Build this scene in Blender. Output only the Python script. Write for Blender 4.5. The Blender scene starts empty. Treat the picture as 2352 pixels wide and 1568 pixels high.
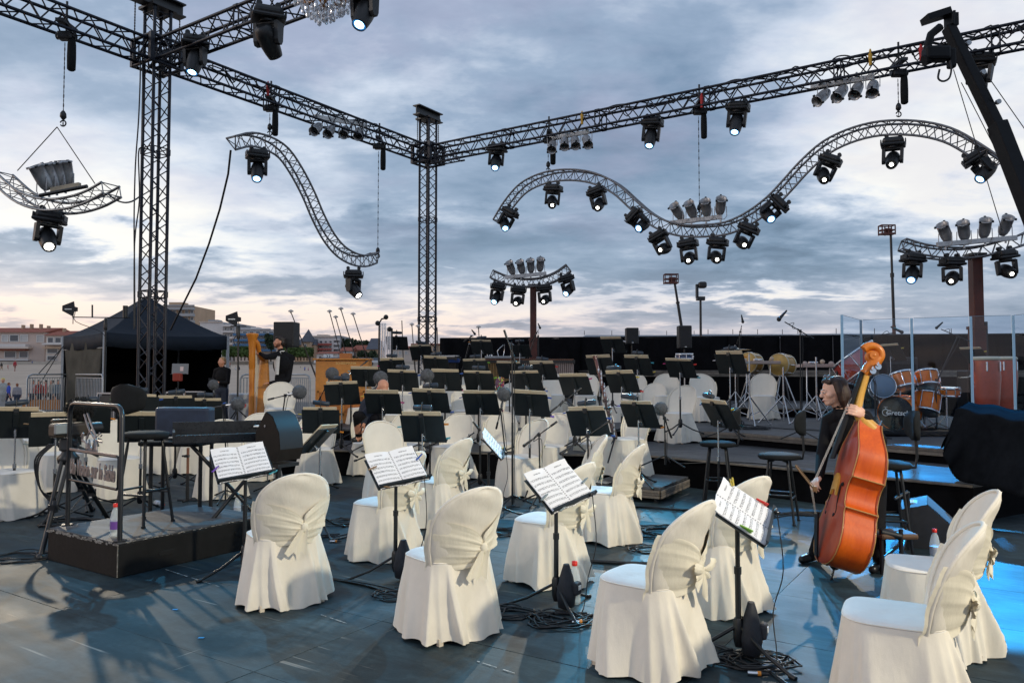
import bpy, bmesh, math, random
from mathutils import Vector, Matrix, Euler
from mathutils.kdtree import KDTree
random.seed(7)
R = math.radians
sin, cos, pi, sqrt = math.sin, math.cos, math.pi, math.sqrt
SC = bpy.context.scene
COL = SC.collection

# ------------------------------------------------------------------ camera
CAMZ, FPX, CU, CV, PITCH = 1.6, 1764.0, 1176.0, 784.0, R(2.304)
cam = bpy.data.cameras.new('camera')
cam.sensor_width = 36; cam.lens = 36 * FPX / 2352; cam.clip_start = 0.05; cam.clip_end = 3000
camo = bpy.data.objects.new('camera', cam); COL.objects.link(camo)
camo.location = (0, 0, CAMZ); camo.rotation_euler = (R(90) + PITCH, 0, 0)
SC.camera = camo
def ray(u, v):
    a = (u - CU) / FPX; b = (CV - v) / FPX
    return Vector((a, cos(PITCH) - b * sin(PITCH), sin(PITCH) + b * cos(PITCH)))
def at(u, v, y):                     # the point of the place seen at (u, v), y metres in front
    r = ray(u, v); return Vector((r.x / r.y * y, y, CAMZ + r.z / r.y * y))
def gz(u, v, z=0.0):                 # ... where the sight line meets the level z
    r = ray(u, v); t = (z - CAMZ) / r.z
    return Vector((r.x * t, r.y * t, z))
D1 = Vector((0.543, 0.840, 0)); D2 = Vector((0.840, -0.543, 0)); UP = Vector((0, 0, 1))

# ------------------------------------------------------------------ render look
SC.view_settings.view_transform = 'Standard'; SC.view_settings.look = 'None'
SC.view_settings.exposure = 0.0; SC.view_settings.gamma = 1.0
SC.view_settings.use_curve_mapping = False
SC.render.engine = 'CYCLES'
SC.cycles.max_bounces = 6; SC.cycles.transparent_max_bounces = 12
SC.cycles.caustics_reflective = False; SC.cycles.caustics_refractive = False
SC.cycles.sample_clamp_indirect = 4.0
SC.cycles.use_denoising = True

# ------------------------------------------------------------------ node helpers
class NT:
    def __init__(s, nt): s.t = nt
    def n(s, typ, **kw):
        nd = s.t.nodes.new(typ)
        for k, v in kw.items():
            if k.startswith('i_'):
                key = k[2:]; key = int(key) if key.isdigit() else key
                nd.inputs[key].default_value = v
            else: setattr(nd, k, v)
        return nd
    def l(s, a, b): s.t.links.new(a, b)
    def m(s, op, a, b=None, c=None, clamp=False):
        nd = s.t.nodes.new('ShaderNodeMath'); nd.operation = op; nd.use_clamp = clamp
        for i, x in enumerate((a, b, c)):
            if x is None: continue
            if isinstance(x, (int, float)): nd.inputs[i].default_value = x
            else: s.l(x, nd.inputs[i])
        return nd.outputs[0]
    def vm(s, op, a, b=None, out=0):
        nd = s.t.nodes.new('ShaderNodeVectorMath'); nd.operation = op
        for i, x in enumerate((a, b)):
            if x is None: continue
            if isinstance(x, (tuple, list)): nd.inputs[i].default_value = x
            else: s.l(x, nd.inputs[i])
        return nd.outputs[out]
    def mix(s, f, a, b, blend='MIX'):
        nd = s.t.nodes.new('ShaderNodeMix'); nd.data_type = 'RGBA'; nd.blend_type = blend
        for i, x in ((0, f), (6, a), (7, b)):
            if isinstance(x, (int, float)): nd.inputs[i].default_value = x
            elif isinstance(x, (tuple, list)): nd.inputs[i].default_value = (*x, 1) if len(x) == 3 else x
            else: s.l(x, nd.inputs[i])
        return nd.outputs[2]
    def noise(s, vec, scale, detail=4, rough=.55, dist=0.0):
        nd = s.n('ShaderNodeTexNoise'); nd.inputs['Scale'].default_value = scale
        nd.inputs['Detail'].default_value = detail; nd.inputs['Roughness'].default_value = rough
        nd.inputs['Distortion'].default_value = dist
        if vec is not None: s.l(vec, nd.inputs['Vector'])
        return nd.outputs[0]
    def ramp(s, f, stops, interp='LINEAR'):
        nd = s.n('ShaderNodeValToRGB'); cr = nd.color_ramp; cr.interpolation = interp
        while len(cr.elements) < len(stops): cr.elements.new(0.5)
        for e, (p, c) in zip(cr.elements, stops): e.position = p; e.color = (*c, 1) if len(c) == 3 else c
        s.l(f, nd.inputs[0]); return nd.outputs[0]
    def smooth(s, x, a, b, c=0.0, d=1.0):
        nd = s.n('ShaderNodeMapRange', interpolation_type='SMOOTHSTEP')
        s.l(x, nd.inputs[0])
        for i, q in enumerate((a, b, c, d)): nd.inputs[i + 1].default_value = q
        return nd.outputs[0]

# ------------------------------------------------------------------ world: dusk sky with broken cloud
SUN_EL, SUN_ROT = R(3.0), R(285)
world = bpy.data.worlds.new('World'); SC.world = world; world.use_nodes = True
wt = world.node_tree; wt.nodes.clear(); W = NT(wt)
def lin(c): return tuple(((x / 255) / 12.92 if x / 255 <= .04045 else ((x / 255 + .055) / 1.055) ** 2.4) for x in c)
tc = W.n('ShaderNodeTexCoord'); sep = W.n('ShaderNodeSeparateXYZ'); W.l(tc.outputs['Generated'], sep.inputs[0])
X, Y, Z = sep.outputs
az = W.m('ARCTAN2', X, Y); el = W.m('ARCSINE', Z)
elc = W.m('MAXIMUM', Z, 0.0)
# clouds lie on a flat layer: project the direction on to it so that they flatten towards the horizon
den = W.m('ADD', elc, 0.16)
comb = W.n('ShaderNodeCombineXYZ'); W.l(W.m('DIVIDE', X, den), comb.inputs[0]); W.l(W.m('DIVIDE', Y, den), comb.inputs[1])
pl = comb.outputs[0]
n1 = W.noise(W.vm('MULTIPLY', pl, (1.0, 1.15, 1)), 0.80, 7, .56, .25)
n2 = W.noise(W.vm('ADD', W.vm('MULTIPLY', pl, (1.0, 1.3, 1)), (7.3, 2.1, 0)), 2.6, 6, .58, .2)
n3 = W.noise(W.vm('ADD', pl, (1.3, 9.1, 0)), 1.1, 5, .6)
n4 = W.noise(W.vm('ADD', W.vm('MULTIPLY', pl, (1.0, 1.4, 1)), (3.1, 5.7, 0)), 6.5, 6, .6, .35)
f = W.m('ADD', W.m('ADD', W.m('MULTIPLY', W.m('SUBTRACT', n1, .5), 1.15), W.m('MULTIPLY', W.m('SUBTRACT', n2, .5), .70)), W.m('MULTIPLY', W.m('SUBTRACT', n4, .5), .24))
# where the cloud cover is thin or thick: (u, v, half-width, half-height, weight), warped by noise
wv = W.n('ShaderNodeCombineXYZ')
wob = W.m('MULTIPLY', W.m('SUBTRACT', n3, .5), .30); wob2 = W.m('MULTIPLY', W.m('SUBTRACT', n2, .5), .16)
W.l(W.m('ADD', az, wob), wv.inputs[0]); W.l(W.m('ADD', el, wob2), wv.inputs[1])
def blob(u, v, su, sv, w):
    r = ray(u, v).normalized(); a = math.atan2(r.x, r.y); e = math.asin(r.z)
    d = W.vm('LENGTH', W.vm('MULTIPLY', W.vm('SUBTRACT', wv.outputs[0], (a, e, 0)), (FPX / su, FPX / sv, 0)), out=1)
    return W.m('MULTIPLY', W.smooth(d, 0.0, 1.6, 1.0, 0.0), w)
acc = W.m('ADD', W.m('MULTIPLY', f, 1.2), .46)
for b in ((2150, 60, 420, 230, .50), (2320, 330, 420, 200, .42), (1960, 400, 300, 110, .22), (300, 480, 560, 120, .44), (60, 330, 300, 120, .16), (640, 600, 420, 60, .16),
          (250, 230, 300, 120, .12), (1480, 90, 420, 260, -.17), (1560, 330, 560, 110, -.12), (1030, 330, 300, 150, -.04), (700, 140, 260, 120, .02),
          (240, 590, 380, 34, -.34), (620, 650, 300, 30, -.22), (860, 560, 300, 55, -.28), (1500, 560, 620, 90, -.19), (2000, 640, 500, 70, -.30),
          (1450, 690, 420, 26, .34), (1780, 668, 200, 26, .46), (1100, 660, 150, 22, .42), (300, 720, 640, 40, .55), (900, 715, 400, 26, .12), (980, 735, 420, 24, .30)):
    acc = W.m('ADD', acc, blob(*b))
val = W.m('MINIMUM', W.m('MAXIMUM', acc, 0.0), 1.0)
col = W.ramp(val, [(0.0, lin((94, 119, 149))), (.22, lin((119, 144, 174))), (.45, lin((152, 172, 199))), (.66, lin((204, 215, 233))), (.86, lin((238, 241, 246))), (1, lin((251, 250, 247)))])
pink = W.m('MULTIPLY', W.smooth(n3, .46, .62), W.smooth(el, .06, .30))
col = W.mix(W.m('MULTIPLY', pink, .30), col, (*lin((188, 181, 208)),), 'MIX')
# the last light low over the land, warmest to the west
warm = W.m('MULTIPLY', W.smooth(el, .15, .0), W.smooth(az, .75, -.15, .15, 1.0))
warm = W.m('MULTIPLY', warm, W.smooth(val, .25, .75, .35, 1.0))
col = W.mix(W.m('MULTIPLY', warm, .85), col, lin((250, 219, 206)))
below = W.smooth(Z, -.02, -.12)
col = W.mix(below, col, (0.12, 0.12, 0.13))
sky = W.n('ShaderNodeTexSky', sky_type='NISHITA'); sky.sun_disc = False
sky.sun_elevation = SUN_EL; sky.sun_rotation = SUN_ROT; sky.dust_density = 2.0
bg1 = W.n('ShaderNodeBackground'); W.l(sky.outputs[0], bg1.inputs[0]); bg1.inputs[1].default_value = 0.05
bg2 = W.n('ShaderNodeBackground'); W.l(col, bg2.inputs[0]); bg2.inputs[1].default_value = 0.96
ad = W.n('ShaderNodeAddShader'); W.l(bg1.outputs[0], ad.inputs[0]); W.l(bg2.outputs[0], ad.inputs[1])
out = W.n('ShaderNodeOutputWorld'); W.l(ad.outputs[0], out.inputs[0])
world.cycles.sampling_method = 'MANUAL'; world.cycles.sample_map_resolution = 1024

# the sun has just set behind cloud: a soft, weak glow from the west
sl = bpy.data.lights.new('sun', 'SUN'); sl.energy = 0.5; sl.angle = R(20); sl.color = (1, .86, .74)
so = bpy.data.objects.new('sun', sl); COL.objects.link(so)
so.rotation_euler = Vector((cos(R(18)) * -.97, cos(R(18)) * .0 - .25, sin(R(18)))).to_track_quat('Z', 'Y').to_euler()

def spot(name, loc, target, energy, color, size, blend=.25, radius=.06, parent=None):
    l = bpy.data.lights.new(name, 'SPOT'); l.energy = energy; l.color = color; l.spot_size = R(size); l.spot_blend = blend; l.shadow_soft_size = radius
    o = bpy.data.objects.new(name, l); COL.objects.link(o)
    d = (Vector(target) - Vector(loc))
    M = Matrix.Translation(Vector(loc)) @ d.to_track_quat('-Z', 'Y').to_matrix().to_4x4()
    if parent is not None:
        o.parent = parent; o.matrix_parent_inverse = Matrix(); bpy.context.view_layer.update()
        o.matrix_basis = parent.matrix_world.inverted() @ M
    else: o.matrix_basis = M
    return o
WARM = (1, .90, .72); CYAN = (.03, .42, 1.0)
# front-of-house key light over the audience: warm white, high, from the camera's right
spot('stage_key_light', (11.5, -3.5, 7.8), (0.6, 6.2, .5), 7400, (1, .89, .66), 37, .35, .32)
spot('stage_fill_light', (-7.0, -9.0, 6.5), (0.0, 9.0, .6), 900, (1, .84, .74), 46, .6, .2)

# ------------------------------------------------------------------ materials
MATS = {}
def mat(name, col, rough=.6, metal=0.0, nscale=0, namt=.0, bump=0, bscale=40, emit=0, ecol=None, alpha=1.0, spec=.5, sheen=0, coat=0, coord='Object', trans=0):
    if name in MATS: return MATS[name]
    m = bpy.data.materials.new(name); m.use_nodes = True; T = NT(m.node_tree)
    b = m.node_tree.nodes['Principled BSDF']
    b.inputs['Roughness'].default_value = rough; b.inputs['Metallic'].default_value = metal
    b.inputs['Specular IOR Level'].default_value = spec
    b.inputs['Base Color'].default_value = (*col, 1)
    if sheen: b.inputs['Sheen Weight'].default_value = sheen
    if coat: b.inputs['Coat Weight'].default_value = coat; b.inputs['Coat Roughness'].default_value = .12
    if trans: b.inputs['Transmission Weight'].default_value = trans
    if alpha < 1: b.inputs['Alpha'].default_value = alpha
    if emit:
        b.inputs['Emission Strength'].default_value = emit; b.inputs['Emission Color'].default_value = (*(ecol or col), 1)
    if nscale or bump:
        tcn = T.n('ShaderNodeTexCoord'); vec = tcn.outputs[coord]
    if nscale:
        f = T.noise(vec, nscale, 5, .6); f2 = T.noise(vec, nscale * 5.3, 3, .6)
        mm = T.m('ADD', T.m('MULTIPLY', f, .65), T.m('MULTIPLY', f2, .35))
        lo = tuple(max(0, c * (1 - namt)) for c in col); hi = tuple(min(1, c * (1 + namt)) for c in col)
        T.l(T.ramp(mm, [(.32, lo), (.68, hi)]), b.inputs['Base Color'])
        T.l(T.m('ADD', T.m('MULTIPLY', f2, .3), rough - .15, clamp=True), b.inputs['Roughness'])
    if bump:
        bn = T.n('ShaderNodeBump'); bn.inputs['Strength'].default_value = bump; bn.inputs['Distance'].default_value = .004
        T.l(T.noise(vec, bscale, 4, .6), bn.inputs['Height']); T.l(bn.outputs[0], b.inputs['Normal'])
    MATS[name] = m; return m

BLACK = mat('black_paint', (.007, .008, .010), .45, nscale=9, namt=.35)
BLACKM = mat('black_metal', (.008, .009, .011), .38, nscale=14, namt=.3)
TRUSSB = mat('dark_truss_metal', (.007, .010, .020), .42, .2, nscale=6, namt=.4)
SILVER = mat('aluminium', (.24, .25, .26), .40, .7, nscale=12, namt=.22)
TRUSSS = mat('aluminium_truss', (.19, .19, .20), .42, .6, nscale=8, namt=.3)
CHROME = mat('chrome', (.75, .76, .78), .16, 1.0)
PARGREY = mat('brushed_lamp_metal', (.42, .42, .43), .36, .55, nscale=20, namt=.25)
STEEL = mat('galvanised_steel', (.38, .40, .42), .45, .7, nscale=14, namt=.2)
PADB = mat('black_upholstery', (.008, .009, .010), .85, spec=.25, nscale=30, namt=.3, bump=.3, bscale=300)
FABB = mat('black_drape', (.004, .004, .005), .95, spec=.08, nscale=3, namt=.5)
RUBBER = mat('black_rubber', (.012, .012, .013), .6)
CABLE = mat('cable_rubber', (.010, .011, .014), .5)
PAPER = mat('paper_edge', (.58, .48, .33), .8, nscale=20, namt=.1)
WHITE = mat('white_plastic', (.78, .78, .77), .5)
FOAM = mat('grey_foam', (.085, .09, .10), .95, nscale=25, namt=.5, bump=.9, bscale=220)
LAMPB = mat('lamp_blue_black', (.02, .032, .05), .45, nscale=16, namt=.25)
RUST = mat('red_brown_paint', (.085, .016, .009), .5, nscale=4, namt=.35)
ORANGEW = mat('honey_wood', (.50, .20, .035), .4, nscale=5, namt=.25)
SKIN = mat('skin', (.58, .27, .17), .5, nscale=15, namt=.12)
HAIRD = mat('dark_hair', (.022, .013, .009), .5, nscale=60, namt=.4, bump=.6, bscale=160)
SUIT = mat('black_cloth', (.007, .007, .009), .85, spec=.2, nscale=12, namt=.35)
DENIM = mat('dark_denim', (.02, .028, .05), .85, nscale=20, namt=.3)
SHIRT = mat('white_shirt', (.78, .77, .75), .75)
LENSW = mat('lit_lens_warm', (1, .97, .9), .3, emit=14, ecol=(1, .96, .86))
LENSB = mat('lit_lens_blue', (.5, .85, 1), .3, emit=7, ecol=(.50, .86, 1.0))
LENSH = mat('lens_halo_blue', (.02, .10, .25), .2, emit=.5, ecol=(.05, .32, .9))
LENSD = mat('dark_lens_glass', (.02, .022, .03), .1, spec=.9)
# ------------------------------------------------------------------ mesh builder
class MB:
    def __init__(s): s.v = []; s.f = []; s.sm = []; s.mi = []; s.cur = 0
    def add(s, vs, fs, smooth=False):
        o = len(s.v); s.v += [tuple(p) for p in vs]
        for q in fs: s.f.append(tuple(i + o for i in q)); s.sm.append(smooth); s.mi.append(s.cur)
        return s
    def box(s, c, d, M=None, taper=1.0):
        x, y, z = d[0] / 2, d[1] / 2, d[2] / 2; t = taper
        vs = [Vector(p) for p in ((-x, -y, -z), (x, -y, -z), (x, y, -z), (-x, y, -z), (-x * t, -y * t, z), (x * t, -y * t, z), (x * t, y * t, z), (-x * t, y * t, z))]
        if M is not None: vs = [M @ p for p in vs]
        c = Vector(c); vs = [p + c for p in vs]
        return s.add(vs, [(0, 3, 2, 1), (4, 5, 6, 7), (0, 1, 5, 4), (1, 2, 6, 5), (2, 3, 7, 6), (3, 0, 4, 7)])
    def rbox(s, c, d, b=.01, M=None):
        """a box with bevelled edges"""
        bm = bmesh.new(); bmesh.ops.create_cube(bm, size=1)
        for q in bm.verts: q.co = Vector((q.co.x * d[0], q.co.y * d[1], q.co.z * d[2]))
        bmesh.ops.bevel(bm, geom=bm.edges[:], offset=b, segments=2, affect='EDGES', profile=.5)
        bm.verts.index_update(); c = Vector(c)
        vs = [((M @ q.co) if M is not None else q.co) + c for q in bm.verts]; fs = [[w.index for w in f.verts] for f in bm.faces]
        bm.free(); return s.add(vs, fs)
    def cyl(s, p0, p1, r0, r1=None, n=8, caps=True, smooth=True):
        p0, p1 = Vector(p0), Vector(p1); r1 = r0 if r1 is None else r1
        ax = (p1 - p0);
        if ax.length < 1e-6: return s
        q = ax.to_track_quat('Z', 'Y'); vs = []
        ring = [Vector((cos(2 * pi * i / n), sin(2 * pi * i / n), 0)) for i in range(n)]
        a = [p0 + q @ (c * r0) for c in ring]; b = [p1 + q @ (c * r1) for c in ring]
        s.add(a + b, [(i, (i + 1) % n, n + (i + 1) % n, n + i) for i in range(n)], smooth)
        if caps:
            s.add(a, [tuple(reversed(range(n)))]); s.add(b, [tuple(range(n))])
        return s
    def tube(s, pts, r, n=6, caps=True, closed=False):
        pts = [Vector(p) for p in pts]; m = len(pts); rs = r if isinstance(r, (list, tuple)) else [r] * m
        vs = []; nrm = None
        for i, p in enumerate(pts):
            a = pts[i - 1] if (i or closed) else p; b = pts[(i + 1) % m] if (i < m - 1 or closed) else p
            t = (b - a)
            if t.length < 1e-9: t = Vector((0, 0, 1))
            t.normalize()
            if nrm is None: nrm = t.orthogonal().normalized()
            nrm = (nrm - t * nrm.dot(t))
            if nrm.length < 1e-6: nrm = t.orthogonal()
            nrm.normalize(); bn = t.cross(nrm)
            vs += [p + (nrm * cos(2 * pi * k / n) + bn * sin(2 * pi * k / n)) * rs[i] for k in range(n)]
        fs = []
        for i in range(m if closed else m - 1):
            j = (i + 1) % m
            fs += [(i * n + k, i * n + (k + 1) % n, j * n + (k + 1) % n, j * n + k) for k in range(n)]
        s.add(vs, fs, True)
        if caps and not closed:
            s.add(vs[:n], [tuple(reversed(range(n)))]); s.add(vs[-n:], [tuple(range(n))])
        return s
    def lathe(s, prof, n=16, M=None, smooth=True, caps=True):
        vs = []
        for r, z in prof:
            vs += [Vector((r * cos(2 * pi * k / n), r * sin(2 * pi * k / n), z)) for k in range(n)]
        if M is not None: vs = [M @ p for p in vs]
        fs = []
        for i in range(len(prof) - 1):
            fs += [(i * n + k, i * n + (k + 1) % n, (i + 1) * n + (k + 1) % n, (i + 1) * n + k) for k in range(n)]
        s.add(vs, fs, smooth)
        for i, rev in ((0, True), (len(prof) - 1, False)):
            if caps and prof[i][0] > 1e-5:
                q = list(range(i * n, i * n + n)); ring = [vs[k] for k in q]
                s.add(ring, [tuple(reversed(range(n))) if rev else tuple(range(n))])
        return s
    def ell(s, c, r, n=12, m=8, M=None):
        r = (r, r, r) if isinstance(r, (int, float)) else r
        vs = []
        for i in range(m + 1):
            a = pi * i / m - pi / 2
            vs += [Vector((r[0] * cos(a) * cos(2 * pi * k / n), r[1] * cos(a) * sin(2 * pi * k / n), r[2] * sin(a))) for k in range(n)]
        if M is not None: vs = [M @ p for p in vs]
        c = Vector(c); vs = [p + c for p in vs]
        fs = [(i * n + k, i * n + (k + 1) % n, (i + 1) * n + (k + 1) % n, (i + 1) * n + k) for i in range(m) for k in range(n)]
        return s.add(vs, fs, True)
    def prism(s, pts, h, M=None, smooth=False):
        """2-D outline extruded from z=0 to z=h"""
        n = len(pts); a = [Vector((p[0], p[1], 0)) for p in pts]; b = [Vector((p[0], p[1], h)) for p in pts]
        if M is not None: a = [M @ p for p in a]; b = [M @ p for p in b]
        s.add(a + b, [(i, (i + 1) % n, n + (i + 1) % n, n + i) for i in range(n)], smooth)
        s.add(a, [tuple(reversed(range(n)))]); s.add(b, [tuple(range(n))]); return s
    def grid(s, P, nu, nv, smooth=True, wrap=False):
        """P[i][j] points, i<nu rows, j<nv columns"""
        vs = [p for row in P for p in row]; fs = []
        for i in range(nu - 1):
            for j in range(nv if wrap else nv - 1):
                k = (j + 1) % nv
                fs.append((i * nv + j, i * nv + k, (i + 1) * nv + k, (i + 1) * nv + j))
        return s.add(vs, fs, smooth)
    def mesh(s, name, mats):
        me = bpy.data.meshes.new(name); me.from_pydata(s.v, [], s.f); me.update()
        me.polygons.foreach_set('use_smooth', s.sm)
        for m in (mats if isinstance(mats, (list, tuple)) else [mats]): me.materials.append(m)
        if any(s.mi): me.polygons.foreach_set('material_index', s.mi)
        return me
    def build(s, name, mats, parent=None, loc=None, M=None):
        return put(name, s.mesh(name, mats), parent, loc, M)
def put(name, me, parent=None, loc=None, M=None):
    o = bpy.data.objects.new(name, me); COL.objects.link(o)
    if parent is not None: o.parent = parent
    if M is not None: o.matrix_basis = M
    elif loc is not None: o.location = loc
    return o
CACHE = {}
def cached(key, fn):
    if key not in CACHE: CACHE[key] = fn()
    return CACHE[key]
def tag(o, label, cat, group=None, kind=None):
    if label: o['label'] = label
    if cat: o['category'] = cat
    if group: o['group'] = group
    if kind: o['kind'] = kind
    return o
def thing(name, label, cat, loc=(0, 0, 0), rotz=0.0, group=None):
    o = bpy.data.objects.new(name, None); COL.objects.link(o); o.empty_display_size = .1
    o.location = loc; o.rotation_euler = (0, 0, rotz)
    return tag(o, label, cat, group)
def struct(name, mb, m, parent=None):
    o = mb.build(name, m, parent)
    if parent is None: o['kind'] = 'structure'
    return o
def dup(root, loc, rotz, label=None, group=None, scale=None):
    r = root.copy(); COL.objects.link(r); r.location = loc; r.rotation_euler = (0, 0, rotz)
    if label: r['label'] = label
    if group: r['group'] = group
    if scale: r.scale = (scale,) * 3
    for ch in list(root.children):
        c = ch.copy(); COL.objects.link(c); c.parent = r
        for g in ch.children:
            d = g.copy(); COL.objects.link(d); d.parent = c
    return r
def text_mesh(s, size, depth=.002, shear=0.0, name='lettering', bold=0.0):
    c = bpy.data.curves.new('t', 'FONT'); c.body = s; c.size = size; c.extrude = depth; c.shear = shear; c.align_x = 'CENTER'; c.align_y = 'CENTER'
    c.resolution_u = 3; c.offset = bold
    o = bpy.data.objects.new('t', c); COL.objects.link(o); dg = bpy.context.evaluated_depsgraph_get()
    me = bpy.data.meshes.new_from_object(o.evaluated_get(dg)); me.name = name
    bpy.data.objects.remove(o); bpy.data.curves.remove(c); return me
def lookM(d, up=(0, 0, 1), loc=(0, 0, 0)):
    """local +Z along d"""
    z = Vector(d).normalized(); u = Vector(up)
    x = u.cross(z)
    if x.length < 1e-4: x = Vector((1, 0, 0)).cross(z)
    x.normalize(); y = z.cross(x)
    return Matrix.Translation(Vector(loc)) @ Matrix((x, y, z)).transposed().to_4x4()
def catenary(a, b, sag, n=10):
    a, b = Vector(a), Vector(b)
    return [a.lerp(b, i / n) - Vector((0, 0, sag * 4 * (i / n) * (1 - i / n))) for i in range(n + 1)]
# ================================================================== SETTING
def floor_mat(name, base, seed, scratch=.5):
    m = bpy.data.materials.new(name); m.use_nodes = True; T = NT(m.node_tree); b = m.node_tree.nodes['Principled BSDF']
    g = T.n('ShaderNodeNewGeometry'); pos = g.outputs['Position']
    rot = T.n('ShaderNodeMapping', i_Rotation=(0, 0, R(33))); rot.inputs['Location'].default_value = (seed, seed * 2, 0); T.l(pos, rot.inputs[0]); p = rot.outputs[0]
    a = T.noise(p, .9, 6, .62, .4); c = T.noise(T.vm('MULTIPLY', p, (1, 3.2, 1)), 2.4, 5, .65, .6); d = T.noise(p, 22, 3, .6)
    mm = T.m('ADD', T.m('MULTIPLY', a, .5), T.m('ADD', T.m('MULTIPLY', c, .38), T.m('MULTIPLY', d, .12)))
    colr = T.ramp(mm, [(.36, tuple(x * .38 for x in base)), (.5, base), (.58, tuple(x * 1.7 for x in base)), (.68, tuple(x * 2.9 for x in base))])
    # worn scratches
    s1 = T.noise(T.vm('MULTIPLY', p, (.55, 26, 1)), 1.0, 2, .4); s2 = T.noise(p, 1.7, 2, .5)
    sc = T.m('MULTIPLY', T.smooth(s1, .665, .72), T.smooth(s2, .48, .60))
    s3 = T.noise(T.vm('MULTIPLY', p, (19, .8, 1)), 1.0, 2, .4); sc2 = T.m('MULTIPLY', T.smooth(s3, .735, .76), T.smooth(s2, .60, .50))
    sc = T.m('MULTIPLY', T.m('MAXIMUM', sc, sc2), scratch)
    colr = T.mix(sc, colr, (.30, .30, .28)); T.l(colr, b.inputs['Base Color'])
    T.l(T.m('ADD', T.m('MULTIPLY', a, .5), .34), b.inputs['Roughness'])
    bn = T.n('ShaderNodeBump'); bn.inputs['Strength'].default_value = .25; bn.inputs['Distance'].default_value = .003
    T.l(T.noise(p, 60, 4, .6), bn.inputs['Height']); T.l(bn.outputs[0], b.inputs['Normal'])
    b.inputs['Specular IOR Level'].default_value = .22
    return m
FLOORM = [floor_mat('stage_board_%d' % i, bs, sd) for i, (bs, sd) in enumerate((((.021, .036, .044), 1.0), ((.024, .039, .047), 31.0), ((.019, .033, .042), 77.0)))]
RISERM = floor_mat('riser_board', (.060, .062, .066), 12.0, .3)
BASEM = mat('stage_underside', (.01, .01, .011), .9)
# stage floor: boards of 2 x 1 m laid along the truss grid, joints left open
sf = MB(); sf.box((0, 7, -.16), (40, 26, .2)); floor = struct('stage_floor', sf, BASEM)
def board_mesh(i):
    m = MB(); m.rbox((0, 0, -.028), (1.9975, .9975, .056), .0012); return m.mesh('floor_board', FLOORM[i])
bmesh3 = [board_mesh(i) for i in range(3)]
rz2 = math.atan2(D2.y, D2.x)
for i in range(-7, 8):
    for j in range(-7, 15):
        c = Vector((0.27, 4.9, 0)) + D2 * (i * 2.0 + (j % 2) * 0.0) + D1 * (j * 1.0)
        if c.y < 2.2 or c.y > 14.5 or abs(c.x) > c.y * .667 + 1.6: continue
        o = put('floor_board', bmesh3[(i * 5 + j * 3) % 3], floor); o.location = (c.x, c.y, random.uniform(-.0012, .0012)); o.rotation_euler = (random.uniform(-.0006, .0006), 0, rz2 + random.choice((0, pi)))

def riser(name, pts, z, edges, planks=(.05, 2), thick=.0):
    mb = MB(); mb.prism([(p[0], p[1]) for p in pts], z - .03 + .16, Matrix.Translation((0, 0, -.16)))
    r = struct(name, mb, FABB)
    top = MB(); top.prism([(p[0], p[1]) for p in pts], .034, Matrix.Translation((0, 0, z - .034))); top.build('deck_top', RISERM, r)
    for a, b in edges:
        a = Vector((a[0], a[1], 0)); b = Vector((b[0], b[1], 0)); d = (b - a); L = d.length; d.normalize(); nrm = Vector((d.y, -d.x, 0))
        if nrm.y > 0: nrm = -nrm
        M = Matrix((d, -nrm, UP)).transposed().to_4x4(); ph, k = planks
        n = max(1, round(L / 2.0))
        for q in range(n):
            for w in range(k):
                e = MB(); e.rbox((0, 0, 0), (L / n - .006, .03, ph - .004), .004, M)
                e.build('edge_plank', PLANK[(q + w) % 2], r, loc=a + d * (L * (q + .5) / n) + nrm * (.017 + .002 * w) + Vector((0, 0, z - .002 - ph * (w + .5))))
    return r
PLANK = [mat('weathered_plank', (.17, .145, .12), .8, nscale=7, namt=.4), mat('weathered_plank_dark', (.12, .105, .09), .8, nscale=9, namt=.4)]
A1 = gz(1498, 1045, .4); A2 = gz(2235, 1113, .4)
riser('orchestra_riser', [(-4.3, 12.3), (A1.x, A1.y), (A2.x, A2.y), (9.5, 11), (9.5, 24), (-4.3, 24)], .4, [((-4.3, 12.3), A1[:2]), (A1[:2], A2[:2])], (.03, 1))
B1_, B2_ = gz(1709, 994, .6), gz(2215, 1034, .6)
riser('orchestra_riser', [(-4.1, 13.7), (2.9, 13.4), (B1_.x, B1_.y), (B2_.x, B2_.y), (10, 12), (10, 24), (-4.1, 24)], .6, [((2.9, 13.4), B1_[:2]), (B1_[:2], B2_[:2])], (.05, 2))
riser('percussion_riser', [(-3.9, 16.9), (5.0, 17.7), (6.9, 16.9), (8.2, 18.2), (8.2, 23.8), (-3.9, 23.8)], .8, [((5.0, 17.7), (6.9, 16.9))], (.03, 1))
riser('rear_percussion_riser', [(2.2, 22.3), (15, 20.9), (15, 25.6), (2.2, 25.6)], 1.66, [((2.2, 22.3), (15, 20.9))], (.06, 3))
st = MB(); p_f = gz(1516, 1120, .2); q_r = gz(1581, 1094, .2); p_l = gz(1358, 1107, .2)
ux, uy = (q_r - p_f), (p_l - p_f); uy = uy.normalized() * uy.length
dk = MB(); dk.prism([(0, 0), (ux.x, ux.y), (ux.x + uy.x, ux.y + uy.y), (uy.x, uy.y)], .03, Matrix.Translation((p_f.x, p_f.y, .17)))
deck = tag(dk.build('deck_platform', RISERM), 'low grey wooden deck platform on short legs under a cream chair', 'platform')
for k in range(3):
    for a, d in ((p_f, ux), (p_f, uy)):
        e = MB(); dn = d.normalized(); n = Vector((dn.y, -dn.x, 0)); n = n if n.y < 0 else -n
        e.rbox((0, 0, 0), (d.length - .01, .02, .030), .003, Matrix((dn, -n, UP)).transposed().to_4x4())
        e.build('edge_plank', PLANK[k % 2], deck, loc=Vector((a.x, a.y, 0)) + d * .5 + n * .012 + Vector((0, 0, .150 - k * .034)))
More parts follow.
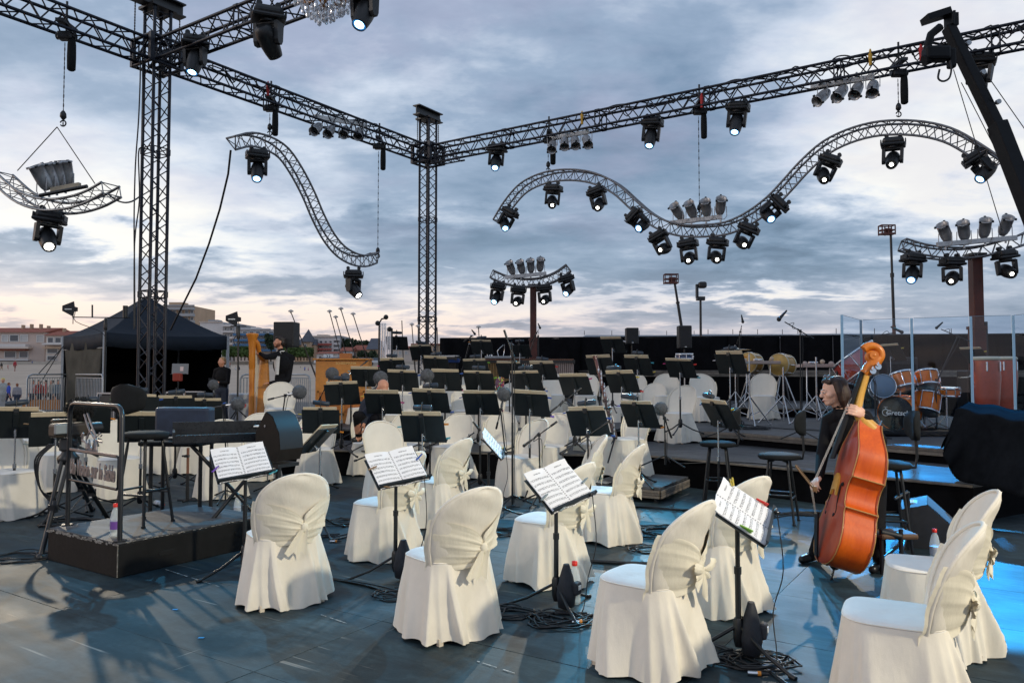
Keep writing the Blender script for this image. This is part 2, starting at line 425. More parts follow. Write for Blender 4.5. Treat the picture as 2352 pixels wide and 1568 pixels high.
for fx, fy in ((.1, .1), (.9, .1), (.9, .9), (.1, .9)):
    e = MB(); c = p_f + ux * fx + uy * fy; e.cyl((c.x, c.y, 0), (c.x, c.y, .17), .03); e.build('leg', BLACKM, deck)
# side deck behind the strings: harp, tent and racks stand on it
sd = MB(); sd.prism([(-4.3, 13.6), (-4.3, 30), (-20, 30), (-20, 14.6), (-8.5, 14.6)], .45 - .03 + .16, Matrix.Translation((0, 0, -.16)))
side = struct('side_stage', sd, FABB); tp = MB(); tp.prism([(-4.3, 13.6), (-4.3, 30), (-20, 30), (-20, 14.6), (-8.5, 14.6)], .034, Matrix.Translation((0, 0, .416))); tp.build('deck_top', mat('side_deck', (.11, .105, .10), .8, nscale=2, namt=.3), side)

# beach: flat sand by the stage, rising inland
SANDM = mat('sand', (.47, .37, .28), .95, nscale=.25, namt=.16, bump=.6, bscale=3)
rows = []
ys = [-60, -10, 20, 40, 55, 70, 90, 110, 130, 150, 162, 175, 300, 900, 2400]
def ground_z(y): return -.9 if y < 45 else (-.9 + (y - 45) / 110 * 4.2 if y < 155 else 3.3)
xs = [-1600, -500, -250, -150, -100, -70, -50, -35, -20, 0, 20, 50, 100, 250, 600, 1600]
mb = MB(); mb.grid([[Vector((x, y, ground_z(y) + (.25 * sin(x * .13 + y * .07) * (1 if 50 < y < 150 else 0)))) for x in xs] for y in ys], len(ys), len(xs))
struct('beach', mb, SANDM)
mb = MB(); mb.grid([[Vector((x, y, ground_z(y) + .05)) for x in (-600, 400)] for y in (156, 172)], 2, 2, False); struct('seafront_road', mb, mat('asphalt', (.06, .06, .062), .9, nscale=3, namt=.2))
mb = MB(); mb.box((-90, 152.5, 3.3), (500, .6, .9)); struct('sea_wall', mb, mat('pale_concrete', (.42, .38, .33), .9, nscale=1, namt=.2))

# ------------------------------------------------------------------ town along the beach
GLASSW = mat('window_glass', (.05, .07, .09), .12, spec=.8); SHUT = mat('shutter', (.52, .50, .48), .7)
FRAMEW = mat('window_frame_white', (.68, .66, .63), .6)
WALLS = dict(beige=mat('beige_render', (.60, .47, .40), .9, nscale=.4, namt=.1), cream=mat('cream_render', (.66, .55, .47), .9, nscale=.4, namt=.1), white=mat('white_render', (.68, .64, .62), .9, nscale=.4, namt=.08),
             grey=mat('grey_render', (.36, .36, .37), .9, nscale=.4, namt=.12), blue=mat('blue_balcony', (.07, .17, .32), .7, nscale=.5, namt=.15), red=mat('red_balcony', (.42, .10, .08), .7), tile=mat('clay_roof_tile', (.30, .085, .05), .9, nscale=1.5, namt=.3),
             slate=mat('slate_roof', (.085, .09, .11), .8, nscale=1, namt=.2), sand=mat('ochre_render', (.52, .36, .24), .9, nscale=.4, namt=.12), dark=mat('dark_recess', (.06, .055, .055), .9))
def facade(name, label, u0, u1, v0, v1, d, depth, wall, wins=(), bands=(), roof=None, chim=(), skew=0.0, cat='building'):
    base = at((u0 + u1) / 2, v1, d); th = thing(name, label, cat, base)
    def rect(a0, b0, a1, b1, dd): return at(a0, b1, dd) - base, at(a1, b0, dd) - base
    lo, hi = rect(u0, v0, u1, v1, d); g = 2.0
    m = MB(); m.box(((lo.x + hi.x) / 2, depth / 2, (lo.z + hi.z) / 2 - g / 2), (hi.x - lo.x, depth, hi.z - lo.z + g)); m.build('wall', WALLS[wall], th)
    for w in wins:
        a, b = rect(w[0], w[1], w[2], w[3], d); c = (a + b) / 2; sx, sz = abs(b.x - a.x), abs(b.z - a.z)
        fr = MB(); t = min(.14, sx * .12)
        for q in ((-sx / 2 + t / 2, 0, t, sz), (sx / 2 - t / 2, 0, t, sz), (0, -sz / 2 + t / 2, sx - 2 * t, t), (0, sz / 2 - t / 2, sx - 2 * t, t)): fr.box((q[0], 0, q[1]), (q[2], .12, q[3]))
        f = fr.build('window', FRAMEW, th, loc=(c.x, -.05, c.z))
        pn = MB(); pn.box((0, .03, 0), (sx - 2 * t, .04, sz - 2 * t)); pn.build('shutter' if len(w) > 4 and w[4] == 's' else 'pane', SHUT if len(w) > 4 and w[4] == 's' else GLASSW, f)
    for bn in bands:
        a, b = rect(bn[0], bn[1], bn[2], bn[3], d); pr = bn[5] if len(bn) > 5 else .9
        m = MB(); m.box(((a.x + b.x) / 2, -pr / 2 - .01, (a.z + b.z) / 2), (abs(b.x - a.x), pr, abs(b.z - a.z))); m.build(bn[6] if len(bn) > 6 else 'balcony', WALLS[bn[4]], th)
    if roof:
        kind, vt, rm = roof; a, b = rect(u0 - 2, vt, u1 + 2, v0, d); y0, y1 = -.5, depth + .5
        m = MB(); cx = (a.x + b.x) / 2; cy = depth / 2
        if kind == 'flat': m.box((cx, cy, (a.z + b.z) / 2), (b.x - a.x, depth + .6, b.z - a.z))
        else:
            rg = .02 if kind == 'spire' else .42
            xr = (b.x - a.x) * (.0 if kind == 'spire' else .38 if kind == 'hip' else .5)
            vs = [(a.x, y0, a.z), (b.x, y0, a.z), (b.x, y1, a.z), (a.x, y1, a.z), (cx - xr, cy, b.z), (cx + xr, cy, b.z)]
            m.add(vs, [(0, 1, 5, 4), (1, 2, 5), (2, 3, 4, 5), (3, 0, 4), (0, 3, 2, 1)])
        ro = m.build('roof', WALLS[rm], th)
        for (cu, cv0, cv1) in chim:
            a, b = rect(cu - 2.2, cv0, cu + 2.2, cv1, d); m = MB(); m.box(((a.x + b.x) / 2, depth * .4, (a.z + b.z) / 2 - .3), (b.x - a.x, .8, b.z - a.z + .6)); m.build('chimney', WALLS['sand'], ro)
    return th
facade('terraced_house', 'long beige house under a low red tiled roof beside the tent', -70, 104, 763, 836, 160, 12, 'beige',
       wins=[(4, 768, 20, 785, 's'), (22, 768, 44, 785), (46, 768, 65, 785, 's'), (84, 769, 106 - 4, 786, 's'), (-40, 768, -14, 785), (10, 806, 38, 822), (44, 806, 66, 822), (-30, 806, -4, 822)],
       bands=[(0, 790, 68, 797, 'white', 1.4), (-4, 797, 76, 801, 'cream', 1.6, 'balcony_slab'), (0, 801, 66, 805, 'tile', 1.2, 'awning'), (-60, 824, 70, 828, 'white', .8, 'ledge')], roof=('gable', 749, 'tile'), chim=[(40, 741, 752), (62, 741, 752), (80, 745, 754), (20, 743, 753)])
facade('terraced_house', 'pale house with a lower red roof and wide white window', 104, 160, 770, 836, 158, 10, 'cream', wins=[(109, 774, 124, 788), (126, 774, 142, 788), (94 + 14, 800, 134, 812), (108, 816, 130, 828)],
       bands=[(104, 788, 150, 792, 'white', 1.2), (104, 797, 146, 800, 'sand', 1.0, 'ledge')], roof=('gable', 757, 'tile'), chim=[(122, 751, 760)])
facade('apartment_tower', 'tall grey tower block with stacked balconies above the tent roof', 376, 447, 703, 836, 230, 16, 'sand',
       wins=[(u, v, u + 8, v + 8) for v in (712, 728, 743, 758) for u in (384, 397, 410, 425, 437)],
       bands=[(376, v, 448, v + 6, 'grey', 1.8) for v in (706, 721, 736, 751, 766)] + [(388, 694, 420, 703, 'sand', -4.0, 'penthouse'), (378, 700, 447, 703, 'grey', .4, 'cornice')])
facade('office_block', 'white block with a blank gable and grey balconied side', 458, 512, 739, 836, 190, 18, 'white', bands=[(478, 734, 500, 739, 'grey', -3, 'plant_room'), (458, 738, 512, 740, 'cream', .3, 'cornice')])
facade('apartment_block', 'narrow grey block with rows of balconies joined to the white gable', 512, 538, 741, 836, 188, 16, 'grey', wins=[(u, v, u + 7, v + 7) for v in (752, 766, 780, 794, 808) for u in (515, 528)], bands=[(512, v, 538, v + 4, 'white', 1.2) for v in (746, 760, 774, 788, 802)])
facade('apartment_block', 'long apartment block with bright blue balcony bands behind the harp', 540, 633, 756, 832, 180, 14, 'cream',
       wins=[(u, v, u + 12, v + 6) for v in (760, 773, 785, 797) for u in range(542, 630, 15)], bands=[(540, v, 634, v + 5, 'blue', 1.6) for v in (766, 779, 790, 802)] + [(548, 754, 622, 757, 'white', .4, 'cornice'), (576, 751, 592, 755, 'white', -3, 'plant_room')])
facade('stone_villa', 'grey stone villa under a steep slate roof beside the loudspeaker', 676, 722, 792, 826, 178, 9, 'sand', wins=[(680, 798, 685, 806), (690, 798, 695, 806), (710, 798, 715, 806)], roof=('hip', 775, 'slate'))
facade('stone_turret', 'pointed slate turret of the stone villa', 692, 712, 785, 826, 176, 5, 'sand', wins=[(699, 790, 704, 798)], roof=('spire', 754, 'slate'), cat='turret')
facade('apartment_block', 'cream apartment block with red balconies and a roof terrace', 706, 766, 774, 826, 182, 14, 'white',
       wins=[(u, v, u + 7, v + 6) for v in (782, 793, 804, 814) for u in (712, 723, 734, 745, 756)], bands=[(708, v, 762, v + 4, 'red', 1.3) for v in (789, 800, 811)] + [(728, 768, 752, 774, 'cream', -3, 'penthouse')], roof=('flat', 771, 'cream'))
facade('apartment_block', 'slim grey and white banded block at the end of the red balconies', 766, 780, 770, 826, 183, 12, 'grey', bands=[(765, v, 781, v + 5, 'white', 1.0) for v in (777, 787, 797, 807, 817)])
facade('seaside_house', 'small pale house under an orange roof behind the leaning poles', 780, 806, 806, 834, 170, 8, 'white', wins=[(784, 811, 789, 818), (794, 811, 799, 818), (786, 823, 794, 832)], roof=('gable', 796, 'tile'))
facade('seaside_house', 'ochre house with a broad tiled roof below the pine crowns', 806, 848, 804, 834, 175, 9, 'sand', wins=[(812, 809, 818, 816), (826, 809, 832, 816), (838, 809, 843, 816)], roof=('hip', 791, 'tile'))
facade('seaside_house', 'dark roofed tower house left of the tubular bells', 843, 868, 802, 834, 172, 8, 'sand', wins=[(848, 807, 853, 816), (858, 807, 863, 816)], roof=('hip', 775, 'slate'))
facade('seaside_house', 'beige house with white shutters behind the black music stand', 898, 946, 800, 836, 165, 9, 'cream', wins=[(904, 806, 910, 814, 's'), (916, 806, 922, 814, 's'), (930, 806, 936, 814, 's'), (904, 822, 910, 832)], roof=('gable', 793, 'tile'))
facade('seaside_house', 'tall ochre house front visible through the corner tower', 1016 - 70, 1010, 792, 836, 168, 9, 'sand', wins=[(u, v, u + 5, v + 8) for v in (798, 814) for u in (952, 966, 980, 994)], roof=('flat', 789, 'tile'))
facade('beach_club', 'low white beach hut by the road sign', 727, 775, 812, 832, 150, 6, 'white', wins=[(732, 817, 740, 824)], roof=('gable', 806, 'tile'), cat='hut')
# road sign with chevrons
b = at(754, 826, 146); sg = thing('chevron_sign', 'white road sign with two black chevrons near the beach hut', 'sign', b)
w = 22 / FPX * 146; h = 9 / FPX * 146
m = MB(); m.box((0, 0, h * .9), (w, .08, h)); m.build('sign_board', WHITE, sg)
for dx in (-w * .12, w * .12):
    m = MB(); s_ = h * .38
    m.prism([(dx - s_ * .5, -s_), (dx - s_ * .1, -s_), (dx + s_ * .7, 0), (dx - s_ * .1, s_), (dx - s_ * .5, s_), (dx + s_ * .3, 0)], .02, Matrix.Translation((0, -.045, h * .9)) @ Matrix.Rotation(R(90), 4, 'X')); m.build('chevron', BLACK, sg)
for dx in (-w * .4, w * .4):
    m = MB(); m.cyl((dx, .06, -1), (dx, .06, h * .5), .06); m.build('post', STEEL, sg)

# trees
LEAFS = [mat('foliage_dark', (.030, .050, .022), .8, nscale=.8, namt=.5), mat('foliage_green', (.055, .095, .02), .8, nscale=.8, namt=.45)]
def crown_mesh(seed, n, leaf, sx, sz, m):
    rnd = random.Random(seed); mb = MB(); cl = [(rnd.uniform(-.75, .75), rnd.uniform(-.6, .6), rnd.uniform(-.5, .55), rnd.uniform(.28, .5)) for _ in range(9)]
    for _ in range(n):
        c = rnd.choice(cl); d = Vector((rnd.gauss(0, 1), rnd.gauss(0, 1), rnd.gauss(0, 1))).normalized() * c[3] * rnd.uniform(.55, 1.05)
        p = Vector(((c[0] + d.x) * sx, (c[1] + d.y) * sx, (c[2] + d.z) * sz)); q = Euler((rnd.uniform(0, 6), rnd.uniform(0, 6), rnd.uniform(0, 6))).to_matrix()
        l = leaf * rnd.uniform(.6, 1.3); mb.add([p + q @ Vector(k) for k in ((-l, 0, 0), (0, -l * .45, .1 * l), (l, 0, 0), (0, l * .45, .1 * l))], [(0, 1, 2, 3)])
    return mb.mesh('crown', LEAFS[m])
def tree(name, label, u, v0, v1, d, wpx, m, seed, group=None):
    b = at(u, v1, d); H = at(u, v0, d).z - b.z; wd = wpx / FPX * d / 2
    t = thing(name, label, 'tree', b, 0, group); mb = MB(); mb.tube([(0, 0, -1), (.1, 0, H * .3), (-.05, .1, H * .6)], [H * .035, H * .026, H * .015], 7)
    for k in range(4): a = k * 1.6; mb.tube([(0, 0, H * .35), (cos(a) * wd * .3, sin(a) * wd * .3, H * .55), (cos(a) * wd * .6, sin(a) * wd * .6, H * .72)], [H * .016, H * .011, H * .006], 5)
    mb.build('trunk', mat('bark', (.09, .065, .045), .9, nscale=3, namt=.3), t)
    put('crown', crown_mesh(seed, 1500, .045 * H + .12, wd, H * .36, m), t, loc=(0, 0, H * .64))
tree('cypress_tree', 'dark tree behind the loudspeaker next to the blue balconies', 622, 764, 820, 174, 34, 0, 3)
tree('pine_tree', 'dark tree rising behind the grey banded block', 789, 772, 826, 186, 26, 0, 4)
tree('pine_tree', 'broad pine with a flat crown above the orange roofs', 822, 778, 826, 188, 54, 0, 5)
tree('leafy_tree', 'round green tree in front of the ochre house left of the tubular bells', 845, 802, 836, 155, 46, 0, 6)
tree('leafy_tree', 'low green tree beside the tubular bells', 806, 812, 838, 152, 40, 0, 8)
def hedge(label, u0, u1, v0, v1, d, seed):
    a, b = at(u0, v1, d), at(u1, v0, d); c = (a + b) / 2; t = thing('clipped_hedge', label, 'hedge', (c.x, c.y, a.z)); rnd = random.Random(seed); mb = MB(); L = b.x - a.x; H = b.z - a.z
    for _ in range(2600):
        p = Vector((rnd.uniform(-L / 2, L / 2), rnd.uniform(-1.5, 1.5), H * rnd.uniform(.3, 1.0) + .25 * sin(rnd.uniform(0, 6)))); q = Euler((rnd.uniform(0, 6), rnd.uniform(0, 6), 0)).to_matrix(); l = .36 * rnd.uniform(.6, 1.3)
        mb.add([p + q @ Vector(k) for k in ((-l, 0, 0), (0, -l * .5, 0), (l, 0, 0), (0, l * .5, 0))], [(0, 1, 2, 3)])
    mb.build('foliage', LEAFS[1], t); m2 = MB()
    for k in range(9): x = -L / 2 + L * (k + .5) / 9; m2.cyl((x, 0, -.5), (x, 0, H * .5), .12)
    m2.build('trunk', mat('bark', (.09, .065, .045), .9), t)
hedge('row of bright green pollarded trees on the seafront by the tent', 516, 592, 799, 822, 150, 1)
hedge('row of bright green pollarded trees behind the harpist', 652, 716, 801, 822, 151, 2)
# parked cars on the seafront
CARB = MB(); CARB.rbox((0, 0, .62), (4.1, 1.7, .62), .16); CARC = MB(); CARC.box((-.1, 0, 1.17), (2.3, 1.5, .52), taper=.78)
WH = MB(); WH.cyl((0, -.1, 0), (0, .1, 0), .32, n=12); whm = WH.mesh('wheel', RUBBER); cbm = CARC.mesh('cabin', GLASSW)
for k, (u, v, c, lab) in enumerate(((748, 833, (.6, .6, .6), 'white'), (772, 832, (.5, .52, .55), 'silver'), (800, 832, (.62, .62, .62), 'pale'), (838, 834, (.05, .06, .08), 'dark'), (868, 834, (.55, .55, .56), 'grey'))):
    b = at(u, v, 145); b.z = ground_z(145) + .02; t = thing('parked_car', ['white car parked below the chevron sign', 'silver car parked between the sign and the orange roofs', 'pale car parked below the leaning poles', 'dark car parked below the dark roofed tower house', 'grey car parked behind the tubular bells'][k], 'car', b, .05 * k, 'cars parked along the seafront')
    CARB.build('body', mat('car_' + lab, c, .3, coat=.5), t); put('cabin', cbm, t)
    for x in (-1.25, 1.25):
        for y in (-.8, .8): put('wheel', whm, t, loc=(x, y, .32))

# ------------------------------------------------------------------ black backdrop, long roofs behind
wa = at(1011, 777, 26.3); wb = at(2420, 766, 23.3)
bd = thing('backdrop_wall', 'long black cloth backdrop wall behind the percussion', 'wall', ((wa.x + wb.x) / 2, (wa.y + wb.y) / 2, -.2)); o0 = bd.location.copy(); nP = 12
for k in range(nP):
    a = wa.lerp(wb, k / nP); b = wa.lerp(wb, (k + 1) / nP); rows = []
    zt = a.z
    for j in range(9):
        t = j / 8; p = a.lerp(b, t); rows.append([Vector((p.x - o0.x, p.y - o0.y - .05 * sin(j * 2.3 + k), z)) for z in (0, 1.2, zt + .2 + .03 * sin(pi * t) * (-1))])
    m = MB(); m.grid(rows, 9, 3); ob = m.build('drape_panel', FABB, bd)
    md = ob.modifiers.new('s', 'SOLIDIFY'); md.thickness = .03
m = MB(); m.tube([wa - o0 + Vector((0, .08, 0)), wb - o0 + Vector((0, .08, 0))], .025); m.build('rail', BLACKM, bd)
ROOFG = mat('grey_marquee_roof', (.19, .20, .225), .6, nscale=.4, namt=.12); ROOFE = mat('marquee_gable_pale', (.42, .42, .44), .7)
mq0 = thing('marquee', 'long low grey marquee roofs behind the black backdrop', 'marquee', (25, 62, -.9))
for k, (u0, u1, v0, v1, d) in enumerate(((1330, 1690, 757, 778, 70), (1600, 1930, 753, 776, 62), (1900, 2420, 750, 772, 55))):
    a = at(u0, v1, d) - mq0.location; b = at(u1, v0, d) - mq0.location; m = MB(); dp = 10
    m.add([(a.x, 0 + d - 62, a.z), (b.x, d - 62, a.z), (b.x, dp + d - 62, b.z), (a.x + 1.6, dp + d - 62, b.z), (b.x, 2 * dp + d - 62, a.z), (a.x, 2 * dp + d - 62, a.z)], [(0, 1, 2, 3), (3, 2, 4, 5)]); m.build('roof', ROOFG, mq0)
    m = MB(); m.add([(a.x, d - 62, a.z), (a.x + 1.6, dp + d - 62, b.z), (a.x, 2 * dp + d - 62, a.z)], [(0, 1, 2)]); m.build('gable', ROOFE, mq0)
    m = MB(); m.box(((a.x + b.x) / 2, dp + d - 62, a.z / 2), (b.x - a.x - .1, 2 * dp - .3, a.z)); m.build('wall', mat('grey_marquee_wall', (.12, .12, .13), .8), mq0)
    for q in range(5):
        x = a.x + (b.x - a.x) * (q + .5) / 5; m = MB(); m.cyl((x, dp + d - 62, b.z), (x, dp + d - 62, b.z + .45), .03); m.build('finial', BLACKM, mq0)
# ================================================================== TRUSS GRID
ZB = 7.0
def on_truss_l(u):   # ground point of the side truss line as seen at u
    k = (u - CU) / FPX; t = (k * LT.y - LT.x) / (D1.x - D1.y * k); return LT + D1 * t
def on_truss_r(u):
    k = (u - CU) / FPX; t = (k * MT.y - MT.x) / (D2.x - D2.y * k); return MT + D2 * t
LT = at(361, 140, 13.3); LT.z = 0; MT = at(983, 367, 19.5); MT.z = 0
D1 = (MT - LT).normalized(); D2 = Vector((D1.y, -D1.x, 0))
def zat(u, v, p):    # height of the sight line (u, v) over ground point p
    r = ray(u, v); return CAMZ + r.z / r.y * p.y
TS = .34
def lattice(m, a, b, c, d, n, r):
    """zigzag between tube a-b and tube c-d"""
    for i in range(n):
        p = a.lerp(b, i / n); q = c.lerp(d, (i + .5) / n); s = a.lerp(b, (i + 1) / n)
        m.cyl(p, q, r, n=5, caps=False); m.cyl(q, s, r, n=5, caps=False)
def box_truss(name, label, A, B, s, mat_, cat='truss', rc=.028, rb=.0125, cell=.5, group=None, seg=2.5):
    A, B = Vector(A), Vector(B); ax = (B - A).normalized(); side = ax.cross(UP)
    if side.length < .1: side = D1.copy(); up = D2.copy()
    else: side.normalize(); up = side.cross(ax)
    L = (B - A).length; t = thing(name, label, cat, A, 0, group)
    E = B - A; cs = [side * (x * s / 2) + up * (y * s / 2) for x, y in ((-1, -1), (1, -1), (1, 1), (-1, 1))]
    for c in cs:
        m = MB(); m.cyl(c, c + E, rc, n=8)
        k = max(1, round(L / seg))
        for i in range(k + 1):
            p = c + E * (i / k); m.cyl(p - ax * .05, p + ax * .05, rc * 1.35, n=8)
        m.build('chord', mat_, t)
    n = max(2, round(L / cell))
    for i in range(4):
        m = MB(); a, b = cs[i], cs[(i + 1) % 4]
        lattice(m, a, a + E, b, b + E, n, rb)
        for q in range(round(L / seg) + 1):
            for w in (-.06, .06):
                p = E * (q / max(1, round(L / seg))) + ax * w
                m.cyl(a + p, b + p, rb * 1.1, n=5, caps=False)
        m.build('lattice', mat_, t)
    return t
zc = ZB + TS / 2
LE = LT - D1 * 5.2; LE.z = zc
box_truss('lighting_truss', 'dark truss running from the front corner tower to the rear corner tower', LT + UP * zc, MT + UP * zc, TS, TRUSSB, cell=.5)
box_truss('lighting_truss', 'dark truss running out of the picture beyond the front tower with one chain hoist', LT + UP * zc - D1 * .3, LE, TS, TRUSSB, cell=.5)
box_truss('lighting_truss', 'dark truss above the big double wave with two bars of silver spotlights', MT + UP * zc, MT + D2 * 14.8 + UP * zc, TS, TRUSSB, cell=.5)
box_truss('lighting_truss', 'dark truss carrying the crystal chandelier overhead', LT + UP * zc + D2 * .2, LT + D2 * 9 + UP * zc, TS, TRUSSB, cell=.5)
def tower(label, P, ztop, s, zb):
    t = box_truss('truss_tower', label, P + UP * zb, P + UP * ztop, s, TRUSSB, 'tower', .029, .0105, .46, None, 2.4)
    # sleeve block round the tower where the trusses meet
    m = MB(); h = TS + .16; w = s + .26
    for x in (-1, 1):
        for y in (-1, 1):
            c = D1 * (x * w / 2) + D2 * (y * w / 2); m.box((c.x, c.y, ZB + TS / 2 - zb), (.07, .07, h), Matrix.Rotation(math.atan2(D1.y, D1.x), 3, 'Z'))
    for z in (ZB - .06 - zb, ZB + TS + .06 - zb):
        for k in (-1, 1):
            for a, b in ((D1, D2), (D2, D1)):
                c = a * (k * w / 2); e = b * (w / 2); m.cyl(c - e + UP * z, c + e + UP * z, .03, n=6)
    for k in (-1, 1):
        for a, b in ((D1, D2), (D2, D1)):
            c = a * (k * w / 2); e = b * (w / 2); m.cyl(c - e + UP * (ZB - .06 - zb), c + e + UP * (ZB + TS + .06 - zb), .02, n=5)
    m.build('sleeve_block', TRUSSB, t)
    m = MB(); z = ztop - zb; Mx = Matrix.Rotation(math.atan2(D2.y, D2.x), 3, 'Z')
    m.box((0, 0, z + .03), (s + .16, s + .16, .05), Mx)
    m.build('top_plate', BLACKM, t)
    m = MB()
    for dz, sx, sz in ((.06, .22, .025), (.17, .02, .2), (.28, .22, .025)): m.box((0, 0, z + dz), (sx, .95, sz), Matrix.Rotation(math.atan2(D1.y, D1.x) - pi / 2 + R(0), 3, 'Z'))
    m.build('head_beam', BLACKM, t)
    for k in (-1, 1):
        m = MB(); p = D1 * (k * .42)
        for i in range(16): m.ell((p.x, p.y, z - .02 - i * .05), (.014, .014, .03), 5, 4)
        m.cyl((p.x, p.y, z - .85), (p.x, p.y, z - 1.0), .03, n=6); m.build('chain', BLACKM, t)
    return t
tower('front corner tower of dark lattice truss standing before the black tent', LT, 7.95, .30, .45)
tower('rear corner tower of dark lattice truss where two trusses meet above the score stands', MT, 8.05, .30, .4)
# loose truss end stub next to the rear sleeve
q = MT + D2 * .55 - D1 * .35 + UP * (ZB - .12); box_truss('truss_stub', 'short dark truss stub fixed low beside the rear corner tower sleeve', q, q + D2 * .75, .22, TRUSSB, cell=.25, rc=.018, rb=.009)

# ------------------------------------------------------------------ curved silver trusses
def catmull(P, n=8):
    o = []; P = [P[0] * 2 - P[1]] + P + [P[-1] * 2 - P[-2]]
    for i in range(1, len(P) - 2):
        for k in range(n):
            t = k / n; a, b, c, d = P[i - 1:i + 3]
            o.append(.5 * ((2 * b) + (c - a) * t + (2 * a - 5 * b + 4 * c - d) * t * t + (3 * b - a - 3 * c + d) * t ** 3))
    o.append(P[-2]); return o
def curved_truss(label, path, side, w=.25, h=.22, flip=1, four=False, rc=.022, rb=.0095, cell=.27, inc=TRUSSS):
    """path = centre line; side = horizontal normal of the curve's plane; triangular (or square) section"""
    path = [Vector(p) for p in path]; pts = []; L = 0; acc = [0]
    for a, b in zip(path, path[1:]): L += (b - a).length; acc.append(L)
    n = max(6, round(L / cell)); N = n * 2
    def at_len(s):
        for i in range(1, len(acc)):
            if acc[i] >= s - 1e-6: return path[i - 1].lerp(path[i], (s - acc[i - 1]) / max(1e-6, acc[i] - acc[i - 1]))
        return path[-1]
    cen = [at_len(L * i / N) for i in range(N + 1)]; org = cen[N // 2].copy()
    t = thing('curved_truss', label, 'truss', org); side = side.normalized()
    chords = [[], [], [], []]
    for i, p in enumerate(cen):
        tg = (cen[min(N, i + 1)] - cen[max(0, i - 1)]).normalized(); nr = side.cross(tg).normalized()
        if nr.z < 0 and not four: nr = -nr
        q = p - org
        if four:
            for k, (x, y) in enumerate(((-1, -1), (1, -1), (1, 1), (-1, 1))): chords[k].append(q + side * (x * w / 2) + nr * (y * h / 2))
        else:
            chords[0].append(q + side * (w / 2) + nr * (h / 2 * flip)); chords[1].append(q - side * (w / 2) + nr * (h / 2 * flip)); chords[2].append(q - nr * (h / 2 * flip))
    chords = [c for c in chords if c]
    for c in chords: m = MB(); m.tube(c, rc, 7); m.build('chord', inc, t)
    for i in range(len(chords)):
        a, b = chords[i], chords[(i + 1) % len(chords)]; m = MB()
        for k in range(0, N - 1, 2):
            m.cyl(a[k], b[k + 1], rb, n=5, caps=False); m.cyl(b[k + 1], a[k + 2], rb, n=5, caps=False)
        m.cyl(a[0], b[0], rb * 1.3, n=5, caps=False); m.cyl(a[-1], b[-1], rb * 1.3, n=5, caps=False)
        m.build('lattice', inc, t)
    return t
S2PX = [(1146, 512), (1172, 470), (1207, 432), (1255, 410), (1310, 403), (1365, 410), (1415, 433), (1455, 468), (1490, 498), (1530, 520), (1575, 531), (1625, 531), (1675, 525), (1725, 503), (1775, 468), (1815, 428), (1855, 385), (1905, 342), (1960, 315), (2020, 299), (2080, 295), (2140, 300), (2195, 315), (2245, 343), (2300, 380)]
s2 = []
for u, v in S2PX: p = on_truss_r(u); s2.append(Vector((p.x, p.y, zat(u, v, p))))
curved_truss('long silver double wave truss hanging under the rear truss with many moving lights', catmull(s2, 5), D1)
S1PX = [(528, 330), (565, 322), (603, 330), (640, 352), (672, 396), (700, 448), (722, 498), (747, 544), (775, 577), (808, 596), (838, 600), (862, 592)]
s1 = []
for u, v in S1PX: p = on_truss_l(u); s1.append(Vector((p.x, p.y, zat(u, v, p))))
curved_truss('silver single wave truss falling steeply between the two towers', catmull(s1, 6), D2, .27, .24)
# smile-shaped truss hung on a bridle at the far side
pL = on_truss_l(132); dL = pL.y
aL = [at(4, 408, dL + .5), at(55, 452, dL + .2), at(110, 473, dL), at(165, 472, dL - .2), at(215, 458, dL - .4), at(256, 436, dL - .6)]
sdL = (aL[-1] - aL[0]); sdL.z = 0; sdL = sdL.normalized(); sdL = Vector((sdL.y, -sdL.x, 0))
curved_truss('short silver smile shaped truss on a wire bridle holding four silver spotlights', catmull(aL, 6), sdL, .30, .17, four=True, rc=.021, rb=.007, cell=.34, inc=SILVER)
# two small arcs on red lifting columns
def arc_on_column(label, clabel, px, d, u, vt, wcol):
    P = [at(a, b, d + (a - u) / FPX * -2.0) for a, b in px]; sd = (P[-1] - P[0]); sd.z = 0; sd.normalize()
    curved_truss(label, catmull(P, 6), Vector((sd.y, -sd.x, 0)), .26, .2, four=True, rc=.02, cell=.26)
    b = at(u, vt, d + .05); t = thing('lifting_column', clabel, 'column', (b.x, b.y + .1, .0)); h = b.z; m = MB(); w = wcol / FPX * d
    m.rbox((0, 0, h * .32), (w, w, h * .64), .015); m.build('outer_mast', RUST, t)
    m = MB(); m.rbox((0, 0, h * .6), (w * .82, w * .82, h * .8), .012); m.build('inner_mast', RUST, t)
    m = MB(); m.box((0, 0, h + .02), (w * 1.25, w * 1.25, .05)); m.box((w * .62, -.02, h * .42), (w * .22, w * .4, h * .5)); m.build('mast_head', BLACKM, t)
    m = MB(); m.box((0, 0, h * .64), (w * 1.12, w * 1.12, .06)); m.build('collar', RUST, t)
ARC1 = [(1130, 630), (1165, 644), (1205, 650), (1245, 647), (1280, 634), (1306, 616)]
ARC2 = [(2072, 562), (2120, 576), (2180, 583), (2240, 580), (2300, 566), (2350, 550), (2392, 528)]
arc_on_column('small silver arc truss on a red column above the back row of stands', 'slim red brown lifting column under the small silver arc truss', ARC1, 19.5, 1225, 656, 18)
arc_on_column('small silver arc truss on a red column above the drum screen', 'thick red brown lifting column standing behind the drum screen', ARC2, 14.5, 2247, 586, 28)

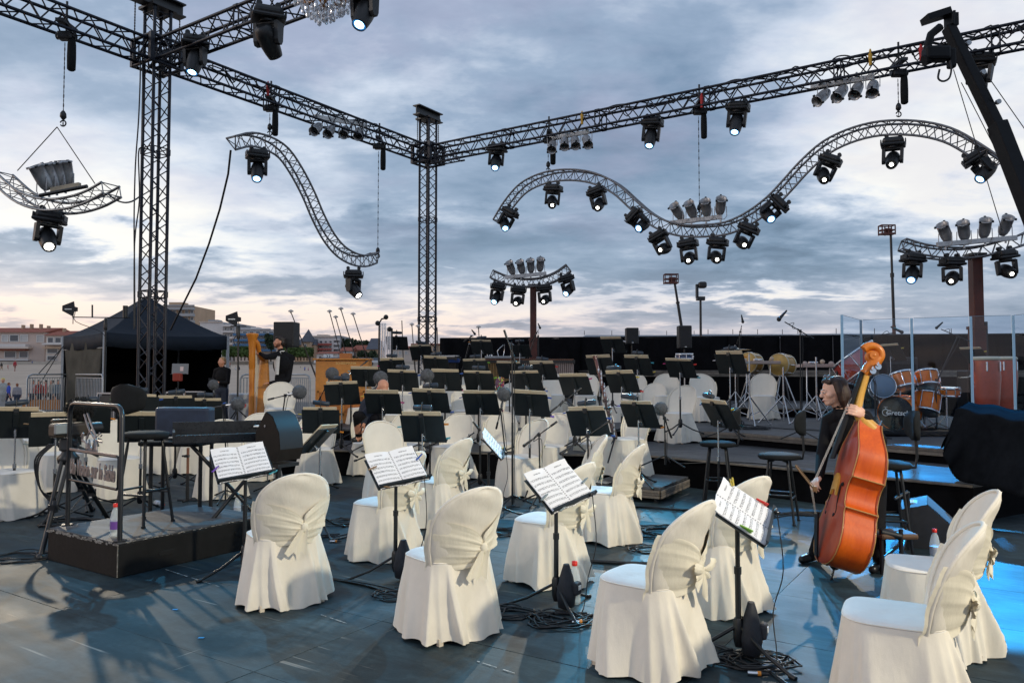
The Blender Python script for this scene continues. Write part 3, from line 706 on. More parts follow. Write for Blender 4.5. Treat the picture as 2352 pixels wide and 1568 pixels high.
# ------------------------------------------------------------------ chain hoists
def hoist(label, P, zlow, hook=True, bag=True, bridle=None):
    t = thing('chain_hoist', label, 'hoist', (P.x, P.y, ZB), 0, 'chain hoists on the dark trusses')
    m = MB(); m.rbox((0, 0, -.06), (.24, .15, .13), .025); m.cyl((-.15, 0, -.06), (.15, 0, -.06), .055, n=10); m.box((0, 0, .12), (.12, .42, .05)); m.cyl((0, 0, 0), (0, 0, .5), .02, n=6)
    m.build('motor', BLACKM, t)
    if bag: m = MB(); m.lathe([(.04, -.62), (.062, -.60), (.066, -.40), (.062, -.2), (.05, -.1)], 10, Matrix.Translation((.09, 0, 0))); m.build('chain_bag', PADB, t)
    L = ZB - zlow; m = MB(); x = -.02
    for i in range(int(L / .075)): m.ell((x, 0, -.2 - i * .075), (.012 if i % 2 else .006, .006 if i % 2 else .012, .045), 5, 4)
    m.build('chain', BLACKM, t)
    m = MB(); m.lathe([(.02, .12), (.045, .08), (.05, .02), (.02, -.02)], 8, Matrix.Translation((x, 0, -L + .02))); m.tube([(x + .045 * sin(a), 0, -L - .06 - .045 * cos(a)) for a in [k * .5 for k in range(-2, 10)]], .012, 6)
    m.build('hook', BLACKM, t)
    return t
def flag(label, P, c):
    m = MB(); m.cyl((0, 0, 0), (0, 0, .1), .028, n=8); m.lathe([(.03, .1), (.04, .2), (.012, .3)], 8)
    tag(m.build('safety_tag', mat('tag_' + c, dict(red=(.45, .02, .02), yellow=(.6, .33, .03))[c], .6), loc=P), label, 'tag')
pH = on_truss_l(135); hoist('chain hoist with a long chain to the wire bridle of the smile truss', pH, zat(131, 275, pH))
pH = on_truss_l(615); hoist('chain hoist above the crest of the steep single wave truss', pH, zat(615, 300, pH)); flag('red safety tag on the truss above the single wave crest', (pH.x, pH.y - .2, ZB + .12), 'red')
pH = on_truss_l(868); hoist('chain hoist on a long chain to the low end of the single wave', pH, zat(850, 582, pH))
pH = on_truss_r(1262); hoist('chain hoist next to the rear bar of silver spotlights', pH, zat(1259, 385, pH))
pH = on_truss_r(1612); hoist('chain hoist above the trough of the double wave', pH, zat(1612, 485, pH)); flag('red safety tag beside the chain hoist above the wave trough', (pH.x, pH.y - .2, ZB - .05), 'red')
pH = on_truss_r(2078); hoist('chain hoist above the high crest of the double wave near the crane boom', pH, zat(2078, 255, pH))
pF = on_truss_r(2000); flag('yellow safety tag on the truss over the silver spotlights by the crane', (pF.x, pF.y - .2, ZB + .12), 'yellow')
pF = on_truss_r(2116); flag('red safety tag on the truss close to the crane head', (pF.x, pF.y - .2, ZB + .02), 'red')
pF = on_truss_r(1337); flag('yellow safety tag on the truss over the rear silver spotlights', (pF.x, pF.y - .2, ZB + .1), 'yellow')
# bridle of the smile truss
br = MB(); top = at(131, 292, dL); br.tube([top, at(40, 392, dL + .4)], .008, 5); br.tube([top, at(218, 422, dL - .4)], .008, 5)
tag(br.build('wire_bridle', BLACKM), 'thin wire bridle spreading from the hoist hook to the smile truss', 'bridle')

# ------------------------------------------------------------------ moving heads
def mh_base():
    m = MB(); m.rbox((0, 0, -.115), (.38, .30, .15), .06); m.rbox((0, 0, -.19), (.44, .35, .06), .028); m.box((.215, 0, -.13), (.02, .2, .09)); m.box((-.215, 0, -.13), (.02, .2, .09))
    m.cyl((0, 0, -.25), (0, 0, -.22), .12, n=14); return m.mesh('base', BLACK)
def mh_clamp(): m = MB(); m.box((0, 0, -.03), (.05, .06, .06)); m.cyl((0, -.04, .0), (0, .04, .0), .04, n=10); return m.mesh('clamp', BLACKM)
def mh_yoke():
    m = MB(); m.rbox((0, 0, -.265), (.36, .14, .05), .02)
    for s in (-1, 1):
        m.prism([(-.075, 0), (.075, 0), (.06, -.24), (.035, -.29), (-.035, -.29), (-.06, -.24)], .055, Matrix.Translation((s * .16 - .0275, 0, -.255)) @ Matrix(((0, 0, 1), (1, 0, 0), (0, 1, 0))).to_4x4())
    return m.mesh('yoke', BLACK)
def mh_head():
    m = MB(); m.lathe([(.07, -.20), (.115, -.17), (.13, -.08), (.128, .04), (.112, .16), (.10, .215), (.094, .235), (.094, .20)], 18)
    m.cyl((-.135, 0, 0), (.135, 0, 0), .06, n=10); return m.mesh('head', BLACK)
def mh_lens(m_, r): m = MB(); m.lathe([(0.001, .222), (r, .218)], 16); return m.mesh('lens', m_)
def mh_ring(): m = MB(); m.lathe([(.058, .219), (.092, .212)], 18, caps=False); return m.mesh('lens_ring', LENSH)
MHB, MHC, MHY, MHH, MHR = mh_base(), mh_clamp(), mh_yoke(), mh_head(), mh_ring()
MHL = {'b': mh_lens(LENSB, .066), 'w': mh_lens(LENSW, .066), 's': mh_lens(LENSW, .036), 'd': mh_lens(LENSD, .08)}
def moving_head(label, u, v, d, aim, lens='b', scale=1.0, tilt=0.0, twist=0.0, group='moving head stage lights'):
    """(u, v): where the top of the base hangs; aim: (right, up, towards the camera)"""
    P = at(u, v, d); t = thing('moving_head_light', label, 'stage light', P, twist, group); t.scale = (scale,) * 3
    if tilt: t.rotation_euler = Euler((0, tilt, twist))
    sight = (P - camo.location).normalized(); rt = sight.cross(UP).normalized(); up = rt.cross(sight)
    a = (rt * aim[0] + up * aim[1] - sight * aim[2]).normalized()
    Ri = t.rotation_euler.to_matrix().inverted(); a = Ri @ a
    yaw = math.atan2(a.y, a.x) - pi / 2   # the yoke turns so that its arms stand either side of the beam
    put('base', MHB, t); put('clamp', MHC, t, loc=(.12, 0, 0)); put('clamp', MHC, t, loc=(-.12, 0, 0))
    put('yoke', MHY, t, M=Matrix.Rotation(yaw, 4, 'Z'))
    x = Vector((cos(yaw), sin(yaw), 0)); y = a.cross(x); Mh = Matrix.Translation((0, 0, -.475)) @ Matrix((x, y, a)).transposed().to_4x4()
    h = put('head', MHH, t, M=Mh); put('lens', MHL[lens], h)
    if lens == 'b': put('lens_ring', MHR, h)
    t['aimz'] = -.475
    bpy.context.view_layer.update()
    return t, h
def lit(head, target, energy, color, size, blend=.3):
    h = head; bpy.context.view_layer.update(); p = h.matrix_world @ Vector((0, 0, .27))
    return spot('beam', p, target, energy, color, size, blend, .05, h)
dr = lambda u: on_truss_r(u).y
dl = lambda u: on_truss_l(u).y
MHS = {}
def MHr(key, label, u, v, d, aim, lens, **k): MHS[key] = moving_head(label, u, v, d, aim, lens, **k)
# on the rear truss
MHr('r1', 'moving light on the rear truss nearest the rear corner tower', 1143, 328, dr(1143), (-.1, -.55, .8), 'b', tilt=.1, twist=-.5)
MHr('r2', 'moving light on the rear truss midway along, just before the middle hoist', 1500, 266, dr(1500), (-.15, -.7, .7), 'b', tilt=.12, twist=-.5)
MHr('r3', 'moving light on the rear truss just after the middle hoist', 1697, 230, dr(1697), (-.15, -.7, .7), 'b', tilt=.12, twist=-.5)
MHr('r4', 'moving light on the rear truss half hidden by the crane boom', 2258, 118, dr(2258), (.1, -.7, -.5), 'd', tilt=.15, twist=-.5)
# side and overhead trusses
MHr('l1', 'big moving light beside the front corner tower with a bright blue lens', 449, 78, 12.6, (-.2, -.75, .6), 'b', twist=.4)
MHr('o1', 'moving light under the overhead truss turned away with no lit lens', 617, 12, 11.2, (.45, -.9, -.3), 'd', twist=.4, scale=1.12)
MHr('o2', 'moving light at the very top behind the chandelier', 838, -50, 9.4, (-.3, -.6, .7), 'b', twist=.4, scale=.95)
MHr('sm', 'moving light under the smile shaped truss with a bright warm lens', 118, 480, dL, (.12, -.5, .8), 'w', tilt=.10, twist=.3)
MHr('s1a', 'moving light at the crest of the steep single wave', 592, 340, dl(592), (-.05, -.6, .75), 'b', twist=.5)
MHr('s1b', 'moving light at the low end of the single wave', 812, 616, dl(812), (.5, -.6, .5), 'w', twist=.2)
# along the double wave
for k, lab, u, v, a, l, ti, tw in (('a', 'first moving light from the low tail of the double wave', 1178, 476, (.1, -.5, .8), 'b', .55, -.5), ('b', 'moving light left of the first crest of the double wave', 1272, 420, (.0, -.35, .9), 's', .1, -.5),
        ('c', 'moving light right of the first crest of the double wave', 1366, 427, (-.2, -.35, .9), 's', -.25, -.5), ('d', 'moving light with a bright blue lens on the falling slope of the wave', 1446, 486, (-.5, -.35, .85), 'b', -.75, -.5),
        ('e', 'moving light at the start of the wave trough', 1505, 530, (-.4, -.1, .9), 's', -.45, -.5), ('f', 'moving light left of centre in the wave trough', 1578, 545, (-.1, -.2, .9), 's', -.1, -.5),
        ('g', 'moving light right of centre in the wave trough', 1650, 541, (.1, -.2, .9), 's', .12, -.5), ('h', 'moving light at the end of the wave trough', 1727, 510, (.2, -.2, .9), 's', .45, -.5),
        ('i', 'moving light with a blue lens on the rising slope of the wave', 1803, 455, (.35, -.45, .85), 'b', .85, -.5), ('j', 'moving light left of the high crest of the double wave', 1915, 352, (.1, -.4, .9), 's', .45, -.5),
        ('k', 'moving light hanging level at the high crest of the double wave', 2052, 312, (-.1, -.35, .9), 's', .05, -.5), ('l', 'moving light with a bright blue lens on the far falling tail of the wave', 2228, 348, (-.5, -.6, .7), 'b', -.55, -.5)):
    MHr('w' + k, lab, u, v, dr(u), a, l, tilt=ti, twist=tw, scale=.92)
for k, lab, u, v, a, l, ti in (('a', 'moving light at the near blue end of the small rear arc', 1146, 646, (-.3, -.5, .8), 'b', .15), ('b', 'moving light on the small rear arc left of its column', 1192, 654, (-.2, -.2, .9), 's', .1), ('c', 'moving light on the small rear arc right of its column', 1248, 650, (-.2, -.2, .9), 's', -.1), ('d', 'moving light with a blue lens at the raised end of the small rear arc', 1297, 628, (-.4, -.5, .8), 'b', -.25)):
    MHr('p' + k, lab, u, v, 19.4 + (u - 1225) / FPX * -2, a, l, tilt=ti, twist=.1, scale=.9)
for k, lab, u, v, a, l, ti in (('a', 'blue moving light under the arc at the left end above the drum screen', 2098, 578, (-.1, -.5, .85), 'b', .08), ('b', 'moving light with a warm lens under the arc beside the thick red column', 2186, 586, (-.1, -.25, .95), 's', .0), ('c', 'moving light with a dim lens under the arc beyond the thick red column', 2306, 570, (.3, -.2, .7), 's', -.12)):
    MHr('q' + k, lab, u, v, 14.4 + (u - 2247) / FPX * -2, a, l, tilt=ti, twist=.15, scale=.92)

# ------------------------------------------------------------------ silver PAR cans
def par_can():
    m = MB(); m.lathe([(.02, -.20), (.06, -.19), (.085, -.14), (.10, -.07), (.103, .0), (.103, .17), (.112, .172), (.112, .19), (.100, .19), (.098, .0), (.06, -.1)], 18)
    return m.mesh('can', PARGREY)
def par_clip():
    m = MB()
    for k in range(3): a = k * 2 * pi / 3 + pi / 2; m.box((cos(a) * .118, sin(a) * .118, .18), (.035, .035, .03))
    return m.mesh('filter_clip', BLACKM)
def par_lens(): m = MB(); m.lathe([(.001, .02), (.097, .025)], 16); return m.mesh('lens', LENSD)
PC, PCC, PCL = par_can(), par_clip(), par_lens()
def par(label, u, v, d, aim, up_=False, group='silver spotlights on bars', scale=1.0):
    P = at(u, v, d); sight = (P - camo.location).normalized(); rt = sight.cross(UP).normalized(); up = rt.cross(sight)
    a = (rt * aim[0] + up * aim[1] - sight * aim[2]).normalized(); t = thing('silver_spotlight', label, 'spotlight', P, 0, group); t.scale = (scale,) * 3
    c = put('can', PC, t, M=lookM(a)); put('filter_clip', PCC, c); put('lens', PCL, c)
    s = 1 if not up_ else -1; x = a.cross(UP); x = x.normalized() if x.length > .01 else rt
    m = MB(); m.tube([x * .115, x * .118 + UP * (.2 * s), x * .07 + UP * (.26 * s), -x * .07 + UP * (.26 * s), -x * .118 + UP * (.2 * s), -x * .115], .008, 5); m.cyl(UP * (.26 * s), UP * (.32 * s), .02, n=6)
    m.build('bracket', STEEL if not up_ else PARGREY, t)
    return t
def bar(label, p, q, m_=None):
    m = MB(); d = q - p; c = (p + q) / 2; M = lookM(d, UP).to_3x3(); m.rbox((0, 0, 0), (.06, .09, d.length), .006, M)
    return tag(m.build('spotlight_bar', m_ or WHITE, loc=c), label, 'bar')
ordn = ['first', 'second', 'third', 'fourth']
u_ = [(728, 295), (758, 301), (792, 302), (823, 306)]
for k, (u, v) in enumerate(u_): par(ordn[k] + ' silver spotlight from the hoist under the side truss', u, v, dl(u) - .1, (-.35 + .1 * k, -.35, .8))
bar('pale bar under the side truss with four silver spotlights', Vector((*on_truss_l(717)[:2], zat(717, 268, on_truss_l(717)))), Vector((*on_truss_l(838)[:2], zat(838, 288, on_truss_l(838)))))
u_ = [(1269, 335), (1297, 328), (1321, 326), (1348, 324)]
for k, (u, v) in enumerate(u_): par(ordn[k] + ' silver spotlight from the rear tower on the rear truss bar', u, v, dr(u) - .1, (-.1 + .08 * k, -.45, .8))
bar('pale bar of the four small silver spotlights on the rear truss', Vector((*on_truss_r(1262)[:2], zat(1262, 318, on_truss_r(1262)))), Vector((*on_truss_r(1355)[:2], zat(1355, 303, on_truss_r(1355)))))
u_ = [(1889, 222), (1931, 213), (1968, 206), (2005, 202)]
for k, (u, v) in enumerate(u_): par(ordn[k] + ' silver spotlight on the rear truss bar near the crane', u, v, dr(u) - .1, (-.5 + .15 * k, -.4, .7))
bar('pale bar of silver spotlights on the rear truss near the crane', Vector((*on_truss_r(1872)[:2], zat(1872, 199, on_truss_r(1872)))), Vector((*on_truss_r(2020)[:2], zat(2020, 177, on_truss_r(2020)))))
u_ = [(1557, 487), (1588, 483), (1622, 479), (1655, 474)]
for k, (u, v) in enumerate(u_): par(ordn[k] + ' upturned silver spotlight standing in the wave trough', u, v, dr(u) - .1, (-.45 + .18 * k, .75, .55), True)
bar('silver bar of upturned spotlights in the wave trough', Vector((*on_truss_r(1543)[:2], zat(1543, 512, on_truss_r(1543)))), Vector((*on_truss_r(1662)[:2], zat(1662, 498, on_truss_r(1662)))), PARGREY)
for k, (u, v) in enumerate([(1174, 616), (1197, 614), (1219, 611), (1241, 608)]): par(ordn[k] + ' upturned silver spotlight on the small rear arc', u, v, 19.3, (-.3 + .12 * k, .8, .5), True, scale=.95)
bar('silver bar of upturned spotlights on the small rear arc', at(1160, 637, 19.3), at(1255, 628, 19.3), PARGREY)
for k, (u, v) in enumerate([(2171, 535), (2214, 531), (2262, 525), (2309, 519)]): par(ordn[k] + ' upturned silver spotlight on the arc above the drum screen', u, v, 14.2, (-.25 + .18 * k, .8, .5), True)
bar('silver bar of upturned spotlights on the arc above the drum screen', at(2152, 562, 14.2), at(2335, 546, 14.2), PARGREY)
for k, (u, v) in enumerate([(96, 408), (114, 405), (132, 402), (152, 398)]): par(['outermost', 'second', 'third', 'innermost'][k] + ' of four packed silver spotlights leaning on the smile truss', u, v, dL - .25 + .16 * k, (-.42 + .1 * k, .78, .1), True, scale=1.02)
bar('pale wooden bar under the packed silver spotlights', at(118, 438, dL - .2), at(184, 426, dL - .3), mat('pale_wood', (.42, .35, .25), .7, nscale=10, namt=.2))
m = MB(); m.tube([at(92, 449, dL - .4), at(200, 428, dL - .5)], .03, 8); tag(m.build('clamp_pipe', BLACKM), 'black pipe clamped across the smile shaped truss', 'pipe')
m = MB(); m.tube(catenary(at(250, 447, dL - .5), at(322, 450, 13.2), .12, 10), .014, 6); tag(m.build('power_cable', CABLE), 'black cable from the smile truss to the front tower', 'cable')
# thick cable falling from the single wave to the tent
m = MB(); m.tube([at(a, b, d) for a, b, d in ((530, 345, dl(530)), (524, 400, 14.8), (505, 480, 15.0), (480, 560, 15.5), (450, 640, 16.0), (420, 700, 16.5), (392, 757, 17))], .022, 6); tag(m.build('hanging_cable', CABLE), 'thick black cable hanging from the single wave down to the tent roof', 'cable')
for lab, pts in (('black cable tied down the outside of the front tower', ((322, 118), (322, 180), (318, 280), (311, 380), (308, 500), (309, 620), (310, 750))), ('second black cable hanging beside the front tower legs', ((327, 120), (328, 240), (327, 330), (318, 352), (320, 460), (309, 560), (308, 755)))):
    m = MB(); m.tube(catmull([at(a, b, 13.0) for a, b in pts], 4), .012, 5); tag(m.build('tower_cable', CABLE), lab, 'cable')
# cable runs lying along the trusses
rnd = random.Random(4)
for lab, f_, us, z0 in (('black cables lying in loops along the rear truss', on_truss_r, list(range(1400, 2400, 22)), ZB + TS + .03), ('black cable looped along the side truss', on_truss_l, list(range(460, 960, 20)), ZB + TS + .02)):
    m = MB()
    for w in range(3):
        pts = []
        for u in us:
            p = f_(u); pts.append(Vector((p.x + rnd.uniform(-.05, .05), p.y + rnd.uniform(-.12, .12), z0 - .05 * w + rnd.uniform(-.02, .06) - (rnd.random() < .15) * .16)))
        m.tube(catmull(pts, 3), .013, 5)
    tag(m.build('truss_cable', CABLE), lab, 'cable')

# ------------------------------------------------------------------ crane boom crossing the rear truss
Dc = 10.5
CRM = mat('crane_black', (.004, .005, .007), .55, spec=.2, nscale=8, namt=.4)
cb = thing('camera_crane', 'black telescopic crane boom leaning across the rear truss', 'crane', at(2352, 440, Dc)); o = cb.location.copy()
a, b, c = at(2420, 620, Dc - .6) - o, at(2290, 285, Dc - .1) - o, at(2178, 62, Dc + .2) - o
def beam(m, p, q, w, h): M = lookM(q - p, (0, -1, 0)).to_3x3(); m.rbox((p + q) / 2, (w, h, (q - p).length), .015, M)
m = MB(); beam(m, a, b, .18, .22); m.build('outer_boom', CRM, cb)
m = MB(); beam(m, b.lerp(a, .1), c, .13, .17); m.build('inner_boom', CRM, cb)
for k in (.2, .5, .8):
    p = b.lerp(c, k) + Vector((.1, -.06, 0)); m = MB(); m.cyl(p, p + Vector((0, -.05, 0)), .035, n=8); m.build('bolt', STEEL, cb)
for k in (.15, .4, .7):
    p = a.lerp(b, k) + Vector((.115, -.1, 0)); m = MB(); m.cyl(p, p + Vector((0, -.05, 0)), .035, n=8); m.build('bolt', STEEL, cb)
m = MB(); t1 = at(2150, 38, Dc + .2) - o; m.box(t1, (.34, .22, .09), Matrix.Rotation(R(-18), 3, 'Y')); m.box(at(2185, 50, Dc + .2) - o, (.10, .2, .18)); m.cyl(at(2188, 55, Dc) - o, at(2192, 25, Dc) - o, .02); m.build('mounting_head', CRM, cb)
m = MB(); m.tube([at(2160, 62, Dc) - o, at(2138, 80, Dc) - o, at(2130, 110, Dc) - o, at(2135, 135, Dc) - o], .055, 8); m.rbox(at(2150, 125, Dc) - o, (.34, .2, .2), .04); m.cyl(at(2122, 140, Dc) - o, at(2175, 118, Dc) - o, .075, n=10); m.rbox(at(2185, 135, Dc) - o, (.1, .12, .28), .03); m.build('camera_mount', CRM, cb)
m = MB(); m.tube(catmull([at(u, v, Dc - .1) - o for u, v in ((2158, 160), (2155, 180), (2166, 187), (2180, 180), (2185, 160), (2182, 140))], 5), .014, 6); m.build('cable_loop', CABLE, cb)
for k, (lab, p, q) in enumerate((('thin stay wire from the crane head to the spotlights above the drum screen', (2190, 160), (2302, 530)), ('thin stay wire running beside the crane boom', (2208, 190), (2352, 470)), ('outer thin stay wire to the edge of the picture', (2272, 180), (2370, 320)), ('thin stay wire between the boom and the outer wire', (2262, 195), (2380, 430)))):
    m = MB(); m.tube([at(*p, Dc - .2), at(*q, Dc + .2)], .006, 4); tag(m.build('stay_wire', BLACKM), lab, 'wire')

# ------------------------------------------------------------------ chandelier
CRY = bpy.data.materials.new('crystal_glass'); CRY.use_nodes = True; pb = CRY.node_tree.nodes['Principled BSDF']
pb.inputs['Base Color'].default_value = (.82, .84, .88, 1); pb.inputs['Roughness'].default_value = .04; pb.inputs['Metallic'].default_value = .55; pb.inputs['Alpha'].default_value = .62
AMB = mat('amber_glass', (.42, .17, .035), .15, spec=.8)
P = at(742, 0, 9.6); ch = thing('chandelier', 'crystal chandelier with amber arms hanging at the top edge', 'chandelier', P); rnd = random.Random(9)
m = MB(); m.lathe([(.03, .9), (.05, .6), (.12, .45), (.07, .3), (.16, .14), (.08, .02), (.02, -.06)], 14); m.build('stem', AMB, ch)
for k in range(8):
    a = k * pi / 4 + .2; m = MB(); m.tube([(cos(a) * r, sin(a) * r, z) for r, z in ((.08, .15), (.2, .02), (.34, .06), (.42, .2))], [.022, .02, .018, .015], 6)
    m.lathe([(.015, 0), (.07, .03), (.08, .06), (.02, .08)], 10, Matrix.Translation((cos(a) * .42, sin(a) * .42, .2))); m.build('arm', AMB, ch)
drop = MB(); drop.lathe([(.003, .05), (.010, .03), (.024, -.012), (.020, -.035), (.004, -.05)], 8, smooth=False); dropm = drop.mesh('crystal_drop', CRY)
bead = MB(); bead.ell((0, 0, 0), .014, 6, 4); beadm = bead.mesh('crystal_bead', CRY)
n = 0
for r, z, k in ((.44, .14, 26), (.40, .06, 24), (.34, .0, 22), (.28, -.07, 20), (.2, -.14, 16), (.12, -.20, 10), (.05, -.24, 5)):
    for i in range(k):
        a = 2 * pi * i / k + r * 7; rr = r * rnd.uniform(.92, 1.08); q = put('crystal_drop', dropm, ch, loc=(cos(a) * rr, sin(a) * rr, z + rnd.uniform(-.03, .03))); s = rnd.uniform(.8, 1.35); q.scale = (s, s, s * rnd.uniform(.9, 1.4)); q.rotation_euler = (0, 0, a)
        m_ = put('crystal_bead', beadm, ch, loc=(cos(a) * rr, sin(a) * rr, z + .08)); 
m = MB(); m.cyl((0, 0, .9), (0, 0, 1.9), .012); m.build('suspension_rod', BLACKM, ch)

# ------------------------------------------------------------------ distant lifts and masts
def lift(label, u0, v0, u1, v1, d, w=7):
    b = at(u1, v1, d); t = thing('boom_lift', label, 'boom lift', (b.x, b.y, -.9)); o = t.location.copy(); p = at(u0, v0, d) - o; q = b - o; q0 = q + (q - p) * .35; r = w / FPX * d / 2
    m = MB(); m.box((0, 0, .9), (2.6, 1.6, 1.0)); m.build('chassis', RUST, t)
    m = MB(); m.cyl((0, 0, 1), q.lerp(p, .1), r * 1.2, n=8); m.build('lower_boom', RUST, t)
    m = MB(); m.cyl(q, p.lerp(q, .4), r, r * .95, n=8); m.cyl(p.lerp(q, .42), p.lerp(q, .38), r * 1.3, n=8); m.cyl(p.lerp(q, .4), p, r * .8, n=8); m.build('boom', BLACKM, t)
    bw = 30 / FPX * d; m = MB(); hh = 22 / FPX * d
    m.box(p + Vector((-bw * .3, 0, .05)), (bw, bw * .6, .08))
    for z in (hh * .5, hh):
        for y in (-1, 1): m.cyl(p + Vector((-bw * .8, y * bw * .3, z)), p + Vector((bw * .2, y * bw * .3, z)), .03, n=5)
        for x in (-.8, .2): m.cyl(p + Vector((bw * x, -bw * .3, z)), p + Vector((bw * x, bw * .3, z)), .03, n=5)
    for x in (-.8, -.3, .2):
        for y in (-1, 1): m.cyl(p + Vector((bw * x, y * bw * .3, 0)), p + Vector((bw * x, y * bw * .3, hh)), .03, n=5)
    m.box(p + Vector((-bw * .2, 0, hh * .45)), (bw * .5, bw * .3, hh * .5)); m.build('basket', RUST, t)
lift('distant boom lift with a small red basket behind the backdrop', 1550, 652, 1567, 760, 42)
lift('tall distant boom lift with a lamp cluster in its basket near the drum screen', 2046, 540, 2054, 770, 34)
b = at(1609, 770, 40); t = thing('camera_mast', 'slim mast with a small camera on top behind the backdrop', 'mast', (b.x, b.y, -.9)); o = t.location; top = at(1609, 690, 40) - o
m = MB(); m.cyl((0, 0, 0), top, .08, .06); m.build('pole', BLACKM, t); m = MB(); m.box(top + Vector((0, 0, .1)), (.42, .3, .2)); m.build('platform', BLACKM, t)
m = MB(); m.box(top + Vector((-.18, 0, .5)), (.12, .2, .7)); m.rbox(top + Vector((.08, -.1, .8)), (.42, .4, .34), .1); m.build('camera_head', BLACKM, t)
# ================================================================== CHAIRS UNDER CREAM COVERS
def cloth(name, base, rough=.85):
    m = bpy.data.materials.new(name); m.use_nodes = True; T = NT(m.node_tree); b = m.node_tree.nodes['Principled BSDF']
    t = T.n('ShaderNodeTexCoord'); v = t.outputs['Object']
    a = T.noise(v, 5, 4, .6); c = T.noise(T.vm('MULTIPLY', v, (1, 1, .35)), 14, 3, .5)
    T.l(T.ramp(a, [(.3, tuple(x * .93 for x in base)), (.7, tuple(min(1, x * 1.04) for x in base))]), b.inputs['Base Color'])
    b.inputs['Roughness'].default_value = rough; b.inputs['Sheen Weight'].default_value = .05; b.inputs['Specular IOR Level'].default_value = .25
    w = T.noise(v, 420, 2, .5); h = T.m('ADD', T.m('MULTIPLY', c, 1.0), T.m('MULTIPLY', w, .12))
    bn = T.n('ShaderNodeBump'); cr = T.n('ShaderNodeTexNoise'); cr.noise_type = 'RIDGED_MULTIFRACTAL'; cr.inputs['Scale'].default_value = 4.5; cr.inputs['Detail'].default_value = 3; cr.inputs['Distortion'].default_value = .8; T.l(T.vm('MULTIPLY', v, (1, 1, .45)), cr.inputs['Vector']); h = T.m('ADD', h, T.m('MULTIPLY', cr.outputs[0], .42)); bn.inputs['Strength'].default_value = .5; bn.inputs['Distance'].default_value = .012; T.l(h, bn.inputs['Height']); T.l(bn.outputs[0], b.inputs['Normal'])
    return m
CREAM = cloth('cream_cloth', (.80, .745, .645)); CREAM2 = cloth('cream_sash_cloth', (.81, .75, .61)); CREAMS = cloth('pale_seat_cloth', (.79, .77, .73), .8)
CHLEG = mat('ivory_plastic', (.68, .60, .48), .5)
def back_frame(s, x):
    """rear face of the chair back at height s (0..1) and side position x (-1..1); returns point, half width"""
    if s < .5: w = .205 + .035 * sin(s * pi)
    else: q = (s - .5) / .5; w = .240 * max(0.0, 1 - q ** 2.6) ** .5
    z = .43 + .45 * s; yc = -.195 - .125 * s - .03 * s * s
    px = w * x; y = yc + .10 * (px / .24) ** 2 * (1.0 - .25 * s)
    return Vector((px, y, z)), w
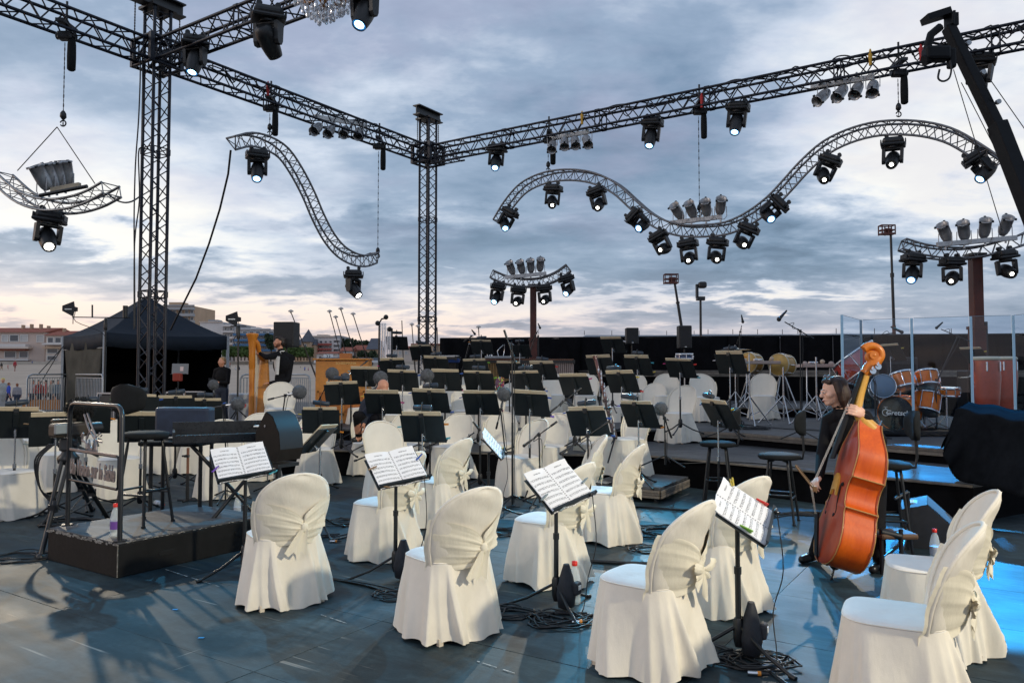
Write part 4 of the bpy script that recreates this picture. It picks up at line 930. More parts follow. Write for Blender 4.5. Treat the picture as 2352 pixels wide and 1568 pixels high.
def chair_meshes(seed, var):
    rnd = random.Random(seed); out = {}
    # seat: flat top with a soft rounded edge
    def rect(a, b, t, n=3.6):
        c, s = cos(t), sin(t); return Vector((a * abs(c) ** (2 / n) * (1 if c >= 0 else -1), b * abs(s) ** (2 / n) * (1 if s >= 0 else -1), 0))
    N = 72; m = MB(); rows = []
    for k, (f, z) in enumerate(((.0, .468), (.5, .466), (.8, .463), (.93, .458), (.985, .449), (1.0, .436))):
        rows.append([rect(.222 * f, .215 * f, 2 * pi * i / N) + Vector((0, .012, z - .006 * cos(2 * pi * i / N * 2) * f)) for i in range(N)])
    m.grid(rows, len(rows), N, True, True); out['seat'] = m.mesh('seat', CREAMS)
    m = MB(); m.tube([rect(.219, .212, 2 * pi * i / N) + Vector((0, .012, .446)) for i in range(N)], .0045, 5, closed=True); out['piping'] = m.mesh('piping', CREAM)
    # skirt with folds growing to the hem
    ph = [rnd.uniform(0, 6.28) for _ in range(5)]; rows = []; NZ = 16; N = 168
    folds = [(rnd.uniform(0, 2 * pi), rnd.uniform(.06, .15), rnd.uniform(.03, .075)) for _ in range(10)]
    corner = [(R(52), .13, .05), (R(128), .13, .05), (R(205), .12, .045), (R(335), .12, .045), (R(256), .075, .085), (R(287), .075, .08), (R(271), .07, -.07)]
    for k in range(NZ):
        t = k / (NZ - 1); row = []
        for i in range(N):
            a = 2 * pi * i / N; p = rect(.222, .215, a, 3.6 - 1.1 * t); fl = 1 + .02 * sin(t * pi) + .27 * t ** 1.15
            r = 0.012 * sin(5 * a + ph[0]) * t + .010 * sin(11 * a + ph[1] + t) * t ** 1.3 + .006 * sin(19 * a + ph[2]) * t * t
            for c, w, h in folds + corner:
                d = (a - c - .12 * (t - .5) * h / .04 + pi) % (2 * pi) - pi; r += h * math.exp(-abs(d / w) ** 1.35) * t ** .9 * .78
            n = p.normalized(); z = .440 * (1 - t) + (.016 + .010 * sin(3 * a + ph[3]) + .008 * sin(7 * a + ph[4])) * t
            q = p * fl + n * r + Vector((0, .012, 0)); row.append(Vector((q.x, q.y, z)))
        rows.append(row)
    m = MB(); m.grid(rows, NZ, N, True, True); out['skirt'] = m.mesh('skirt', CREAM)
    # back: closed shell
    m = MB(); rows = []; S = [0, .06, .12, .2, .3, .4, .5, .58, .66, .74, .81, .87, .92, .955, .98, .993, 1.0]; NX = 15
    for s in S:
        fr, bk = [], []
        for i in range(NX):
            x = -1 + 2 * i / (NX - 1); p, w = back_frame(min(s, .9985), x); th = .045 * (1 - .35 * s) * (1 - .75 * abs(x) ** 4) * (1 if s < .93 else max(.25, (1 - s) / .07))
            wr = .004 * sin(9 * x + 7 * s + ph[0]) * (1 - s) + .0035 * sin(23 * s + 4 * x + ph[1])
            fr.append(p + Vector((0, th * .5, 0))); bk.append(p + Vector((0, -th * .5 - .004 + wr, 0)))
        rows.append(fr + bk[::-1])
    n = len(rows[0]); m.grid(rows, len(S), n, True, True); m.add(rows[-1], [tuple(range(n))], True); out['backrest'] = m.mesh('backrest', CREAM)
    m = MB(); e = []
    for k in range(41):
        a = k / 40; s = 1 - abs(1 - 2 * a) if True else 0; s = min(.9985, sin(a * pi) ** .8); x = -1 if a < .5 else 1; e.append(back_frame(s, x)[0] + Vector((0, .006, 0)))
    m.tube(e, .011, 6); out['edge_roll'] = m.mesh('edge_roll', CREAM)
    # sash: gathered wings from both edges to the knot
    kn = Vector((.02 if var else .045, -.245, .525)); rows_all = MB()
    for sd in (-1, 1):
        rows = []; NP, NQ = 13, 33
        for i in range(NP):
            p = i / (NP - 1); row = []
            for j in range(NQ):
                q = j / (NQ - 1); s0 = -.10 + (.72 if var == 0 else .78) * q; x = sd * (1.02 - p * 1.0)
                base, w = back_frame(max(0.0, s0), x)
                if s0 < 0: base = base + Vector((0, .01, .45 * s0))
                tgt = kn + Vector((0, 0, (q - .5) * .07 - .05 * (1 - q) * sin(p * pi))); e = p ** (1.05 + .35 * q)
                pos = base.lerp(tgt, e); pos.x = base.x * (1 - e) + tgt.x * e
                pleat = (.002 + .008 * p) * (1 - abs(sin(q * pi * 4.2 + sd * .8 + .5 * p + .5 * sin(q * 7 + ph[3])))) ** 1.8 + (.0035 * sin(q * 11 + p * 7 + ph[2]) + .003 * sin(q * 5 - p * 13 + ph[1])) * (1 - p * .5) + (.0012 + .0035 * p) * (1 - abs(sin(q * pi * 9.3 + 2 * p + ph[0]))) ** 3
                lift = .008 + .020 * sin(p * pi) ** .8 * (1 - (2 * q - 1) ** 2 * .7) + pleat
                row.append(pos + Vector((sd * .012 * (1 - p) ** 2 * 1.5, -lift - .022 + (.055 * (1 - p) ** 5), 0)))
            rows.append(row)
        rows_all.grid(rows, NP, NQ, True)
    out['sash'] = rows_all.mesh('sash', CREAM2)
    # knot, loops and tails
    m = MB(); kp = kn + Vector((0, -.045, 0)); m.ell(kp, (.024, .016, .034), 12, 8)
    if var == 0:     # a wide band tucked under with one short tail
        rows = []
        for i in range(10):
            t = i / 9; x = .02 + .20 * t; b, w = back_frame(.30, min(1, x / .24)); rows.append([Vector((x, b.y - .05 + .02 * t - .008 * sin(q * 9), kp.z + (q / 5 - .5) * (.06 + .03 * t) + .02 * t)) for q in range(6)])
        m.grid(rows, 10, 6, True)
        rows = [[kp + Vector((-.012 - .05 * t + (q / 5 - .5) * (.05 + .09 * t), -.012 + .012 * sin(q * 2.2) + .01 * t, -.01 - .14 * t - .03 * (q % 2) * t)) for q in range(6)] for t in [i / 7 for i in range(8)]]
        m.grid(rows, 8, 6, True)
    else:            # open bow: creased pointed loops and loose ends fanning from the knot
        for an, ln, wd, dp in ((165, .125, .060, .030), (205, .10, .050, .018), (15, .130, .062, .032), (335, .105, .050, .016), (245, .13, .046, .010), (290, .17, .060, .014), (110, .075, .045, .012)):
            an = R(an + rnd.uniform(-9, 9)); d = Vector((cos(an), 0, sin(an))); nrm = Vector((-sin(an), 0, cos(an))); ln *= rnd.uniform(.9, 1.12); rows = []
            for i in range(9):
                t = i / 8; w = .012 + wd * (t ** .8) * (1 if t < .8 else 1 - (t - .8) * 2.2); row = []
                for q in range(9):
                    e = q / 4 - 1; cr = .010 * abs(sin(q * 1.35 + an * 3)) * (1 - .4 * t); row.append(kp + d * (ln * t * (1 - .22 * abs(e) ** 2)) + nrm * (e * w * .5) + Vector((0, -dp * sin(min(1, t * 1.25) * pi * .8) - cr + .012 * e * e, 0)))
                rows.append(row)
            m.grid(rows, 9, 9, True)
    out['bow'] = m.mesh('bow', CREAM2)
    m = MB(); m.box((0, 0, .02), (.028, .028, .05)); out['leg'] = m.mesh('leg', CHLEG)
    return out
CHM = [chair_meshes(11, 0), chair_meshes(23, 1), chair_meshes(37, 1)]
def chair_proto(k):
    t = thing('covered_chair', 'x', 'chair', (0, 0, -50), 0, 'cream covered chairs of the orchestra')
    for n in ('skirt', 'backrest', 'sash', 'bow'): put(n, CHM[k][n], t)
    s = put('seat', CHM[k]['seat'], t); put('piping', CHM[k]['piping'], s)
    put('edge_roll', CHM[k]['edge_roll'], [c for c in t.children if c.name.startswith('backrest')][0])
    for x in (-.2, .2):
        for y in (-.2, .21): put('leg', CHM[k]['leg'], t, loc=(x, y, -.005))
    return t
bpy.context.view_layer.update()
CP = [chair_proto(k) for k in range(3)]; usedc = [False] * 3
def chair(u, v, azd, label, z=0.0, k=None, sc=None, d=None):
    """(u, v): the centre of the chair's footprint on the floor at height z; azd: compass facing, 0 = away from the camera, -90 = to the left"""
    P = gz(u, v, z) if d is None else Vector((at(u, v, d).x, d, z)); sc = sc or (1.04 if abs(azd) < 100 else 1.10)
    k = random.randrange(1, 3) if k is None else k
    if not usedc[k]: usedc[k] = True; o = CP[k]; o.location = P; o.rotation_euler = (0, 0, -R(azd)); o['label'] = label; o.scale = (sc,) * 3; return o
    return dup(CP[k], P, -R(azd), label, scale=sc)
# nearest ring, seen from behind
chair(650, 1375, -34, 'cream covered chair nearest the black podium corner, its tied sash facing us', k=0)
chair(1030, 1444, -40, 'cream covered chair in the middle of the front row, its tied sash facing us', k=0)
chair(1492, 1520, -52, 'large cream covered chair at the bottom edge just before the tilted score', k=1)
chair(1650, 1392, -38, 'cream covered chair whose star bow shows behind the tilted score', k=1)
chair(884, 1275, -62, 'cream covered chair with its seat left of the second score stand pole', k=1)
chair(1262, 1330, -58, 'cream covered chair with the red capped bottle at its hem', k=2)
chair(1008, 1205, -60, 'cream covered chair with a pleated sash right beside the second white score', k=1)
chair(1395, 1238, -68, 'cream covered chair in profile between the third score and the deck platform', k=2)
chair(1318, 1195, -92, 'cream covered chair with a narrow back rising behind the third white score', k=1)
chair(2140, 1480, -68, 'cream covered chair on the bright blue floor beside the bottle', k=2)
chair(2065, 1640, -62, 'cream covered chair cut by the bottom right corner', k=1)
# middle ring, facing us
chair(725, 1110, 165, 'cream covered chair facing us beside the sideways music stand', k=1)
chair(846, 1088, 172, 'cream covered chair facing us left of the gooseneck lamp', k=2)
chair(895, 1150, 150, 'cream covered chair facing us half hidden by the second white score', k=1)
chair(1036, 1100, -158, 'cream covered chair facing us behind the pleated sash chair', k=2)
chair(1196, 1135, -130, 'cream covered chair right of the small folded white score', k=1)
chair(1292, 1075, -140, 'cream covered chair behind the dark stand with a lamp, left of the long bassoon', k=2)
chair(1440, 1090, -122, 'cream covered chair standing on the low deck platform', z=.2, k=1)
chair(1555, 1015, -140, 'cream covered chair beside the fuzzy microphone on the riser', z=.4, k=2)
chair(1752, 962, -158, 'cream covered chair standing alone on the riser near the yellow drums', z=.6, k=1)
chair(1622, 968, 175, 'cream covered chair half hidden by the big dark stand on the riser', z=.6, k=2)
chair(1530, 962, -165, 'cream covered chair behind the fuzzy microphone chair', z=.6, k=1)
chair(1495, 985, -150, 'cream covered chair below the bassoon bell on the riser', z=.4, k=2)
chair(1410, 990, -160, 'cream covered chair behind the lamp of the dark bassoon stand', z=.4, k=1)
chair(1228, 1005, -170, 'cream covered chair with a sash just behind the grey fuzzy microphone', z=.4, k=2)
chair(1125, 1015, 175, 'cream covered chair under the row of dark stands by the boom pole', z=.4, k=1)
chair(1068, 1005, -175, 'cream covered chair between two dark stands right of the boom pole', z=.4, k=2)
chair(975, 1010, 178, 'cream covered chair behind the crossed boom pole', z=.4, k=1)
chair(965, 955, 180, 'cream covered chair under the round grey microphone', z=.6, k=2)
chair(1082, 955, -178, 'cream covered chair in the back row below the xylophone', z=.6, k=1)
chair(1270, 958, -172, 'cream covered chair in the back row right of the xylophone pipes', z=.6, k=2)
chair(1345, 960, -170, 'cream covered chair in the back row beside the bassoon top', z=.6, k=1)
chair(828, 995, 170, 'cream covered chair in front of the honey wood cabinet', z=.4, k=1)
chair(912, 1020, 172, 'cream covered chair behind the seated helper in dark clothes', z=.4, k=2)
chair(935, 1095, 176, 'cream covered chair between the seated helper and the gooseneck lamp', k=2)
chair(1142, 1092, -165, 'cream covered chair behind the slim microphone pole in the middle', k=1)
chair(1260, 1100, -150, 'cream covered chair half hidden left of the third score lamp', k=2)
chair(1360, 1060, -145, 'cream covered chair under the two blue pegged stand', z=.0, k=1, d=12.0)
chair(1172, 985, -172, 'cream covered chair behind the crossed pole stand in the third row', z=.4, k=1)
chair(1022, 985, 178, 'cream covered chair behind the third row stand with a pink peg', z=.4, k=2)
chair(900, 968, 176, 'cream covered chair behind the third row stand next to the celesta', z=.6, k=1)
chair(1200, 950, -174, 'cream covered chair below the marimba in the back row', z=.6, k=2)
chair(1456, 955, -165, 'cream covered chair behind the teal and yellow pegged stand', z=.6, k=1)
chair(592, 1100, 168, 'cream covered chair under the big rounded monitor', k=1)
chair(455, 1085, 164, 'cream covered chair below the stage keyboard', k=2)
# left desks, seen in front of the barrier
chair(22, 1185, 118, 'cream covered chair cut by the left edge with a blue white seat', k=1)
chair(72, 1080, 150, 'cream covered chair behind the outermost dark stand on the far left', k=2)
chair(190, 1085, 148, 'cream covered chair behind the conductor guard rail uprights', k=1)
chair(140, 1125, 140, 'cream covered chair seat beside the outer tripod leg', k=2)
chair(272, 1140, 155, 'cream covered chair behind the legs of the conductor stool', k=1)
chair(372, 1085, 162, 'cream covered chair behind the dark keyboard case', k=2)
chair(505, 1140, 165, 'cream covered chair below the first white score', k=1)
chair(640, 1010, 168, 'cream covered chair sliver behind the harp player', z=.45, k=2, d=13.9)

# ================================================================== MUSIC STANDS
DESKM = mat('stand_desk_black', (.012, .016, .018), .42, nscale=8, namt=.3); CHRS = mat('stand_chrome', (.45, .47, .50), .25, .95)
def desk_mesh():
    m = MB(); W_, H_ = .50, .34
    m.rbox((0, 0, 0), (W_, .006, H_), .0025); m.box((0, -.026, -H_ / 2 + .003), (W_, .052, .005)); m.box((0, -.052, -H_ / 2 + .012), (W_, .004, .018)); return m.mesh('desk', DESKM)
def spine_mesh(): m = MB(); m.cyl((0, .02, -.06), (0, .052, -.06), .016, n=10); m.ell((0, .052, -.06), .017, 8, 6); m.rbox((0, .024, -.10), (.034, .012, .06), .004); return m.mesh('desk_bracket', CHRS)
def pad_mesh(): m = MB(); m.rbox((0, .012, 0), (.055, .02, .30), .006); return m.mesh('spine', DESKM)
def tripod_leg(): m = MB(); m.tube([(0, .02, .17), (0, .20, .07), (0, .36, .012)], .011, 6); m.cyl((0, .345, .016), (0, .385, .008), .015, n=8); return m.mesh('leg', BLACKM)
def hub_mesh(): m = MB(); m.lathe([(.02, .10), (.032, .12), (.035, .20), (.026, .24)], 10); return m.mesh('hub', BLACKM)
def lampshade(): m = MB(); m.lathe([(.02, -.112), (.030, -.105), (.033, 0), (.030, .105), (.02, .112)], 12, Matrix.Rotation(R(90), 4, 'Y')); return m.mesh('lamp', LAMPB)
def score_mesh(): m = MB(); m.rbox((-.112, 0, 0), (.222, .012, .34), .003); m.rbox((.112, .0, 0.002), (.222, .016, .34), .003); return m.mesh('open_score', PAPER)
DK, SPN, PAD, LEG, HUB, LMP, SCR = desk_mesh(), spine_mesh(), pad_mesh(), tripod_leg(), hub_mesh(), lampshade(), score_mesh()
PEGC = dict(blue=(.03, .09, .35), yellow=(.55, .42, .05), orange=(.6, .22, .02), pink=(.5, .03, .18), teal=(.05, .32, .40), green=(.20, .42, .05), purple=(.16, .06, .40), white=(.65, .65, .68), red=(.6, .03, .02), wood=(.25, .16, .09), grey=(.22, .27, .28))
def peg_mesh(c):
    def f():
        m = MB()
        for s in (-1, 1): m.rbox((.0, s * .005, s * .003), (.075, .008, .010), .002, Matrix.Rotation(R(4 * s), 3, 'Z'))
        m.cyl((.01, -.008, 0), (.01, .008, 0), .006, n=8); return m.mesh('clothes_peg', mat('peg_' + c, PEGC[c], .45))
    return cached('peg' + c, f)
def peg(c, label, M):
    o = put('clothes_peg', peg_mesh(c), M=M); tag(o, label, 'clothes peg', 'clothes pegs clipped on the music stands'); return o
def gooseneck(m, p0, p1, lift):
    p0, p1 = Vector(p0), Vector(p1); mid = (p0 + p1) / 2 + Vector((0, 0, lift)); m.tube(catmull([p0, p0.lerp(mid, .6) + Vector((0, 0, lift * .35)), p1.lerp(mid, .4) + Vector((0, 0, lift * .3)), p1], 5), .007, 6)
def music_stand(u, v, d, fz, azd, where, tilt=24, lamp=1, pegs=(), score=True, scale=1.0, lampdx=.0):
    if abs(azd) > 150 and u > 800: azd = -180 + (u - 760) * .05; tilt = max(tilt, 31)
    """dark stand seen from behind; (u, v): centre of its desk"""
    P = at(u, v, d); az_ = -R(azd); t = thing('music_stand', 'black music stand ' + where, 'music stand', (P.x, P.y, fz), az_, 'black music stands of the orchestra')
    h = P.z - fz; Md = Matrix.Translation((0, 0, h)) @ Matrix.Rotation(R(-tilt - random.uniform(-5, 5)), 4, 'X') @ Matrix.Rotation(R(random.uniform(-2.5, 2.5)), 4, 'Y')
    dk = put('desk', DK, t, M=Md); put('spine', PAD, dk); put('desk_bracket', SPN, dk)
    m = MB(); m.cyl((0, .035, .2), (0, .035, h * .55), .0145, n=10); m.build('pole', BLACKM, t); m = MB(); m.cyl((0, .035, h * .55), (0, .035, h - .05), .0095, n=8); m.cyl((0, .035, h * .55 - .02), (0, .035, h * .55 + .03), .02, n=8); m.build('inner_pole', CHRS, t)
    hb = put('hub', HUB, t, loc=(0, .035, 0)); a0 = random.uniform(0, 2)
    for k in range(3): put('leg', LEG, t, M=Matrix.Translation((0, .035, 0)) @ Matrix.Rotation(a0 + k * 2 * pi / 3, 4, 'Z'))
    if lamp:
        top = Md @ Vector((lampdx * .2, .0, .172)); lp = top + Vector((lampdx, -.05 if lamp == 1 else .10, .085 if lamp == 1 else .0)); m = MB(); gooseneck(m, top, lp, .10); m.box(top, (.05, .03, .045)); g = m.build('lamp_neck', BLACKM, t)
        put('lamp', LMP, t, M=Matrix.Translation(lp) @ Matrix.Rotation(random.uniform(-.15, .15), 4, 'Y') @ Matrix.Rotation(random.uniform(-.3, .3), 4, 'Z'))
    t.scale = (scale,) * 3; MW = Matrix.Translation((P.x, P.y, fz)) @ Matrix.Rotation(az_, 4, 'Z') @ Matrix.Scale(scale, 4)
    if score:
        o = put('open_score', SCR, M=MW @ Md @ Matrix.Translation((random.uniform(-.015, .015), -.012, .042 + random.uniform(-.010, .012))) @ Matrix.Rotation(random.uniform(-.02, .02), 4, 'Y'))
        tag(o, 'open cream score on the stand ' + where, 'score', 'open scores on the music stands')
    for c, sx, sz in pegs:
        peg(c, c + (' peg, lower ' if sz < 0 else ' peg, upper ') + ('left' if sx < 0 else 'right') + ', on the stand ' + where, MW @ Md @ Matrix.Translation((-sx * .262, -.008, sz)) @ Matrix.Rotation(random.uniform(-.25, .25) + (0 if sx < 0 else pi), 4, 'Y'))
    return t
MSX = [  # u, v, d, floor, azimuth, where, opts        (front desks first)
    (36, 975, 8.6, 0, 150, 'outermost on the far left', dict(pegs=(('blue', 1, .12), ('green', 1, -.12)), tilt=20)),
    (128, 990, 8.4, 0, 148, 'behind the video camera tripod', dict(pegs=(('wood', -1, .09), ('grey', -1, -.14)), tilt=20, lamp=0)),
    (200, 965, 9.2, 0, 155, 'behind the guard rail', dict(pegs=(('orange', 1, .02),), tilt=20)),
    (318, 938, 10.4, 0, 160, 'behind the conductor stool backrest', dict(pegs=(('blue', 1, .13),), tilt=18)),
    (325, 985, 8.9, 0, 158, 'behind the conductor stool seat', dict(lamp=0, tilt=22)),
    (405, 940, 11.0, 0, 165, 'behind the blue black case', dict(pegs=(('white', -1, .05),), tilt=20)),
    (470, 945, 11.4, 0, 165, 'right of the blue black case', dict(pegs=(('blue', 1, .13),), tilt=18)),
    (737, 968, 10.4, 0, 175, 'with yellow and pink pegs by the sideways stand', dict(pegs=(('yellow', -1, .10), ('pink', -1, -.10), ('orange', 1, -.15)), tilt=16)),
    (786, 906, 11.2, .4, 178, 'left of the seated helper', dict(pegs=(('teal', 1, -.14),))),
    (880, 927, 10.6, .4, -176, 'right of the seated helper', dict(pegs=(('yellow', -1, .12), ('pink', 1, .02)), lamp=0)),
    (990, 924, 10.4, .0, -172, 'second right of the seated helper', dict(pegs=(('blue', -1, .14), ('blue', 1, -.16)))),
    (1105, 928, 10.4, .0, -170, 'with yellow and pink pegs by the fuzzy microphone', dict(pegs=(('yellow', 1, .12), ('pink', 1, -.10), ('blue', -1, .1)), lamp=0)),
    (1219, 930, 10.0, .0, -168, 'right of the slim microphone pole', dict(pegs=(('blue', 1, .12), ('purple', 1, -.16)), lamp=0)),
    (1351, 972, 9.0, .0, -164, 'with two blue pegs low before the bassoon', dict(pegs=(('blue', -1, .14), ('blue', 1, .06), ('blue', 1, -.17)))),
    (1470, 955, 9.6, .2, -136, 'turned sideways above the deck platform', dict(pegs=(('orange', 1, -.16), ('purple', -1, .13)), lampdx=.12, lamp=1)),
    (972, 985, 8.6, .0, -158, 'with teal pegs above the pleated sash', dict(pegs=(('teal', -1, .02), ('orange', 1, .06), ('teal', 1, -.12)), tilt=20)),
    (1655, 955, 8.9, .0, -112, 'seen edge on next to the tall bar stool', dict(pegs=(('blue', -1, .14), ('yellow', 1, .1)), lampdx=.14, tilt=28)),
    (728, 1012, 7.7, .0, 100, 'seen sideways before the lone front chair', dict(score=True, lamp=0, tilt=40)),
    (842, 868, 12.6, .4, 178, 'right of the two round microphones', dict(pegs=(('teal', -1, .12),), lamp=0)),
    (926, 877, 12.2, .4, -176, 'under the big round microphone', dict(pegs=(('blue', 1, .12), ('yellow', 1, -.15)), lamp=1)),
    (1024, 876, 12.2, .4, -174, 'behind the round microphone in the third row', dict(pegs=(('blue', 1, .14), ('pink', 1, -.16)), lamp=0)),
    (1101, 877, 12.2, .4, -172, 'left of the beaded bag in the third row', dict(pegs=(('green', 1, .08), ('teal', 1, -.16)),)),
    (1210, 878, 11.8, .4, -170, 'crossed by the slim pole in the third row', dict(pegs=(('blue', 1, -.17),), lamp=1)),
    (1322, 886, 11.6, .4, -168, 'left of the bassoon in the third row', dict(pegs=(('pink', 1, .12), ('white', 1, -.14)), lamp=0)),
    (1430, 880, 11.6, .4, -164, 'right of the bassoon in the third row', dict(pegs=(('yellow', 1, .10), ('red', 1, -.15)), lampdx=.1)),
    (902, 845, 14.4, .6, -178, 'in front of the tubular bells', dict(pegs=(('pink', -1, .05),))),
    (1002, 841, 14.6, .6, -176, 'in front of the xylophone', dict(lamp=1)),
    (1094, 846, 14.6, .6, -175, 'before the xylophone with a green peg', dict(pegs=(('green', 1, .12),),)),
    (1172, 852, 14.0, .6, -174, 'left of the marimba pipes', dict(pegs=(('teal', 1, .12),), lamp=0)),
    (1248, 854, 13.6, .6, -173, 'with a red peg before the marimba pipes', dict(pegs=(('red', 1, .10),))),
    (1379, 841, 13.2, .6, -172, 'behind the bassoon top in the back row', dict(pegs=(('blue', 1, -.16),), lamp=0)),
    (1466, 842, 13.2, .6, -170, 'with teal and yellow pegs in the back row', dict(pegs=(('teal', 1, .08), ('yellow', 1, -.10)))),
    (1564, 848, 12.6, .6, -170, 'with a red peg left of the snare stand', dict(pegs=(('red', 1, .10), ('pink', -1, .1), ('teal', 1, -.16)), lamp=0)),
    (1679, 836, 11.8, .6, -168, 'large and close before the first yellow drum', dict(pegs=(('orange', 1, .12), ('white', -1, .06), ('grey', 1, .02)),)),
    (912, 788, 17.2, .8, -176, 'raised high right of the tubular bells', dict(tilt=30, lamp=1, score=False)),
    (968, 811, 17.0, .8, -178, 'below the high stand by the corner tower', dict(tilt=30)),
    (1107, 799, 17.0, .8, -176, 'raised high at the end of the backdrop', dict(pegs=(('white', -1, .1), ('orange', -1, .14)), tilt=20)),
    (1408, 794, 15.6, .8, -174, 'raised high before the dark backdrop', dict(pegs=(('white', 1, .1),), tilt=18, lamp=0)),
    (1195, 806, 17.6, .8, -176, 'far back before the red column', dict(tilt=20, lamp=1, score=False)),
]
for a in MSX: music_stand(*a[:6], **a[6])

# ------------------------------------------------------------------ stands with white scores facing us
def print_mat():
    m = bpy.data.materials.new('printed_music'); m.use_nodes = True; T = NT(m.node_tree); b = m.node_tree.nodes['Principled BSDF']
    t = T.n('ShaderNodeTexCoord'); s = T.n('ShaderNodeSeparateXYZ'); T.l(t.outputs['Object'], s.inputs[0]); x, y, z = s.outputs
    row = T.m('MULTIPLY', T.m('ADD', z, .15), 26.0); fr = T.m('FRACT', row); idx = T.m('FLOOR', row)
    inrow = T.m('MULTIPLY', T.m('GREATER_THAN', fr, .30), T.m('LESS_THAN', fr, .74)); top = T.m('LESS_THAN', z, .122)
    ax = T.m('ABSOLUTE', x); page = T.m('MULTIPLY', T.m('GREATER_THAN', ax, .018), T.m('LESS_THAN', ax, .196))
    lines = T.m('LESS_THAN', T.m('FRACT', T.m('MULTIPLY', fr, 11.0)), .22)
    cv = T.n('ShaderNodeCombineXYZ'); T.l(T.m('MULTIPLY', x, 150.0), cv.inputs[0]); T.l(T.m('MULTIPLY', fr, 6.0), cv.inputs[1]); T.l(T.m('MULTIPLY', idx, 3.7), cv.inputs[2])
    nz = T.noise(cv.outputs[0], 1.6, 2, .5); note = T.m('GREATER_THAN', nz, .545)
    beam = T.m('MULTIPLY', T.m('GREATER_THAN', T.noise(cv.outputs[0], .35, 1, .5), .5), T.m('MULTIPLY', T.m('GREATER_THAN', fr, .62), T.m('LESS_THAN', fr, .68)))
    ink = T.m('MULTIPLY', T.m('MULTIPLY', inrow, T.m('MULTIPLY', page, top)), T.m('MAXIMUM', T.m('MULTIPLY', lines, .5), T.m('MAXIMUM', note, beam)))
    ttl = T.m('MULTIPLY', T.m('MULTIPLY', T.m('GREATER_THAN', z, .136), T.m('LESS_THAN', z, .146)), T.m('MULTIPLY', T.m('LESS_THAN', T.m('ABSOLUTE', T.m('ADD', ax, -.105)), .035), T.m('GREATER_THAN', nz, .46)))
    ring = T.m('MULTIPLY', T.m('LESS_THAN', ax, .006), T.m('LESS_THAN', T.m('FRACT', T.m('MULTIPLY', z, 62)), .5))
    ink = T.m('MAXIMUM', T.m('MAXIMUM', ink, T.m('MULTIPLY', ttl, .8)), T.m('MULTIPLY', ring, .9))
    T.l(T.mix(T.m('MULTIPLY', ink, .86), (.84, .84, .86), (.03, .03, .04)), b.inputs['Base Color']); b.inputs['Roughness'].default_value = .7
    return m
PRINT = print_mat()
def sheet_mesh():
    m = MB(); rows = []
    for i in range(17):
        x = -.205 + .41 * i / 16; c = -.010 * (1 - abs(x) / .205) ** 2 * 1.2; bow = -.008 * sin(abs(x) / .205 * pi)
        rows.append([Vector((x, -c + bow - (.010 if j == 8 else 0) * abs(x) / .205, -.165 + .34 * j / 8)) for j in range(9)])
    m.grid(rows, 17, 9, True); m.grid([[p + Vector((0, .006, 0)) for p in r][::-1] for r in rows], 17, 9, True); return m.mesh('printed_score', PRINT)
SHT = sheet_mesh()
BAG = mat('black_nylon', (.016, .018, .026), .7, nscale=30, namt=.3, bump=.4, bscale=60)
